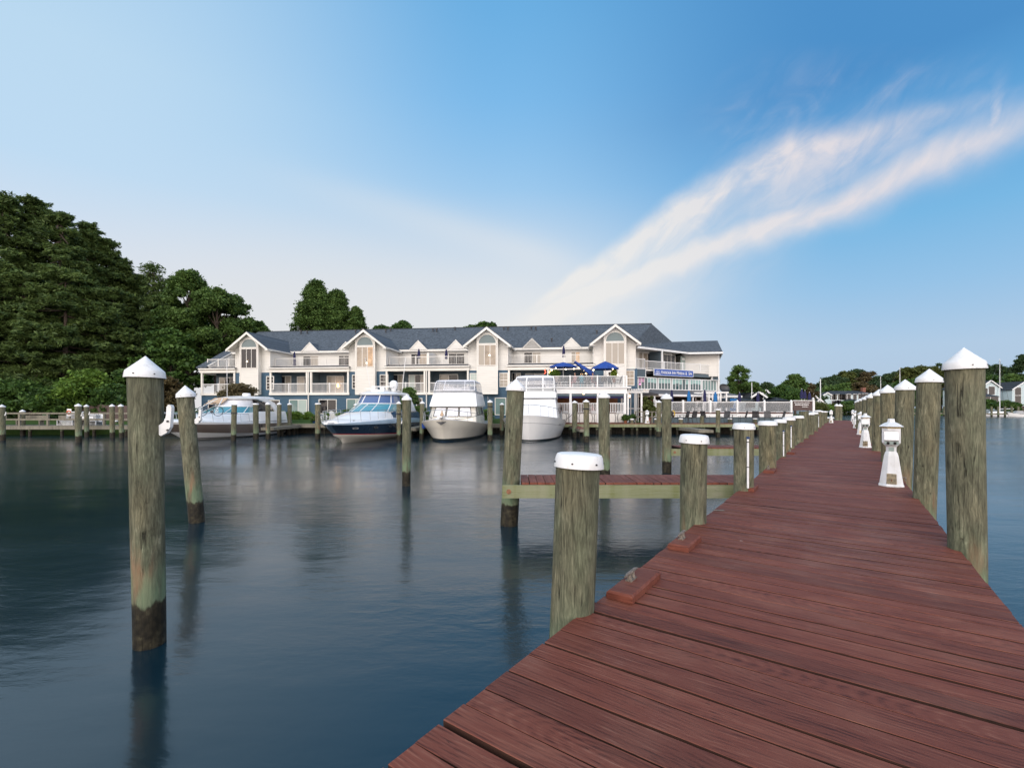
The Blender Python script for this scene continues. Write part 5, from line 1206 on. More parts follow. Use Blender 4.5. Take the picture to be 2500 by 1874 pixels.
ch = [(1648,44.2,200),(1661,44.8,170),(1677,44.0,190),(1689,45.2,160),(1704,44.2,200),(1752,44.0,190),(1771,44.4,175),(1779,44.0,205),(1822,44.0,190),(1834,44.8,170),(1860,44.6,150),(1878,44.0,200),(1887,44.3,185),(1912,44.2,195),(1921,44.8,175)]
pc = None
ordn = ['first','second','third','fourth','fifth','sixth','seventh','eighth','ninth','tenth','eleventh','twelfth','thirteenth','fourteenth','fifteenth']
for k, (x, Y, rz) in enumerate(ch):
    lab = ordn[k]+' grey sling lounge chair counted from the left behind the patio glass'
    if pc is None: pc = chair(lab, PX(x,Y), Y, zp, R(rz), group='grey sling chairs on the patio')
    else: dup(pc, (PX(x,Y), Y, zp), R(rz), lab)
for k, (x, Y) in enumerate(((1668,44.8),(1697,44.6),(1763,44.8),(1843,44.6),(1900,44.8))): cafe_table(ordn[k]+' round table counted from the left on the patio', PX(x,Y), Y, zp, .5, 'grey_metal', 'round tables on the patio')
o = thing('notice_board', 'bright blue notice board standing behind the patio glass', 'notice board', (PX(1791,45.5),45.5,zp)); MB().box(-.34,.34,-.03,.03,.15,1.35).build('board', 'bright_blue_cloth', o)
for k in range(4): MB().box(-.22,.22,-.035,-.0305,.45+k*.2,.51+k*.2).build('pale_stripe', 'pale_letter', o)
for sx in (-.3,.3): MB().box(sx-.03,sx+.03,-.02,.02,0,.149).build('leg', 'dark_metal', o)
# dark bistro sets on the promenade before the skirt wall
for k, x in enumerate((1650,1671,1690,1722,1771,1813,1845,1875,1905)):
    c = chair(ordn[k]+' black wire chair from the left before the grey skirt wall', PX(x,41.2), 41.2, .955, R((90,-90,180)[k % 3]+10*k), mat='dark_mesh', group='black wire chairs on the promenade')
for k, x in enumerate((1661,1681,1790)): cafe_table(ordn[k]+' black wire table from the left before the grey skirt wall', PX(x,41), 41.1, .955, .36, 'dark_metal', 'black wire tables on the promenade')
# low white pavilion behind the patio
o = thing('white_gazebo', 'small white pergola frame behind the bright blue umbrellas', 'pergola', (0,0,0)); a, b = PX(1716,50), PX(1773,50)
for k in range(5): xx = a+(b-a)*k/4; MB().box(xx-.06,xx+.06,49.9,50.02,zp,3.85).box(xx-.06,xx+.06,51.9,52,zp,3.85).build('post', 'trim_white', o)
MB().box(a-.2,b+.2,49.85,50.05,3.851,4.0).build('beam', 'trim_white', o); MB().box(a-.2,b+.2,51.85,52.05,3.851,4.0).build('beam', 'trim_white', o); MB().box(a,b,51.9,51.95,zp,3.1).build('back_panel', 'trim_white', o)
for k in range(2): MB().box(a,b,49.93,49.97,2.9+.45*k,2.96+.45*k).build('cross_bar', 'trim_white', o)
# banner at the end of the patio
o = thing('banner', 'brown banner with rows of faded white lettering at the right end of the patio', 'banner', (0,0,0)); a, b = PX(1936,43.4), PX(1983,43.4); za, zb = TZ(978.5,43.4), TZ(1002,43.4)
MB().box(a,b,43.38,43.41,zb,za).build('banner_cloth', 'brown_sign', o)
rg = random.Random(8)
for r_, (yy, hh, xa, xb) in enumerate(((982,1.6,1939,1975),(986.5,2.4,1941,1974),(992,1.4,1958,1972))):
    m = MB(); x = PX(xa,43.4)
    while x < PX(xb,43.4):
        w = rg.uniform(.05,.13); m.box(x, x+w, 43.365, 43.379, TZ(yy+hh,43.4), TZ(yy,43.4)+rg.uniform(-.02,.01)); x += w+.035
    m.build('lettering', 'trim_white', o)
MB().box(a,b,43.36,43.42,za+.001,za+.06).build('top_bar', 'trim_white', o); MB().box(b,b+.18,43.3,43.5,.9,za+.1).lathe([(.05,za+.1),(.12,za+.2),(.02,za+.32)], 8, c=(b+.09,43.4)).build('post', 'trim_white', o)
# satellite dish, blue bin, planks by the pier
o = thing('satellite_dish', 'grey satellite dish on the roof corner right of the hotel wing', 'satellite dish', P(1766,951,52)); m = MB(); m.lathe([(.02,0),(.3,.05),(.52,.18),(.60,.28)], 16, capt=False); dd = m.build('dish', 'dark_metal', o, smooth=True, rot=(R(60),R(10),0)); MB().tube([(0,0,0),(0,.1,-1.2)], .05, 6).build('mast', 'dark_metal', o)
o = thing('blue_bin', 'bright blue bin standing beside the brown banner', 'bin', (PX(1960,42.4),42.4,.95)); MB().lathe([(.20,0),(.24,.9),(.25,.93),(.22,1.0)], 10).build('bin_body', 'bright_blue_cloth', o); MB().lathe([(.25,1.0),(.2,1.05),(.02,1.07)], 10).build('lid', 'bright_blue_cloth', o)
# ================================================================== boats
def ease(u, u0, p): return 1 if u <= u0 else max(0, 1-((u-u0)/(1-u0))**p)**.62
def hull(par, L, rows, mats, N=26, stern=.9, name='hull'):
    """rows, keel first: (half breadth, z stern, z mid, z bow, x bow, fullness start, power); mats: one index per band"""
    m = MB(); rings = []
    def row(u, r):
        hb, zs, zm, zb, xb, u0, p = r
        w = hb*ease(u, u0, p)*(stern+(1-stern)*min(1, u/.35)); z = zs*(1-u)*(1-2*u)+zm*4*u*(1-u)+zb*u*(2*u-1)
        return xb*u, w, z
    for k in range(N+1):
        u = (k/N)**.85 if k else 0; u = 1-(1-k/N)**1.25
        port = [row(u, r) for r in rows]
        rings.append([(x,-w,z) for x, w, z in port[::-1]]+[(x,w,z) for x, w, z in (port[1:] if rows[0][0] == 0 else port)])
    nb = len(rows)-1; mm = [mats[nb-1-q] for q in range(nb)]+([] if rows[0][0] == 0 else [mats[0]])+[mats[q] for q in range(nb)]
    m.loft(rings, mats=mm)
    b = 0; n_ = len(rings[0]); m.face(list(range(n_))[::-1], mats[-1])
    return m, rings
def outline(xf, xb, w, rf, z, n=7, rb=0, pw=1.0):
    """plan outline with a rounded front"""
    pts = []
    for k in range(2*n+1):
        a = -math.pi/2+math.pi*k/(2*n); y = w*math.sin(a); c = max(0, math.cos(a))**pw; pts.append((xf-rf+rf*c, y, z))
    pts.append((xb, w*.96, z)); pts.append((xb-rb, w*.5, z)); pts.append((xb-rb, -w*.5, z)); pts.append((xb, -w*.96, z)); return pts
def house(par, name, mat, levels, cap=True, bot=False, smooth=True):
    m = MB(); R_ = [outline(*l) for l in levels]; m.loft(R_, closed=True); n_ = len(R_[0])
    if cap: b = len(m.v)-n_; m.face([b+q for q in range(n_)])
    if bot: m.face([q for q in range(n_)][::-1])
    o = m.build(name, mat, par, smooth); return o
def deckface(rings, camber=.12):
    m = MB(); rr = []
    for r in rings:
        a, b = r[0], r[-1]; rr.append([(a[0], a[1]*f, a[2]+camber*(1-f*f)) for f in (1,.75,.5,.25,0,-.25,-.5,-.75,-1)])
    m.loft(rr); return m
def bowrail(par, rings, i0, h, mat='steel_rail', inset=.9, step=2, name='bow_rail', r=.02, both=True):
    m = MB(); top = {-1: [], 1: []}
    idx = list(range(i0, len(rings)))
    for sg in (-1, 1):
        for i in idx:
            a = rings[i][0] if sg < 0 else rings[i][-1]; p = Vector((a[0]-(.05 if i < len(rings)-1 else .1), a[1]*inset, a[2]))
            q = p+Vector((.10, 0, h)); top[sg].append(q)
            if (i-i0) % step == 0: m.tube([p, q], r*.7, 5)
    m.tube(top[-1]+top[1][::-1], r, 6); return m.build(name, mat, par, True)
def boat(name, label, bow, stern, group='cruising boats moored in front of the hotel'):
    b = Vector((*bow,0)); s = Vector((*stern,0)); d_ = b-s; o = thing(name, label, 'boat', (s.x,s.y,0), math.atan2(d_.y, d_.x), group); return o, d_.length
def cleatbit(par, x, y, z, mat='black'): MB().box(x-.12,x+.12,y-.03,y+.03,z+.05,z+.08).box(x-.04,x+.04,y-.03,y+.03,z,z+.05).build('deck_cleat', mat, par)
def hole(par, x, y, z, w, h, mat='black', name='porthole', nrm=(0,1), rim=True):
    nx, ny = nrm; tx, ty = ny, -nx; m = MB(); n_ = 14
    ring = lambda k, o_: [(x+nx*o_+tx*w*k*math.cos(q*2*math.pi/n_), y+ny*o_+ty*w*k*math.cos(q*2*math.pi/n_), z+h*k*math.sin(q*2*math.pi/n_)) for q in range(n_)]
    m.loft([ring(1.25,.005), ring(1.2,.02), ring(1.0,.02)], closed=True); f = m.build(name, 'grey_metal', par, True)
    m = MB(); m.poly(ring(1.0,.012)); m.build('pane', mat, f)
# ---- 1: beige-banded cruiser
o1, L = boat('motor_cruiser', 'white motor cruiser with a beige-brown hull band and a bicycle on its foredeck', (-22.95,30.5), (-22.05,43.0)); L = 12.3
rows = [(0,-.5,-.5,.0,L-2.1,.3,2),(1.85,.0,.0,.16,L-1.75,.42,2.0),(1.93,.10,.10,.20,L-1.70,.42,2.0),(2.04,.26,.30,.64,L-1.05,.56,2.3),(2.1,.98,1.04,1.20,L-.15,.62,2.6),(2.08,1.12,1.18,1.36,L,.62,2.7)]
m, rg_ = hull(o1, L, rows, [0,1,0,2,0]); m.build('hull', ['white_gloss','boot_black','brown_gloss'], o1, True)
deckface(rg_, .22).build('deck', 'white_gloss', o1, True)
house(o1, 'cabin_top', 'white_gloss', [(11.2,.6,1.85,4.2,1.25),(10.3,.7,1.72,4.6,1.62),(9.1,.8,1.62,3.6,1.86),(8.3,.9,1.50,3.0,1.93)])
house(o1, 'windshield', 'cyan_glass', [(8.25,4.6,1.50,2.6,1.92),(7.3,4.5,1.38,2.1,2.22),(6.9,4.4,1.33,1.9,2.38)], cap=False)
m = MB(); T3 = [outline(8.25,4.6,1.51,2.6,1.92), outline(6.9,4.4,1.34,1.9,2.40)]
m.tube(T3[1][:15], .035, 5); [m.tube([T3[0][q], T3[1][q]], .03, 5) for q in (1,4,7,10,13)]; m.build('windshield_frame', 'white_gloss', o1, True)
house(o1, 'enclosure_panel', 'canvas_white', [(6.9,4.7,1.33,1.9,2.40),(6.3,4.6,1.28,1.5,2.85),(5.9,4.5,1.24,1.3,3.02)], cap=False)
house(o1, 'hard_top', 'white_gloss', [(6.3,2.0,1.42,1.5,2.98),(6.35,1.9,1.45,1.5,3.06),(5.6,1.9,1.25,1.6,3.20),(4.8,2.0,.8,1.4,3.27)], bot=True)
for sg in (-1, 1):
    m = MB(); m.prism([(5.0,sg*1.42,3.08),(3.4,sg*1.46,3.10),(2.2,sg*1.56,2.72),(1.55,sg*1.78,1.95),(1.25,sg*1.85,1.25),(2.5,sg*1.87,1.25),(2.35,sg*1.80,1.95),(2.75,sg*1.60,2.48),(3.7,sg*1.48,2.86)], (0,-sg*.12,0)); m.build('arch_leg', 'white_gloss', o1)
    m = MB(); m.prism([(4.9,sg*1.33,2.95),(3.75,sg*1.35,2.84),(2.85,sg*1.45,2.45),(2.6,sg*1.58,2.0),(4.7,sg*1.48,2.0)], (0,-sg*.02,0)); m.build('side_window', 'window_pane_dark', o1)
house(o1, 'coaming', 'white_gloss', [(6.2,.7,1.92,1.2,1.2),(6.0,.75,1.86,1.2,1.72),(5.4,.8,1.78,1.0,1.98)])
MB().lathe([(.30,3.24),(.32,3.30),(.32,3.44),(.26,3.52)], 16, c=(3.7,0)).build('radar_dome', 'white_gloss', o1, True)
bowrail(o1, rg_, 11, .62, inset=.88, step=2)
for x in (9.0,7.0): hole(o1, x, 2.03 if x == 7 else 1.72, .88, .19, .06, nrm=(.05,1) if x == 7 else (.34,.94))
for k in range(3): x = 5.35-k*.28; MB().prism([(x,2.055,.66),(x+.12,2.055,.66),(x+.18,2.075,.98),(x+.06,2.075,.98)], (0,.03,0)).build('vent_slot', 'black', o1)
cleatbit(o1, 10.2, 1.0, 1.42); cleatbit(o1, 5.0, 1.86, 1.35)
m = MB(); m.tube([(8.6,.9,1.98),(6.9,.2,3.0)], .035, 5).tube([(8.6,-.9,1.98),(6.9,-.2,3.0)], .035, 5); m.build('support_strut', 'white_gloss', o1)
MB().tube([(4.4,-1.2,3.2),(4.3,-1.3,6.2)], .018, 5).build('antenna', 'white_gloss', o1)
MB().prism([(7.4,-1.0,2.5),(6.3,-.9,3.05),(6.2,.2,3.08),(6.9,.1,2.62)], (0,.04,.02)).build('tan_cover', 'tan_canvas', o1)
# bicycle on the foredeck
c_ = o1.matrix_basis.copy(); bk = thing('bicycle', 'dark bicycle leaning on the foredeck of the beige-banded cruiser', 'bicycle', (0,0,0)); px_ = P(493,0,33.2)
bk.location = (px_.x, 33.2, 1.72); bk.rotation_euler = (R(-6), 0, R(8))
for k, x in enumerate((0,1.05)):
    rx = 0 if k == 0 else 1.05
    w_ = MB(); w_.tube([(rx+.335*math.cos(a*.2618), 0, .335+.335*math.sin(a*.2618)) for a in range(24)], .022, 6, closed=True); wh = w_.build('wheel', 'black', bk, True)
    w_ = MB()
    for a in range(12): w_.tube([(rx,0,.335),(rx+.32*math.cos(a*.5236),0,.335+.32*math.sin(a*.5236))], .004, 3)
    w_.tube([(rx,-.04,.335),(rx,.04,.335)], .025, 8); w_.build('spokes', 'steel_rail', wh)
m = MB(); A_, B_, C_, D_, E_ = (1.05,0,.335), (.62,0,.29), (.72,0,.78), (.20,0,.84), (0,0,.335)
for a, b in ((A_,B_),(A_,C_),(B_,C_),(C_,D_),(B_,(.17,0,.72)),(E_,D_),(D_,(.22,0,.98))): m.tube([a,b], .018, 6)
m.tube([C_, (.74,0,.90)], .014, 5); m.build('frame', 'navy_gloss', bk, True)
MB().box(.62,.88,-.06,.06,.90,.94).build('saddle', 'black', bk); MB().tube([(.14,-.28,1.0),(.22,-.1,1.0),(.22,.1,1.0),(.14,.28,1.0)], .014, 6).build('handlebar', 'black', bk)
MB().tube([(.62,-.03,.29),(.62,.03,.29)], .09, 12).tube([(.62,-.08,.29),(.70,-.08,.16)], .012, 5).tube([(.62,.08,.29),(.54,.08,.42)], .012, 5).build('crank', 'dark_metal', bk)
# ---- 2: navy express cruiser
o2, L = boat('express_cruiser', 'navy-hulled express cruiser with a red boot stripe and blue-tinted windows', (-11.15,28.7), (-9.9,41.4)); L = 12.8
rows = [(0,-.6,-.6,-.1,L-1.75,.2,2),(1.35,-.02,-.02,.34,L-1.5,.30,1.9),(1.85,.20,.22,.50,L-1.15,.40,2.0),(1.93,.32,.36,.60,L-1.06,.42,2.0),(1.96,.38,.42,.66,L-1.0,.42,2.0),(2.12,1.05,1.16,1.22,L-.14,.50,2.3),(2.14,1.20,1.34,1.27,L-.04,.50,2.35),(2.12,1.36,1.50,1.31,L,.50,2.4)]
m, rg_ = hull(o2, L, rows, [0,0,0,2,1,3,3]); m.build('hull', ['cream_gloss','navy_gloss','red_gloss','paleblue_gloss'], o2, True)
deckface(rg_, .2).build('deck', 'white_gloss', o2, True)
house(o2, 'cabin_top', 'white_gloss', [(12.0,.6,1.8,4.6,1.36),(11.0,.7,1.68,4.6,1.68),(9.6,.8,1.58,3.8,1.93),(8.7,.9,1.50,3.0,2.02)])
house(o2, 'cockpit_side', 'navy_gloss', [(7.5,.4,2.0,1.8,1.40),(7.3,.5,1.96,1.8,1.85),(7.0,1.0,1.88,1.6,2.02)])
house(o2, 'windshield', 'cyan_glass', [(8.6,4.4,1.62,2.8,2.0),(7.5,4.3,1.50,2.2,2.40),(6.9,4.2,1.44,1.9,2.60)], cap=False)
T3 = [outline(8.6,4.4,1.63,2.8,2.0), outline(6.9,4.2,1.45,1.9,2.61)]; m = MB(); m.tube(T3[1][:15], .04, 5); m.tube(T3[0][:15], .03, 5); [m.tube([T3[0][q], T3[1][q]], .035, 5) for q in (2,5,7,9,12)]; m.build('windshield_frame', 'white_gloss', o2, True)
house(o2, 'upper_window', 'blue_glass', [(6.85,3.9,1.45,1.8,2.64),(6.55,3.8,1.36,1.5,2.95),(6.2,3.8,1.28,1.3,3.28)], cap=False)
T3 = [outline(6.86,3.9,1.46,1.8,2.64), outline(6.2,3.8,1.29,1.3,3.29)]; m = MB(); [m.tube([T3[0][q], T3[1][q]], .04, 5) for q in (2,5,9,12)]; m.build('window_post', 'white_gloss', o2, True)
house(o2, 'hard_top', 'white_gloss', [(6.4,1.8,1.40,1.3,3.27),(6.42,1.7,1.46,1.3,3.36),(6.0,1.8,1.34,1.3,3.50),(5.4,1.9,1.1,1.2,3.56)], bot=True)
for sg in (-1, 1): m = MB(); m.prism([(3.6,sg*1.38,3.34),(1.9,sg*1.40,3.36),(1.3,sg*1.62,2.6),(.9,sg*1.8,1.8),(2.1,sg*1.85,1.8),(2.3,sg*1.66,2.5)], (0,-sg*.12,0)); m.build('arch_leg', 'white_gloss', o2)
m = MB(); m.box(4.0,4.2,-.9,.9,3.95,4.02).box(3.9,4.3,-.14,.14,3.55,3.95); m.box(4.02,4.18,-1.5,-.4,3.80,3.86); m.build('radar_mast', 'white_gloss', o2)
MB().lathe([(.16,3.62),(.30,3.98),(.34,4.15),(.31,4.32),(.2,4.45),(.04,4.5)], 16, c=(3.7,.75)).build('radar_dome', 'white_gloss', o2, True); MB().box(3.2,5.1,-.55,.45,3.55,3.70).build('roof_hatch', 'white_gloss', o2); MB().lathe([(.20,3.56),(.30,3.62),(.04,3.66)], 12, c=(4.4,-1.0)).build('gps_disc', 'white_gloss', o2); MB().lathe([(.20,3.56),(.30,3.62),(.04,3.66)], 12, c=(4.0,1.25)).build('gps_disc', 'white_gloss', o2)
for y, x2, z2 in ((-1.25,4.2,6.3),(1.3,2.2,6.4)): MB().tube([(3.4,y,3.4),(x2 if y < 0 else 3.0,y*(1.15),z2)], .02, 5).build('antenna', 'white_gloss', o2)
bowrail(o2, rg_, 9, .68, inset=.9, step=2)
MB().prism([(12.4,-.25,1.30),(13.35,-.12,1.30),(13.35,.12,1.30),(12.4,.25,1.30)], (0,0,.10)).build('bow_platform', 'white_gloss', o2); MB().tube([(13.2,0,1.25),(13.0,0,1.0),(12.72,0,.92)], .035, 6).build('anchor', 'steel_rail', o2, True)
for x, y, n_ in ((11.45,1.02,(.60,.80)),(9.75,1.70,(.27,.96)),(7.9,2.02,(.05,1))): hole(o2, x, y, .98, .17, .05, nrm=n_)
cleatbit(o2, 11.4, .9, 1.42)
# ---- 3: cream trawler
o3, L = boat('trawler_yacht', 'cream flybridge trawler with clear vinyl enclosure, bow straight to the camera', (-4.65,30.9), (-4.0,43.3)); L = 12.4
rows = [(0,-.6,-.6,-.25,L-.85,.2,2),(1.75,-.05,-.05,.02,L-.72,.34,2.2),(1.86,.14,.14,.20,L-.62,.36,2.2),(2.10,.66,.66,.98,L-.22,.46,2.4),(2.14,.69,.69,1.02,L-.18,.46,2.4),(2.30,1.02,1.02,1.50,L,.52,2.6),(2.33,1.06,1.06,1.55,L+.03,.52,2.6)]
m, rg_ = hull(o3, L, rows, [2,1,0,0,0,3]); m.build('hull', ['cream_gloss','boot_black','blue_pot','white_gloss'], o3, True)
deckface(rg_, .10).build('deck', 'white_gloss', o3, True)
W_ = 1.78
def slabhouse(par, name, mat, lv, cap=True):
    """lv: (x front, x back, half width, z)"""
    m = MB(); rr = [[(xf-.15,-w,z),(xf,-w*.86,z),(xf+.05,0,z),(xf,w*.86,z),(xf-.15,w,z),(xb,w,z),(xb,-w,z)] for xf, xb, w, z in lv]; m.loft(rr, closed=True)
    if cap: b = len(m.v)-7; m.face([b+q for q in range(7)])
    return m.build(name, mat, par)
slabhouse(o3, 'cabin_base', 'cream_gloss', [(8.6,3.0,W_+.02,1.1),(8.5,3.0,W_,1.58)])
slabhouse(o3, 'cabin_wall', 'cream_gloss', [(8.5,3.0,W_,1.581),(8.0,3.0,1.62,2.42)])
for a, b in ((-.86,-.33),(-.27,.27),(.33,.86)):
    f = lambda yy, z: (8.5+.05*(1-abs(yy)) - (z-1.58)*.595+.055, yy*(W_-(z-1.58)*.19)*.93, z)
    m = MB(); m.poly([f(a,1.66),f(b,1.66),f(b,2.34),f(a,2.34)]); pn = m.build('windscreen_pane', 'pane_pale' if 0 else 'canvas_white', o3)
    m = MB(); c4 = [Vector(f(a,1.66)),Vector(f(b,1.66)),Vector(f(b,2.34)),Vector(f(a,2.34))]
    for q in range(4): m.bar(c4[q]+Vector((.01,0,0)), c4[(q+1) % 4]+Vector((.01,0,0)), .035)
    m.build('frame', 'black', pn)
for sg in (-1,1):
    for k in range(3): x = 7.7-k*1.45; m = MB(); m.prism([(x,sg*(W_-.02),1.70),(x-1.2,sg*(W_-.02),1.70),(x-1.2,sg*(1.66),2.32),(x-.25,sg*(1.66),2.32)], (0,sg*.03,0)); m.build('side_window', 'window_pane_dark', o3)
slabhouse(o3, 'flybridge_front', 'white_gloss', [(8.35,2.4,1.78,2.40),(8.25,2.4,1.80,2.50),(7.75,2.6,1.62,3.42)])
slabhouse(o3, 'enclosure_base', 'grey_plastic', [(7.72,3.0,1.64,3.421),(7.62,3.0,1.62,3.58)], cap=False)
slabhouse(o3, 'vinyl_enclosure', 'vinyl', [(7.62,3.2,1.60,3.60),(7.40,3.3,1.56,4.12),(7.15,3.4,1.50,4.34)], cap=False)
slabhouse(o3, 'bimini_top', 'canvas_white', [(7.2,3.3,1.52,4.34),(7.0,3.5,1.40,4.44),(6.2,4.2,.9,4.50)])
m = MB()
for y in (-.97,-.5,.5,.97):
    m.tube([(7.70+.02-abs(y)*.05,y*1.60,3.60),(7.46-abs(y)*.05,y*1.56,4.12),(7.2-abs(y)*.05,y*1.50,4.35)], .03, 5)
m.tube([(7.60,-1.58,3.62),(7.78,0,3.62),(7.60,1.58,3.62)], .035, 5); m.build('enclosure_frame', 'canvas_white', o3)
m = MB(); m.box(6.0,6.6,-1.0,-.3,3.45,3.95).box(6.0,6.6,.4,1.0,3.45,3.95).box(6.9,7.1,-.6,.5,3.45,3.85); m.build('helm_seat', 'canvas_white', o3)
MB().prism([(11.6,-.28,1.62),(13.1,-.16,1.66),(13.1,.16,1.66),(11.6,.28,1.62)], (0,0,.09)).build('bowsprit', 'white_gloss', o3)
MB().prism([(12.52,-.32,1.36),(12.52,.32,1.36),(12.60,0,1.16)], (.04,0,.02)).build('anchor', 'dark_metal', o3)
MB().lathe([(.10,1.75),(.13,1.85),(.05,2.0),(.04,2.12)], 8, c=(12.3,0)).build('windlass', 'tan_canvas', o3, True)
bowrail(o3, rg_, 12, .62, inset=.93, step=3)
MB().prism([(2.6,2.0,1.1),(.4,2.0,1.1),(.4,2.0,2.6),(1.0,2.0,3.1),(2.6,2.0,3.3)], (0,.03,0)).build('aft_panel', 'grey_plastic', o3)
# ---- 4: white convertible fishing yacht
o4, L = boat('fishing_yacht', 'white flybridge fishing yacht with broad plain hull behind the thick piling', (1.08,30.7), (2.7,43.4)); L = 12.8
rows = [(0,-.6,-.6,-.2,L-1.0,.2,2),(1.85,-.04,-.04,.03,L-.80,.36,2.1),(1.95,.10,.10,.14,L-.74,.38,2.1),(2.22,.75,.86,1.28,L-.16,.48,2.4),(2.24,.78,.89,1.31,L-.15,.48,2.4),(2.36,1.02,1.22,1.74,L,.52,2.6),(2.40,1.07,1.27,1.80,L+.04,.52,2.6)]
m, rg_ = hull(o4, L, rows, [0,1,0,2,0,0]); m.build('hull', ['white_gloss','boot_black','grey_plastic'], o4, True)
deckface(rg_, .12).build('deck', 'white_gloss', o4, True)
slabhouse(o4, 'cabin_front', 'white_gloss', [(9.6,3.4,1.78,1.5),(8.6,3.4,1.66,2.45),(8.0,3.4,1.58,2.98)])
MB().tube([(8.02,-1.52,3.0),(8.13,0,3.0),(8.02,1.52,3.0)], .04, 6).build('trim_line', 'dark_metal', o4, True)
slabhouse(o4, 'flybridge_front', 'white_gloss', [(8.05,2.6,1.60,3.04),(7.95,2.6,1.64,3.1),(7.75,2.8,1.56,3.55)])
slabhouse(o4, 'enclosure_base', 'grey_plastic', [(7.73,3.0,1.55,3.551),(7.68,3.0,1.54,3.80)], cap=False)
slabhouse(o4, 'vinyl_enclosure', 'vinyl', [(7.66,3.2,1.52,3.82),(7.45,3.3,1.50,4.4),(7.2,3.4,1.44,4.66)], cap=False)
slabhouse(o4, 'bimini_top', 'canvas_white', [(7.25,3.3,1.46,4.62),(7.1,3.4,1.36,4.76),(6.4,4.0,.9,4.86)])
m = MB()
for y in (-.98,-.42,.42,.98): m.tube([(7.74-abs(y)*.06,y*1.53,3.56),(7.50-abs(y)*.05,y*1.50,4.4),(7.22-abs(y)*.05,y*1.44,4.68)], .06 if abs(y) < .5 else .045, 6)
m.tube([(7.66,-1.52,3.82),(7.74,0,3.82),(7.66,1.52,3.82)], .04, 5).tube([(7.6,-1.5,4.12),(7.64,0,4.12),(7.6,1.5,4.12)], .02, 5); m.build('enclosure_frame', 'white_gloss', o4, True)
MB().box(6.0,6.7,-.7,.7,3.5,4.1).build('helm_seat', 'black', o4)
bowrail(o4, rg_, 10, .70, inset=.86, step=2)
for x in (9.6,9.0): hole(o4, x, 1.97 if x > 9.2 else 2.10, 1.10, .07, .05, nrm=(.28,.96))
MB().prism([(2.6,1.9,1.2),(.4,1.9,1.2),(.4,1.9,2.2),(2.6,1.9,2.6)], (0,.03,0)).build('aft_panel', 'dark_mesh', o4)
# ---- mooring ropes
def rope(label, a, b, sag=.3):
    o = thing('mooring_rope', label, 'rope', (0,0,0), 0, 'mooring ropes'); a = Vector(a); b = Vector(b)
    MB().tube([a.lerp(b, t/10)-Vector((0,0,sag*4*t/10*(1-t/10))) for t in range(11)], .018, 5).build('rope', 'dark_metal', o, True)
rope('dark rope from the rusty piling to the windshield side of the beige-banded cruiser', P(570,1001,32.6), P(545,1007,34.5), .06)
rope('dark rope from the navy boat to the pale piling at its side', P(974,1001,32.3), P(940,1003,34), .05)
rope('slack rope hanging along the waterline of the white fishing yacht', P(1300,1067,32), P(1345,1071,34), .05)
rope('bow line of the navy cruiser to the flat-capped piling left of it', P(776,1004,31.6), P(803,1028,29.3), .15)
rope('bow line of the cream trawler to the roped piling on its right', P(1196,1000,32.8), P(1092,1022,31.4), .25)
rope('bow line of the cream trawler to the piling with the blue fender', P(1030,1002,33.2), P(1072,1021,31.3), .2)
rope('bow line of the white fishing yacht to the rope-wrapped piling on its right', P(1403,1004,34.5), P(1368,1024,34), .2)
def fender(label, p, mat, r=.13, h=.55):
    o = thing('fender', label, 'fender', p, 0, 'boat fenders'); MB().lathe([(.02,-h/2),(r*.8,-h/2+.06),(r,-h/4),(r,h/4),(r*.8,h/2-.06),(.02,h/2)], 12).build('body', mat, o, True); MB().tube([(0,0,h/2),(0,.05,h/2+.5)], .012, 4).build('lanyard', 'dark_metal', o)
fender('blue fender hanging at the left bow of the cream trawler', P(1035,1038,34.2), 'blue_cloth', .16)
fender('dark fender between the navy boat and the pale piling at its side', P(969,1040,33.5), 'black')
fender('white fender at the stern of the beige-banded cruiser', P(682,1036,40.5), 'cap_white')
# ---- small boats on the far side
def sail(label, x, y_wl, x_mast, y_top, Y, hl=8, rz=0, group='far sailing boats'):
    p = P(x, 0, Y); o = thing('sailboat', label, 'boat', (p.x, Y, 0), rz, group); L = hl
    rows = [(0,-.4,-.4,0,L-.8,.2,2),(1.1,0,0,.1,L-.6,.3,2),(1.3,.7,.7,.95,L,.4,2.2)]
    m, rg2 = hull(o, L, rows, [0,0], N=12); m.build('hull', ['white_gloss'], o, True); deckface(rg2, .1).build('deck', 'white_gloss', o, True)
    house(o, 'cabin_top', 'white_gloss', [(L*.7,L*.25,.8,1.2,.8),(L*.66,L*.27,.7,1.0,1.25)])
    t = P(x_mast, y_top, Y); lx = (t.x-p.x)*math.cos(rz)
    MB().tube([(lx,0,.9),(lx,0,t.z)], [.10,.06], 6).build('mast', 'cap_white', o, True)
    MB().tube([(lx,0,2.0),(lx-L*.42,0,2.0)], .09, 6).build('boom', 'cap_white', o, True)
    m = MB()
    for q in ((L,0,1),(0.1,0,.8),(lx,1.1,.9),(lx,-1.1,.9)): m.tube([(lx,0,t.z-.1),q], .025, 3)
    m.build('rigging', 'dark_metal', o)
    return o
sail('sailboat with a tall white mast moored before the pale blue far house', 2470, 0, 2441, 876, 128, 9, R(180))
sail('sailing boat whose thin mast rises behind the third tall piling', 2215, 0, 2197, 897, 125, 8, R(180))
sail('sailing boat whose mast stands left of the fifth tall piling', 2168, 0, 2150, 919, 130, 8, R(180))
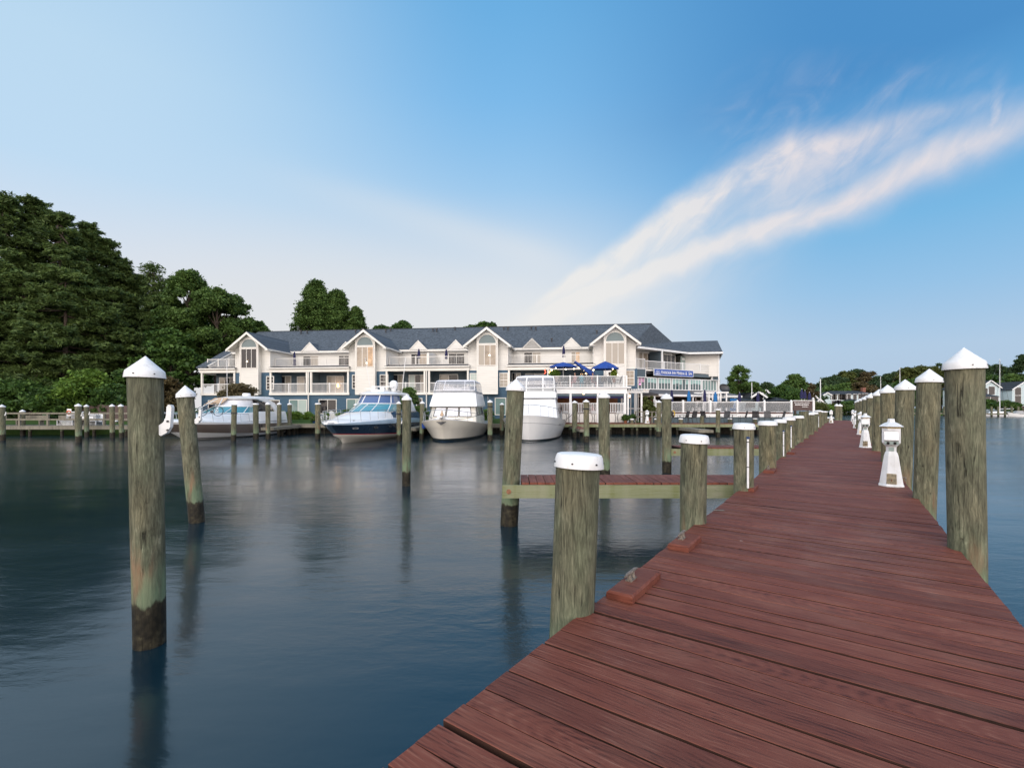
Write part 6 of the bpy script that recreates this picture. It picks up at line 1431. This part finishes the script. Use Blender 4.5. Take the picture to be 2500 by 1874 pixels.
for k, (x, Y, w, lab) in enumerate(((2383,123,6.5,'white motor boat with a blue cover at the far dock right of the biggest piling'),(2512,121,5,'white boat bow peeking in at the right border of the photo'),(2044,57.5,3.0,'small white skiff at the far end of the pier'))):
    p = P(x,0,Y); o = thing('small_boat', lab, 'boat', (p.x-w*.2,Y,0), R(185) if k < 2 else R(150)); rows = [(0,-.3,-.3,0,w-.6,.2,2),(.9,0,0,.1,w-.4,.3,2),(1.1,.7,.7,1.1,w,.4,2.2)]
    m, rg2 = hull(o, w, rows, [0,0], N=10); m.build('hull', ['white_gloss'], o, True); deckface(rg2, .05).build('deck', 'white_gloss', o)
    house(o, 'cabin_top', 'green_glass' if k == 0 else 'grey_plastic', [(w*.6,w*.2,.7,.8,.8),(w*.5,w*.25,.6,.6,1.5)])
o = thing('flagpole', 'tall thin pale pole left of the small white gabled house', 'pole', P(1835.5,0,75)); o.location.z = .8; MB().tube([(0,0,0),(0,0,P(0,933,75).z-.8)], [.09,.05], 6).build('pole', 'cap_white', o)
o = thing('flagpole', 'tall pale pole standing before the white far house with the gable', 'pole', P(2003,0,95)); o.location.z = .8; MB().tube([(0,0,0),(0,0,P(0,925,95).z-.8)], [.13,.08], 6).build('pole', 'cap_white', o)
# far piles by the end of the pier
for k, (x, yt, Y, lab) in enumerate(((2043,985,62,'pair of far cone-capped pilings beyond the pier, the left one'),(2051,985.5,62,'pair of far cone-capped pilings beyond the pier, the right one'))):
    p = P(x,0,Y); piling(lab, Vector((p.x,Y,0)), .25, .25, P(x,yt,Y).z-.3, 'cone', .34, seed=130+k, n=10, group='pilings beyond the end of the pier')
# ================================================================== trees and shrubs
def quads(name, V, mat, parent, tri=False, smooth=False):
    n = 3 if tri else 4; N = len(V)//n; me = bpy.data.meshes.new(name); me.vertices.add(len(V)); me.vertices.foreach_set('co', V.astype(np.float32).ravel())
    me.loops.add(len(V)); me.loops.foreach_set('vertex_index', np.arange(len(V), dtype=np.int32)); me.polygons.add(N)
    me.polygons.foreach_set('loop_start', np.arange(0, len(V), n, dtype=np.int32))
    me.materials.append(MATS[mat]); me.update(calc_edges=True); me.validate(); o = bpy.data.objects.new(name, me); COL.objects.link(o); o.parent = parent; return o
def leaves(rg, C, spread, n, size, elong=1.7, up=.5):
    """n leaf quads in a gaussian cloud round each centre in C (k,3)"""
    k = len(C); c = np.repeat(C, n, 0)+rg.normal(0, 1, (k*n, 3))*np.repeat(np.asarray(spread, float).reshape(-1, 3) if np.ndim(spread) > 1 else np.tile(spread, (k, 1)), n, 0)
    a = rg.normal(0, 1, (k*n, 3)); a[:, 2] *= .6; a /= np.linalg.norm(a, axis=1)[:, None]
    b = rg.normal(0, 1, (k*n, 3)); b[:, 2] *= up; b -= a*(a*b).sum(1)[:, None]; b /= np.linalg.norm(b, axis=1)[:, None]+1e-9
    s = size*rg.uniform(.6, 1.3, (k*n, 1)); a = a*s*elong/2; b = b*s/2
    return np.stack([c-a, c+b, c+a, c-b], 1).reshape(-1, 3)
def branch_mesh(rg, H, r, limbs, trunk_top=.9, lean=(0,0)):
    m = MB(); tp = [(lean[0]*t*t, lean[1]*t*t, H*trunk_top*t) for t in (0,.15,.35,.6,.8,1)]
    m.tube(tp, [r*1.25,r,r*.85,r*.6,r*.35,r*.12], 8)
    for p, q in limbs:
        p = Vector(p); q = Vector(q); mid = p.lerp(q, .5)+Vector((0,0,-.04*(q-p).length)); m.tube([p, mid, q], [r*.28, r*.18, r*.07], 5)
    return m
def broad(name, label, x, y_top, Y, w, z0=.9, y_bot=None, mat='leaf_deep', n=26000, seed=0, leaf=.30, cat='tree', group=None, h_crown=None, clumps=90, sub=14, shape=1.0, bark='bark', dens=1.0, point=False, csf=.070):
    """broad-leaved tree: tip pixel, depth, crown width in metres"""
    rg = np.random.default_rng(seed); t = P(x, y_top, Y); H = t.z-z0; o = thing(name, label, cat, (t.x, Y, z0), 0, group)
    cb = (EYE+(HY-y_bot)/F*Y-z0) if y_bot else H*.28; cb = max(cb, .05); hc = H-cb
    C = []; limbs = []
    for k in range(clumps):
        u = rg.uniform(0, 1)**.8; zz = cb+hc*(.10+.84*u)
        prof = (math.sin(math.pi*min(1, (.12+.88*u)**shape))**.55 if not point else min(1, .6+2.2*u)*(1-u*.97)**.62) if u < 1 else 0
        a = rg.uniform(0, 2*math.pi); rr = w/2*prof*math.sqrt(rg.uniform(.12, 1))*rg.uniform(.62, .98)
        C.append((rr*math.cos(a), rr*math.sin(a), zz))
        if k % 5 == 0: limbs.append(((0,0,max(.2,zz-hc*.25)), (rr*math.cos(a)*.85, rr*math.sin(a)*.85, zz)))
    C = np.array(C); cs = w*csf*rg.uniform(.7, 1.35, (clumps, 1))
    # sub clumps on the surface of every clump give lumpy, layered edges
    d_ = rg.normal(0, 1, (clumps, sub, 3)); d_ /= np.linalg.norm(d_, axis=2)[:, :, None]; d_[:, :, 2] *= .62
    S = (C[:, None, :]+d_*cs[:, None, :]*rg.uniform(.7, 1.25, (clumps, sub, 1))).reshape(-1, 3); S = S[(S[:, 2] > .15) & (S[:, 2] < H-.1)]
    per = max(3, int(n/len(S))); sp = (w*.018+.10)
    branch_mesh(rg, H, max(.06, H*.022), limbs).build('trunk', bark, o, True)
    quads('crown', leaves(rg, S, (sp, sp, sp*.6), per, leaf), mat, o)
    return o
def pine(label, x, y_top, Y, w, z0=1.0, seed=0, n=42000, group='tall pines left of the hotel', y_bot=None, mat='pine_needles', low=.16, name='pine_tree'):
    rg = np.random.default_rng(seed); t = P(x, y_top, Y); H = t.z-z0; o = thing(name, label, 'tree', (t.x, Y, z0), 0, group)
    C = []; SP = []; limbs = []; lev = int(H*.95)
    for k in range(lev):
        u = low+(1-low)*(k+rg.uniform(0,.6))/lev; z = H*u
        prof = (1-u)**.62*1.12 if u > .5 else (.62+.38*math.sin(math.pi*min(1, (u-low)/(.5-low)*.5)))*.74
        for q in range(rg.integers(4, 7)):
            a = rg.uniform(0, 2*math.pi); R_ = max(.7, w/2*prof*rg.uniform(.7, 1.1)); dz_ = R_*rg.uniform(-.02,.16)
            e = np.array((R_*math.cos(a), R_*math.sin(a), z+dz_)); limbs.append(((0,0,z-.3), tuple(e*.93+np.array((0,0,.02)))))
            npf = max(3, int(R_*1.5))
            for f in range(npf):
                fr = rg.uniform(.35, 1.02); p = np.array((R_*fr*math.cos(a), R_*fr*math.sin(a), z+dz_*fr+rg.uniform(-.1,.3)))+rg.normal(0, .34, 3)*np.array((1,1,.25))
                C.append(p)
    C = np.array(C); dd = rg.normal(0, 1, (len(C), 7, 3))*np.array((.42,.42,.16)); C = (C[:, None, :]+dd).reshape(-1, 3)
    V = leaves(rg, C, (.15,.15,.10), max(2, int(n*1.7)//len(C)), .15, 3.6, .9)
    branch_mesh(rg, H, H*.017, limbs[::2], .96).build('trunk', 'bark', o, True); quads('crown', V, mat, o); return o
pn = [(12,478,60,12,'tallest pine at the left border, dark dome of needles'),(84,490,63,12,'second tall pine from the left, rounded top'),(148,520,62,11,'third tall pine from the left, trunk visible low down'),(205,546,66,10,'fourth tall pine from the left, slightly lower'),(248,584,68,9,'fifth pine from the left on the falling slope of the grove'),(290,634,70,9,'sixth pine from the left on the falling slope of the grove'),(332,668,72,8,'last and lowest pine on the falling slope, by the bare spire')]
for k, (x, y, Y, w, lab) in enumerate(pn): pine(lab, x, y, Y, w, seed=10+k)
fr = [(-15,640,50,12,'front pine at the left border with long level boughs'),(60,660,51,11,'front pine with level boughs right of the leftmost front pine'),(160,650,52,12,'front pine with a straight visible trunk in the middle of the grove'),(258,700,55,11,'front pine at the right of the grove with drooping boughs')]
for k, (x, y, Y, w, lab) in enumerate(fr): pine(lab, x, y, Y, w, seed=30+k, n=52000, low=.10, group='front row of pines on the left')
# tall thin sparse conifers
for k, (x, y, Y, w, lab) in enumerate(((373,646,70,3.2,'thin sparse spire-topped conifer between the pines and the green tree'),(402,681,71,3.0,'lower sparse conifer right of the spire-topped one'),(388,722,69,4.5,'dark cedar filling below the two sparse conifers'))):
    pine(lab, x, y, Y, w, seed=50+k, n=2500 if k < 2 else 26000, low=.45 if k < 2 else .05, group='sparse conifers beside the pines', name='conifer')
broad('broadleaf_tree', 'tall deep green tree with the highest leafy crown left of the hotel', 464, 653, 63, 8.2, y_bot=900, mat='leaf_mid', n=80000, seed=3, leaf=.19, clumps=110, csf=.06)
broad('broadleaf_tree', 'broad green tree leaning over the left end of the hotel', 530, 692, 61, 9.0, y_bot=900, mat='leaf_mid', n=70000, seed=33, leaf=.19, clumps=90, csf=.065)
broad('broadleaf_tree', 'lower right limb-like tree touching the left end of the hotel roof', 578, 728, 64, 6, y_bot=860, mat='leaf_mid', n=30000, seed=4, leaf=.18, clumps=45)
broad('broadleaf_tree', 'dark low tree behind the second leaning piling', 418, 800, 56, 8, y_bot=985, mat='leaf_deep', n=26000, seed=5, clumps=70)
broad('broadleaf_tree', 'dark tree filling the gap between the pines and the hotel end', 455, 740, 66, 10, y_bot=960, mat='leaf_deep', n=30000, seed=6, clumps=80)
broad('broadleaf_tree', 'small grey-green tree on the skyline at the left hotel roof corner', 628, 790, 75, 5, y_bot=830, mat='leaf_mid', n=8000, seed=7, clumps=40)
und = [(215,905,47,6.5,'leaf_bright','bright green spreading understory tree below the pines'),(150,945,46,5,'leaf_deep','dark green bush left of the spreading understory tree'),(275,940,46.5,4.5,'leaf_deep','dark green bush just left of the big foreground piling'),(40,930,47,8,'leaf_deep','dark understory tree at the left border'),(100,925,50,7,'leaf_deep','dark understory tree left of centre below the pines'),(330,900,52,7,'leaf_deep','dark green understory tree right behind the big foreground piling'),(385,915,50,6,'leaf_rusty','brownish shrub between the two leaning foreground pilings'),(0,880,54,9,'leaf_olive','olive understory tree at the far left below the pines'),(300,850,60,9,'leaf_olive','olive-brown tree under the last tall pines')]
for k, (x, y, Y, w, mt, lab) in enumerate(und): broad('understory_tree', lab, x, y, Y, w, z0=.85, y_bot=1015 if Y < 50 else 1005, mat=mt, n=24000, seed=70+k, leaf=.20, clumps=70, shape=.8, group='understory trees on the left shore')
# behind the hotel
broad('tall_tree', 'tall pale green tree rising behind the left half of the hotel roof, left crown', 774, 681, 82, 10.5, y_bot=845, mat='leaf_mid', n=60000, seed=8, leaf=.20, clumps=300, sub=9, csf=.038, point=True, group='tall trees behind the hotel')
broad('tall_tree', 'tall pale green tree rising behind the left half of the hotel roof, right crown', 822, 706, 83, 9.5, y_bot=845, mat='leaf_mid', n=60000, seed=9, leaf=.20, clumps=260, sub=9, csf=.038, point=True, group='tall trees behind the hotel')
broad('tall_tree', 'pointed smaller tree right of the two tall crowns behind the roof', 870, 746, 82, 5, y_bot=845, mat='leaf_mid', n=24000, seed=10, leaf=.2, clumps=120, sub=8, csf=.05, point=True, group='tall trees behind the hotel')
for k, (x, y, w, lab) in enumerate(((933,797,6,'low dark crown peeping over the roof, left of the round one'),(982,784,5.5,'round dark crown peeping over the roof between the second and third gable'),(1150,795,5,'flat dark crown peeping over the roof left of the third gable'),(1186,787,6.5,'dark crown peeping over the roof just at the third gable'))): broad('skyline_tree', lab, x, y, 95, w, y_bot=835, mat='leaf_deep', n=12000, seed=80+k, leaf=.36, clumps=60, group='crowns just visible over the hotel roof')
# shrubs by the hotel
def shrub(label, x, y_top, y_bot, Y, w, mat, seed, n=5000, leaf=.10, shape=.7, name='shrub', clumps=40, group=None):
    z0 = EYE+(HY-y_bot)/F*Y; return broad(name, label, x, y_top, Y, w, z0=z0-.25, y_bot=y_bot, mat=mat, n=n, seed=seed, leaf=leaf, cat='shrub', clumps=clumps, shape=shape, group=group)
shrub('big red-brown plumed shrub in front of the first gable', 583, 937, 998, 44.6, 4.2, 'leaf_plume', 90, 12000, .13)
shrub('dark green cone-shaped shrub right of the navy boat', 996, 944, 1010, 43.8, 1.9, 'leaf_mid', 91, 11000, .10, 1.25, clumps=60)
shrub('drooping dark green shrub below the cone-shaped one', 1018, 992, 1030, 43.3, 2.6, 'leaf_mid', 92, 9000, .10)
shrub('round lime-green shrub between the pilings right of the beige boat', 686, 1004, 1033, 43.2, 1.5, 'leaf_lime', 93, 6000, .07)
shrub('bright lime plant leaning at the beige boat stern', 664, 1003, 1030, 43.0, 1.0, 'leaf_lime', 94, 3000, .07)
for k, (x, w) in enumerate(((727,.95),(752,1.05),(806,1.2),(833,1.1),(880,.9),(716,.7))): shrub('%s clipped green shrub from the left along the hotel wall' % ordn[k if k < 5 else 5], x, 1005, 1024, 45.6, w, 'leaf_bright', 100+k, 3500, .07, group='clipped shrubs along the hotel wall')
for k, (x, w, mt) in enumerate(((1176,1.4,'leaf_bright'),(1192,1.2,'leaf_bright'))): shrub('%s clipped hedge shrub right of the cream trawler' % ('left','right')[k], x, 1000, 1022, 44, w, mt, 110+k, 4000, .08, group='hedge shrubs right of the trawler')
shrub('flowering bush with pale blooms above the navy boat bow', 846, 999, 1016, 43.6, .8, 'leaf_mid', 115, 2500, .07)
# potted plants
def potted(label, x, y_top, y_bot, Y, w, mat='leaf_mid', z0=None, pot='terracotta', n=3500, seed=0, flowers=None, leaf=.09):
    t = P(x, y_top, Y); z0 = z0 if z0 is not None else EYE+(HY-y_bot)/F*Y; o = thing('potted_plant', label, 'potted plant', (t.x,Y,z0), 0, 'potted plants'); H = t.z-z0; rg = np.random.default_rng(seed); ph = min(.42, H*.35); pr = min(.24, w*.32)
    MB().lathe([(pr*.7,0),(pr,ph*.9),(pr*1.08,ph*.92),(pr*1.08,ph),(pr*.9,ph)], 12).build('pot', pot, o, True)
    S = rg.normal(0, 1, (60, 3)); S /= np.linalg.norm(S, axis=1)[:, None]; S = S*rg.uniform(.4, 1, (60, 1))*np.array((w/2, w/2, (H-ph)/2))+np.array((0,0,ph+(H-ph)/2))
    quads('foliage', leaves(rg, S, (.08,.08,.06), n//60, leaf), mat, o)
    if flowers: quads('flowers', leaves(rg, S[::2]*np.array((1.05,1.05,1.02)), (.06,.06,.05), 5, .06, 1.1), flowers, o)
potted('tall leafy potted tree beside the pergola', 1583, 967, 1030, 42.4, 1.35, 'leaf_olive', .96, n=9000, seed=1, leaf=.10)
potted('fern-like plant at the left of the upper terrace rail', 1355, 902, 917, 43.0, .95, 'leaf_bright', zf+.5, n=2500, seed=2)
potted('small bright plant under the right blue umbrella', 1499, 903, 917, 42.5, .5, 'leaf_lime', zf+.4, n=1200, seed=3)
potted('red-flowered plant in a blue pot at the edge of the lawn', 767, 1017, 1035, 42.9, .6, 'leaf_mid', .90, pot='blue_pot', n=1400, seed=4, flowers='flower_red')
potted('low plant beside the navy ball planter on the promenade', 1527, 1013, 1031, 41.3, .5, 'leaf_deep', .955, n=1600, seed=5)
potted('blue bowl planter with dark leaves right of the terrace', 1543, 1012, 1031, 41.0, .7, 'leaf_deep', .955, pot='blue_pot', n=1200, seed=6)
o = thing('life_buoy', 'yellow ring hanging at the left end of the patio rail', 'life ring', P(1643.5,1010,41.7)); MB().tube([(.13*math.cos(a*.5236),0,.28*math.sin(a*.5236)) for a in range(12)], .05, 6, closed=True).build('ring', 'yellow', o, True)
# trees right of the hotel, and on the far shore
rt = [(1803,889,78,4.9,978,'leaf_mid','single tall open-crowned tree right of the hotel',15000,.17),(1838,932,80,3.6,990,'leaf_mid','lower tree joined to the right of the tall open-crowned one',12000,.18),(1872,933,90,4.4,985,'leaf_far','rounded tree between the tall one and the dark clump',12000,.20),
 (1941,914,92,5.2,965,'leaf_mid','spreading pale-topped tree behind the navy umbrellas',16000,.20),(1908,940,80,4.4,995,'leaf_deep','dark round tree left of the clump',15000,.18),(1934,950,70,3.6,1000,'leaf_deep','dense dark round tree in front of the clump',16000,.15),(1966,932,98,4.6,985,'leaf_rusty','rust-tinted tree between the green ones',10000,.22),(1925,945,86,5.5,1000,'leaf_mid','green tree filling the middle of the clump',14000,.2),
 (1788,950,84,4,995,'leaf_far','low green tree just right of the satellite dish',8000,.2),(1985,950,110,6,995,'leaf_far','dark tree left of the tall pale pole',8000,.25)]
for k, (x, y, Y, w, yb, mt, lab, n, lf) in enumerate(rt): broad('broadleaf_tree', lab, x, y, Y, w, y_bot=yb, mat=mt, n=n, seed=120+k, leaf=lf, clumps=80 if k else 60, sub=10, csf=.07 if k else .055, group='trees beyond the patio')
fs = [(1998,934,170,11,'leaf_far'),(2016,920,175,12,'leaf_far'),(2040,915,180,13,'leaf_far'),(2066,905,185,15,'leaf_olive'),(2090,900,190,16,'leaf_far'),(2120,906,185,15,'leaf_rusty'),(2142,916,180,11,'leaf_far'),(2170,910,180,13,'leaf_far'),(2192,905,180,11,'leaf_far'),(2218,895,175,15,'leaf_olive'),(2245,890,178,16,'leaf_olive'),(2272,891,178,14,'leaf_olive'),(2296,881,200,13,'leaf_far'),(2330,895,175,15,'leaf_rusty'),(2372,898,180,16,'leaf_far'),(2408,890,185,13,'leaf_far'),(2436,885,190,13,'leaf_far'),(2461,899,185,10,'leaf_mid'),(2484,880,180,11,'leaf_far'),(2508,853,178,13,'leaf_far'),(2105,932,160,12,'leaf_rusty'),(2030,940,160,12,'leaf_mid'),(2060,936,165,12,'leaf_mid'),(2145,932,160,12,'leaf_far'),(2200,930,160,14,'leaf_deep'),(2240,925,160,14,'leaf_deep'),(2425,912,160,14,'leaf_deep'),(2470,912,160,14,'leaf_mid')]
cnt = 'first second third fourth fifth sixth seventh eighth ninth tenth eleventh twelfth thirteenth fourteenth fifteenth sixteenth seventeenth eighteenth nineteenth twentieth'.split()
low = ['brownish low tree just behind the brick chimney of the long house','green low tree right behind the tall pale pole','bright low tree behind the gabled wing of the long house','dark low tree behind the right part of the long house','dark low tree between the fifth and fourth tall piling','dark low tree between the fourth and third tall piling','dark low tree behind the pale blue gabled house','green low tree behind the grey roof of the pale blue houses']
for k, (x, y, Y, w, mt) in enumerate(fs): broad('far_tree', (cnt[k]+' tree crown from the left along the far shore skyline') if k < 20 else low[k-20], x, y, Y, w, y_bot=1000, mat=mt, n=14000, seed=150+k, leaf=.42, clumps=60, sub=12, group='trees of the far shore')
fb = [(1993,981,72,4,'leaf_olive'),(2010,985,75,3.5,'leaf_bright'),(2035,986,140,9,'leaf_olive'),(2062,990,140,7,'leaf_mid'),(2075,979,142,8,'leaf_deep'),(2083,992,139,6,'leaf_olive'),(2418,975,131,6,'leaf_deep'),(2456,977,131,5,'leaf_mid'),(2474,981,131,4.5,'leaf_deep'),(1975,974,62,2.6,'leaf_olive')]
for k, (x, y, Y, w, mt) in enumerate(fb): shrub('%s bush on the bank, counted by distance from the brown banner' % ordn[k], x, y, 1003, Y, w, mt, 180+k, 5000, .09 if Y < 80 else .3, name='bush', group='bushes on the right and far banks')
# ================================================================== far houses and docks
def fhouse(label, xa, xb, y_eave, y_ridge, Y, depth, wall='siding_palehouse', roof='roof_far', z0=.9, wins=(), gable_=None, chim=None, group='houses beyond the water', name='house'):
    A, B = P(xa,y_eave,Y), P(xb,y_eave,Y); o = thing(name, label, 'house', (A.x,Y,z0), 0, group); w = B.x-A.x; ze = A.z-z0; zr = P(0,y_ridge,Y+depth/2).z-z0
    MB().box(0,w,0,depth,0,ze).build('wall', wall, o)
    m = MB(); e = .35
    if gable_:
        m.prism([(-e,-e,ze-.1),(w/2,-e,zr),(w+e,-e,ze-.1),(w+e,-e,ze-.28),(w/2,-e,zr-.2),(-e,-e,ze-.28)], (0,depth+2*e,0)); rf = m.build('roof', roof, o)
        MB().prism([(0,0,ze),(w,0,ze),(w/2,0,zr-.2)], (0,.2,0)).build('gable_end', wall, o)
        m = MB(); m.bar((-e,-e-.04,ze-.15),(w/2,-e-.04,zr-.05),.1,.28).bar((w+e,-e-.04,ze-.15),(w/2,-e-.04,zr-.05),.1,.28); m.build('bargeboard', 'trim_white', rf)
    else:
        m.loft([[(-e,-e,ze),(w+e,-e,ze),(w+e,depth+e,ze),(-e,depth+e,ze)],[(depth*.35,depth/2-.05,zr),(w-depth*.35,depth/2-.05,zr),(w-depth*.35,depth/2+.05,zr),(depth*.35,depth/2+.05,zr)]], closed=True); m.face([4,5,6,7]); m.face([3,2,1,0]); rf = m.build('roof', roof, o)
    for c in (chim or ()):
        q = P(c[0],c[1],Y+depth/2); MB().box(q.x-A.x-.5,q.x-A.x+.5,depth/2-.5,depth/2+.5,ze,q.z-z0).build('chimney', 'brick', rf)
    for (x, y, ww, hh) in wins:
        q = P(x,y,Y); a = q.x-A.x; z = q.z-z0; f = MB(); f.box(a-ww/2-.08,a+ww/2+.08,-.05,-.001,z-hh/2-.08,z+hh/2+.08); fr_ = f.build('window', 'trim_white', o); MB().box(a-ww/2,a+ww/2,-.06,-.051,z-hh/2,z+hh/2).build('pane', 'window_pane_dark', fr_)
    return o
W2 = lambda x, y: (1920+x/11.055, 900+y/11.055)
wn = [W2(x,y)+(1.1,1.7) for x, y in ((1080,765),(1155,765),(1265,760),(1315,760),(1435,760),(1490,760),(1540,760),(1580,760),(1688,755),(1846,755),(1985,745),(2068,745),(2150,740))]+[W2(x,y)+(1.2,1.6) for x, y in ((1100,930),(1275,930),(1360,920),(1430,920))]
fhouse('long white two-storey house with a dark roof and brick chimney across the water', 2026.5, 2150, 962.5, 954, 150, 11, wins=wn, chim=[(2107.5,946)])
fhouse('small gabled wing at the left end of the long white house', 2010, 2027, 964, 959, 147, 8, gable_=True)
fhouse('low white porch house right of the long white one, behind the small pedestals', 2077, 2108, 979, 973, 146, 6, roof='roof_far')
fhouse('pale blue gabled house right of the biggest piling', 2392, 2441, 946, 931, 140, 12, gable_=True, wins=[(2404,956,1.6,2.2),(2421,953,1.8,2.4),(2404,975,1.4,2),(2417,975,1.4,2),(2428,975,1.4,2)])
fhouse('pale blue middle wing with a long grey roof on the far shore', 2441, 2476, 947, 933, 143, 12, wins=[(2448,954,1.3,2),(2460,954,1.3,2),(2448,975,1.3,2),(2460,975,1.3,2)])
fhouse('bluer gabled wing cut by the right border of the photo', 2471, 2530, 950, 933, 139, 12, gable_=True, wins=[(2485,955,1.8,2.3),(2485,975,1.8,2.3)])
fhouse('low porch with a grey roof attached to the pale blue gabled house', 2385, 2439, 968, 961, 135, 4, wins=[(2408,976,2.2,1.8),(2428,976,2.2,1.8)])
fhouse('grey gabled house between the navy umbrellas and the pole', 1968, 1995, 975, 961, 105, 8, wall='siding_greyhouse', gable_=True, wins=[(1972,974,1.2,1.5)])
fhouse('small white gabled cottage low behind the bushes', 1989, 2009, 985, 974, 98, 6, gable_=True)
W5 = lambda x, y: (1560+x/6.506, 850+y/6.506)
fhouse('white house with a balcony gable behind the patio', 1836, 1865, 968, 958, 75, 6, gable_=True, wins=[(1842,970,.9,1.4),(1848,970,.9,1.4),(1855,970,.9,1.4)])
fhouse('blue-grey roofed house with two brick chimneys behind the patio', 1772, 1832, 971, 957, 80, 9, wall='siding_greyhouse', chim=[(1776,952),(1792,952),(1816,951)], wins=[(1797,974,1,1)])
fhouse('dark-roofed gabled house right of the white balcony gable', 1853, 1884, 972, 953, 84, 8, wall='siding_greyhouse', gable_=True)
fhouse('low grey-roofed shed behind the patio rail', 1777, 1838, 977, 967, 68, 7, wall='siding_greyhouse', name='shed')
fhouse('small grey hut roof beside the dense dark tree', 1895, 1922, 978, 970, 66, 4, wall='dark_wood', name='shed')
o = thing('blue_canopy', 'bright blue canopy roof beyond the white pavilion', 'canopy', P(1790,968,62)); a, b = P(1772,968,62).x-o.location.x, P(1800,968,62).x-o.location.x
MB().prism([(a,0,-.3),(b,0,.1),(b-.3,0,.35),(a,0,.35)], (0,2.5,0)).build('canopy', 'bright_blue_cloth', o)
for x in (a+.1,b-.3): MB().box(x,x+.08,.1,.18,-3,-.15).build('pole', 'cap_white', o)
# far dock
def fdock(label, xa, xb, Y, n, z=.9, h=2.6):
    A, B = P(xa,0,Y), P(xb,0,Y); o = thing('far_dock', label, 'dock', (A.x,Y,0)); L = B.x-A.x; MB().box(0,L,0,2,z-.35,z).build('deck', 'grey_wood', o)
    for k in range(n): x = L*k/max(1,n-1); MB().lathe([(.22,-.8),(.22,h)], 8, c=(x,-.25)).build('post', 'pile_wood', o)
fdock('far grey dock with posts before the pale blue house', 2402, 2500, 121, 7)
fdock('second far dock left behind the tall pilings', 2160, 2388, 128, 9)
fdock('far timber dock edge beyond the end of the pier', 2018, 2084, 148, 8, z=1.6, h=2.2)
o = thing('board_fence', 'brown garden fence before the bluer far house', 'fence', P(2478,0,133)); o.location.z = .8; m = MB()
for k in range(30): m.box(k*.35,k*.35+.3,0,.08,0,2.0)
m.build('fence_boards', 'brown_sign', o)
bpy.context.view_layer.update()
bpy.context.view_layer.update()
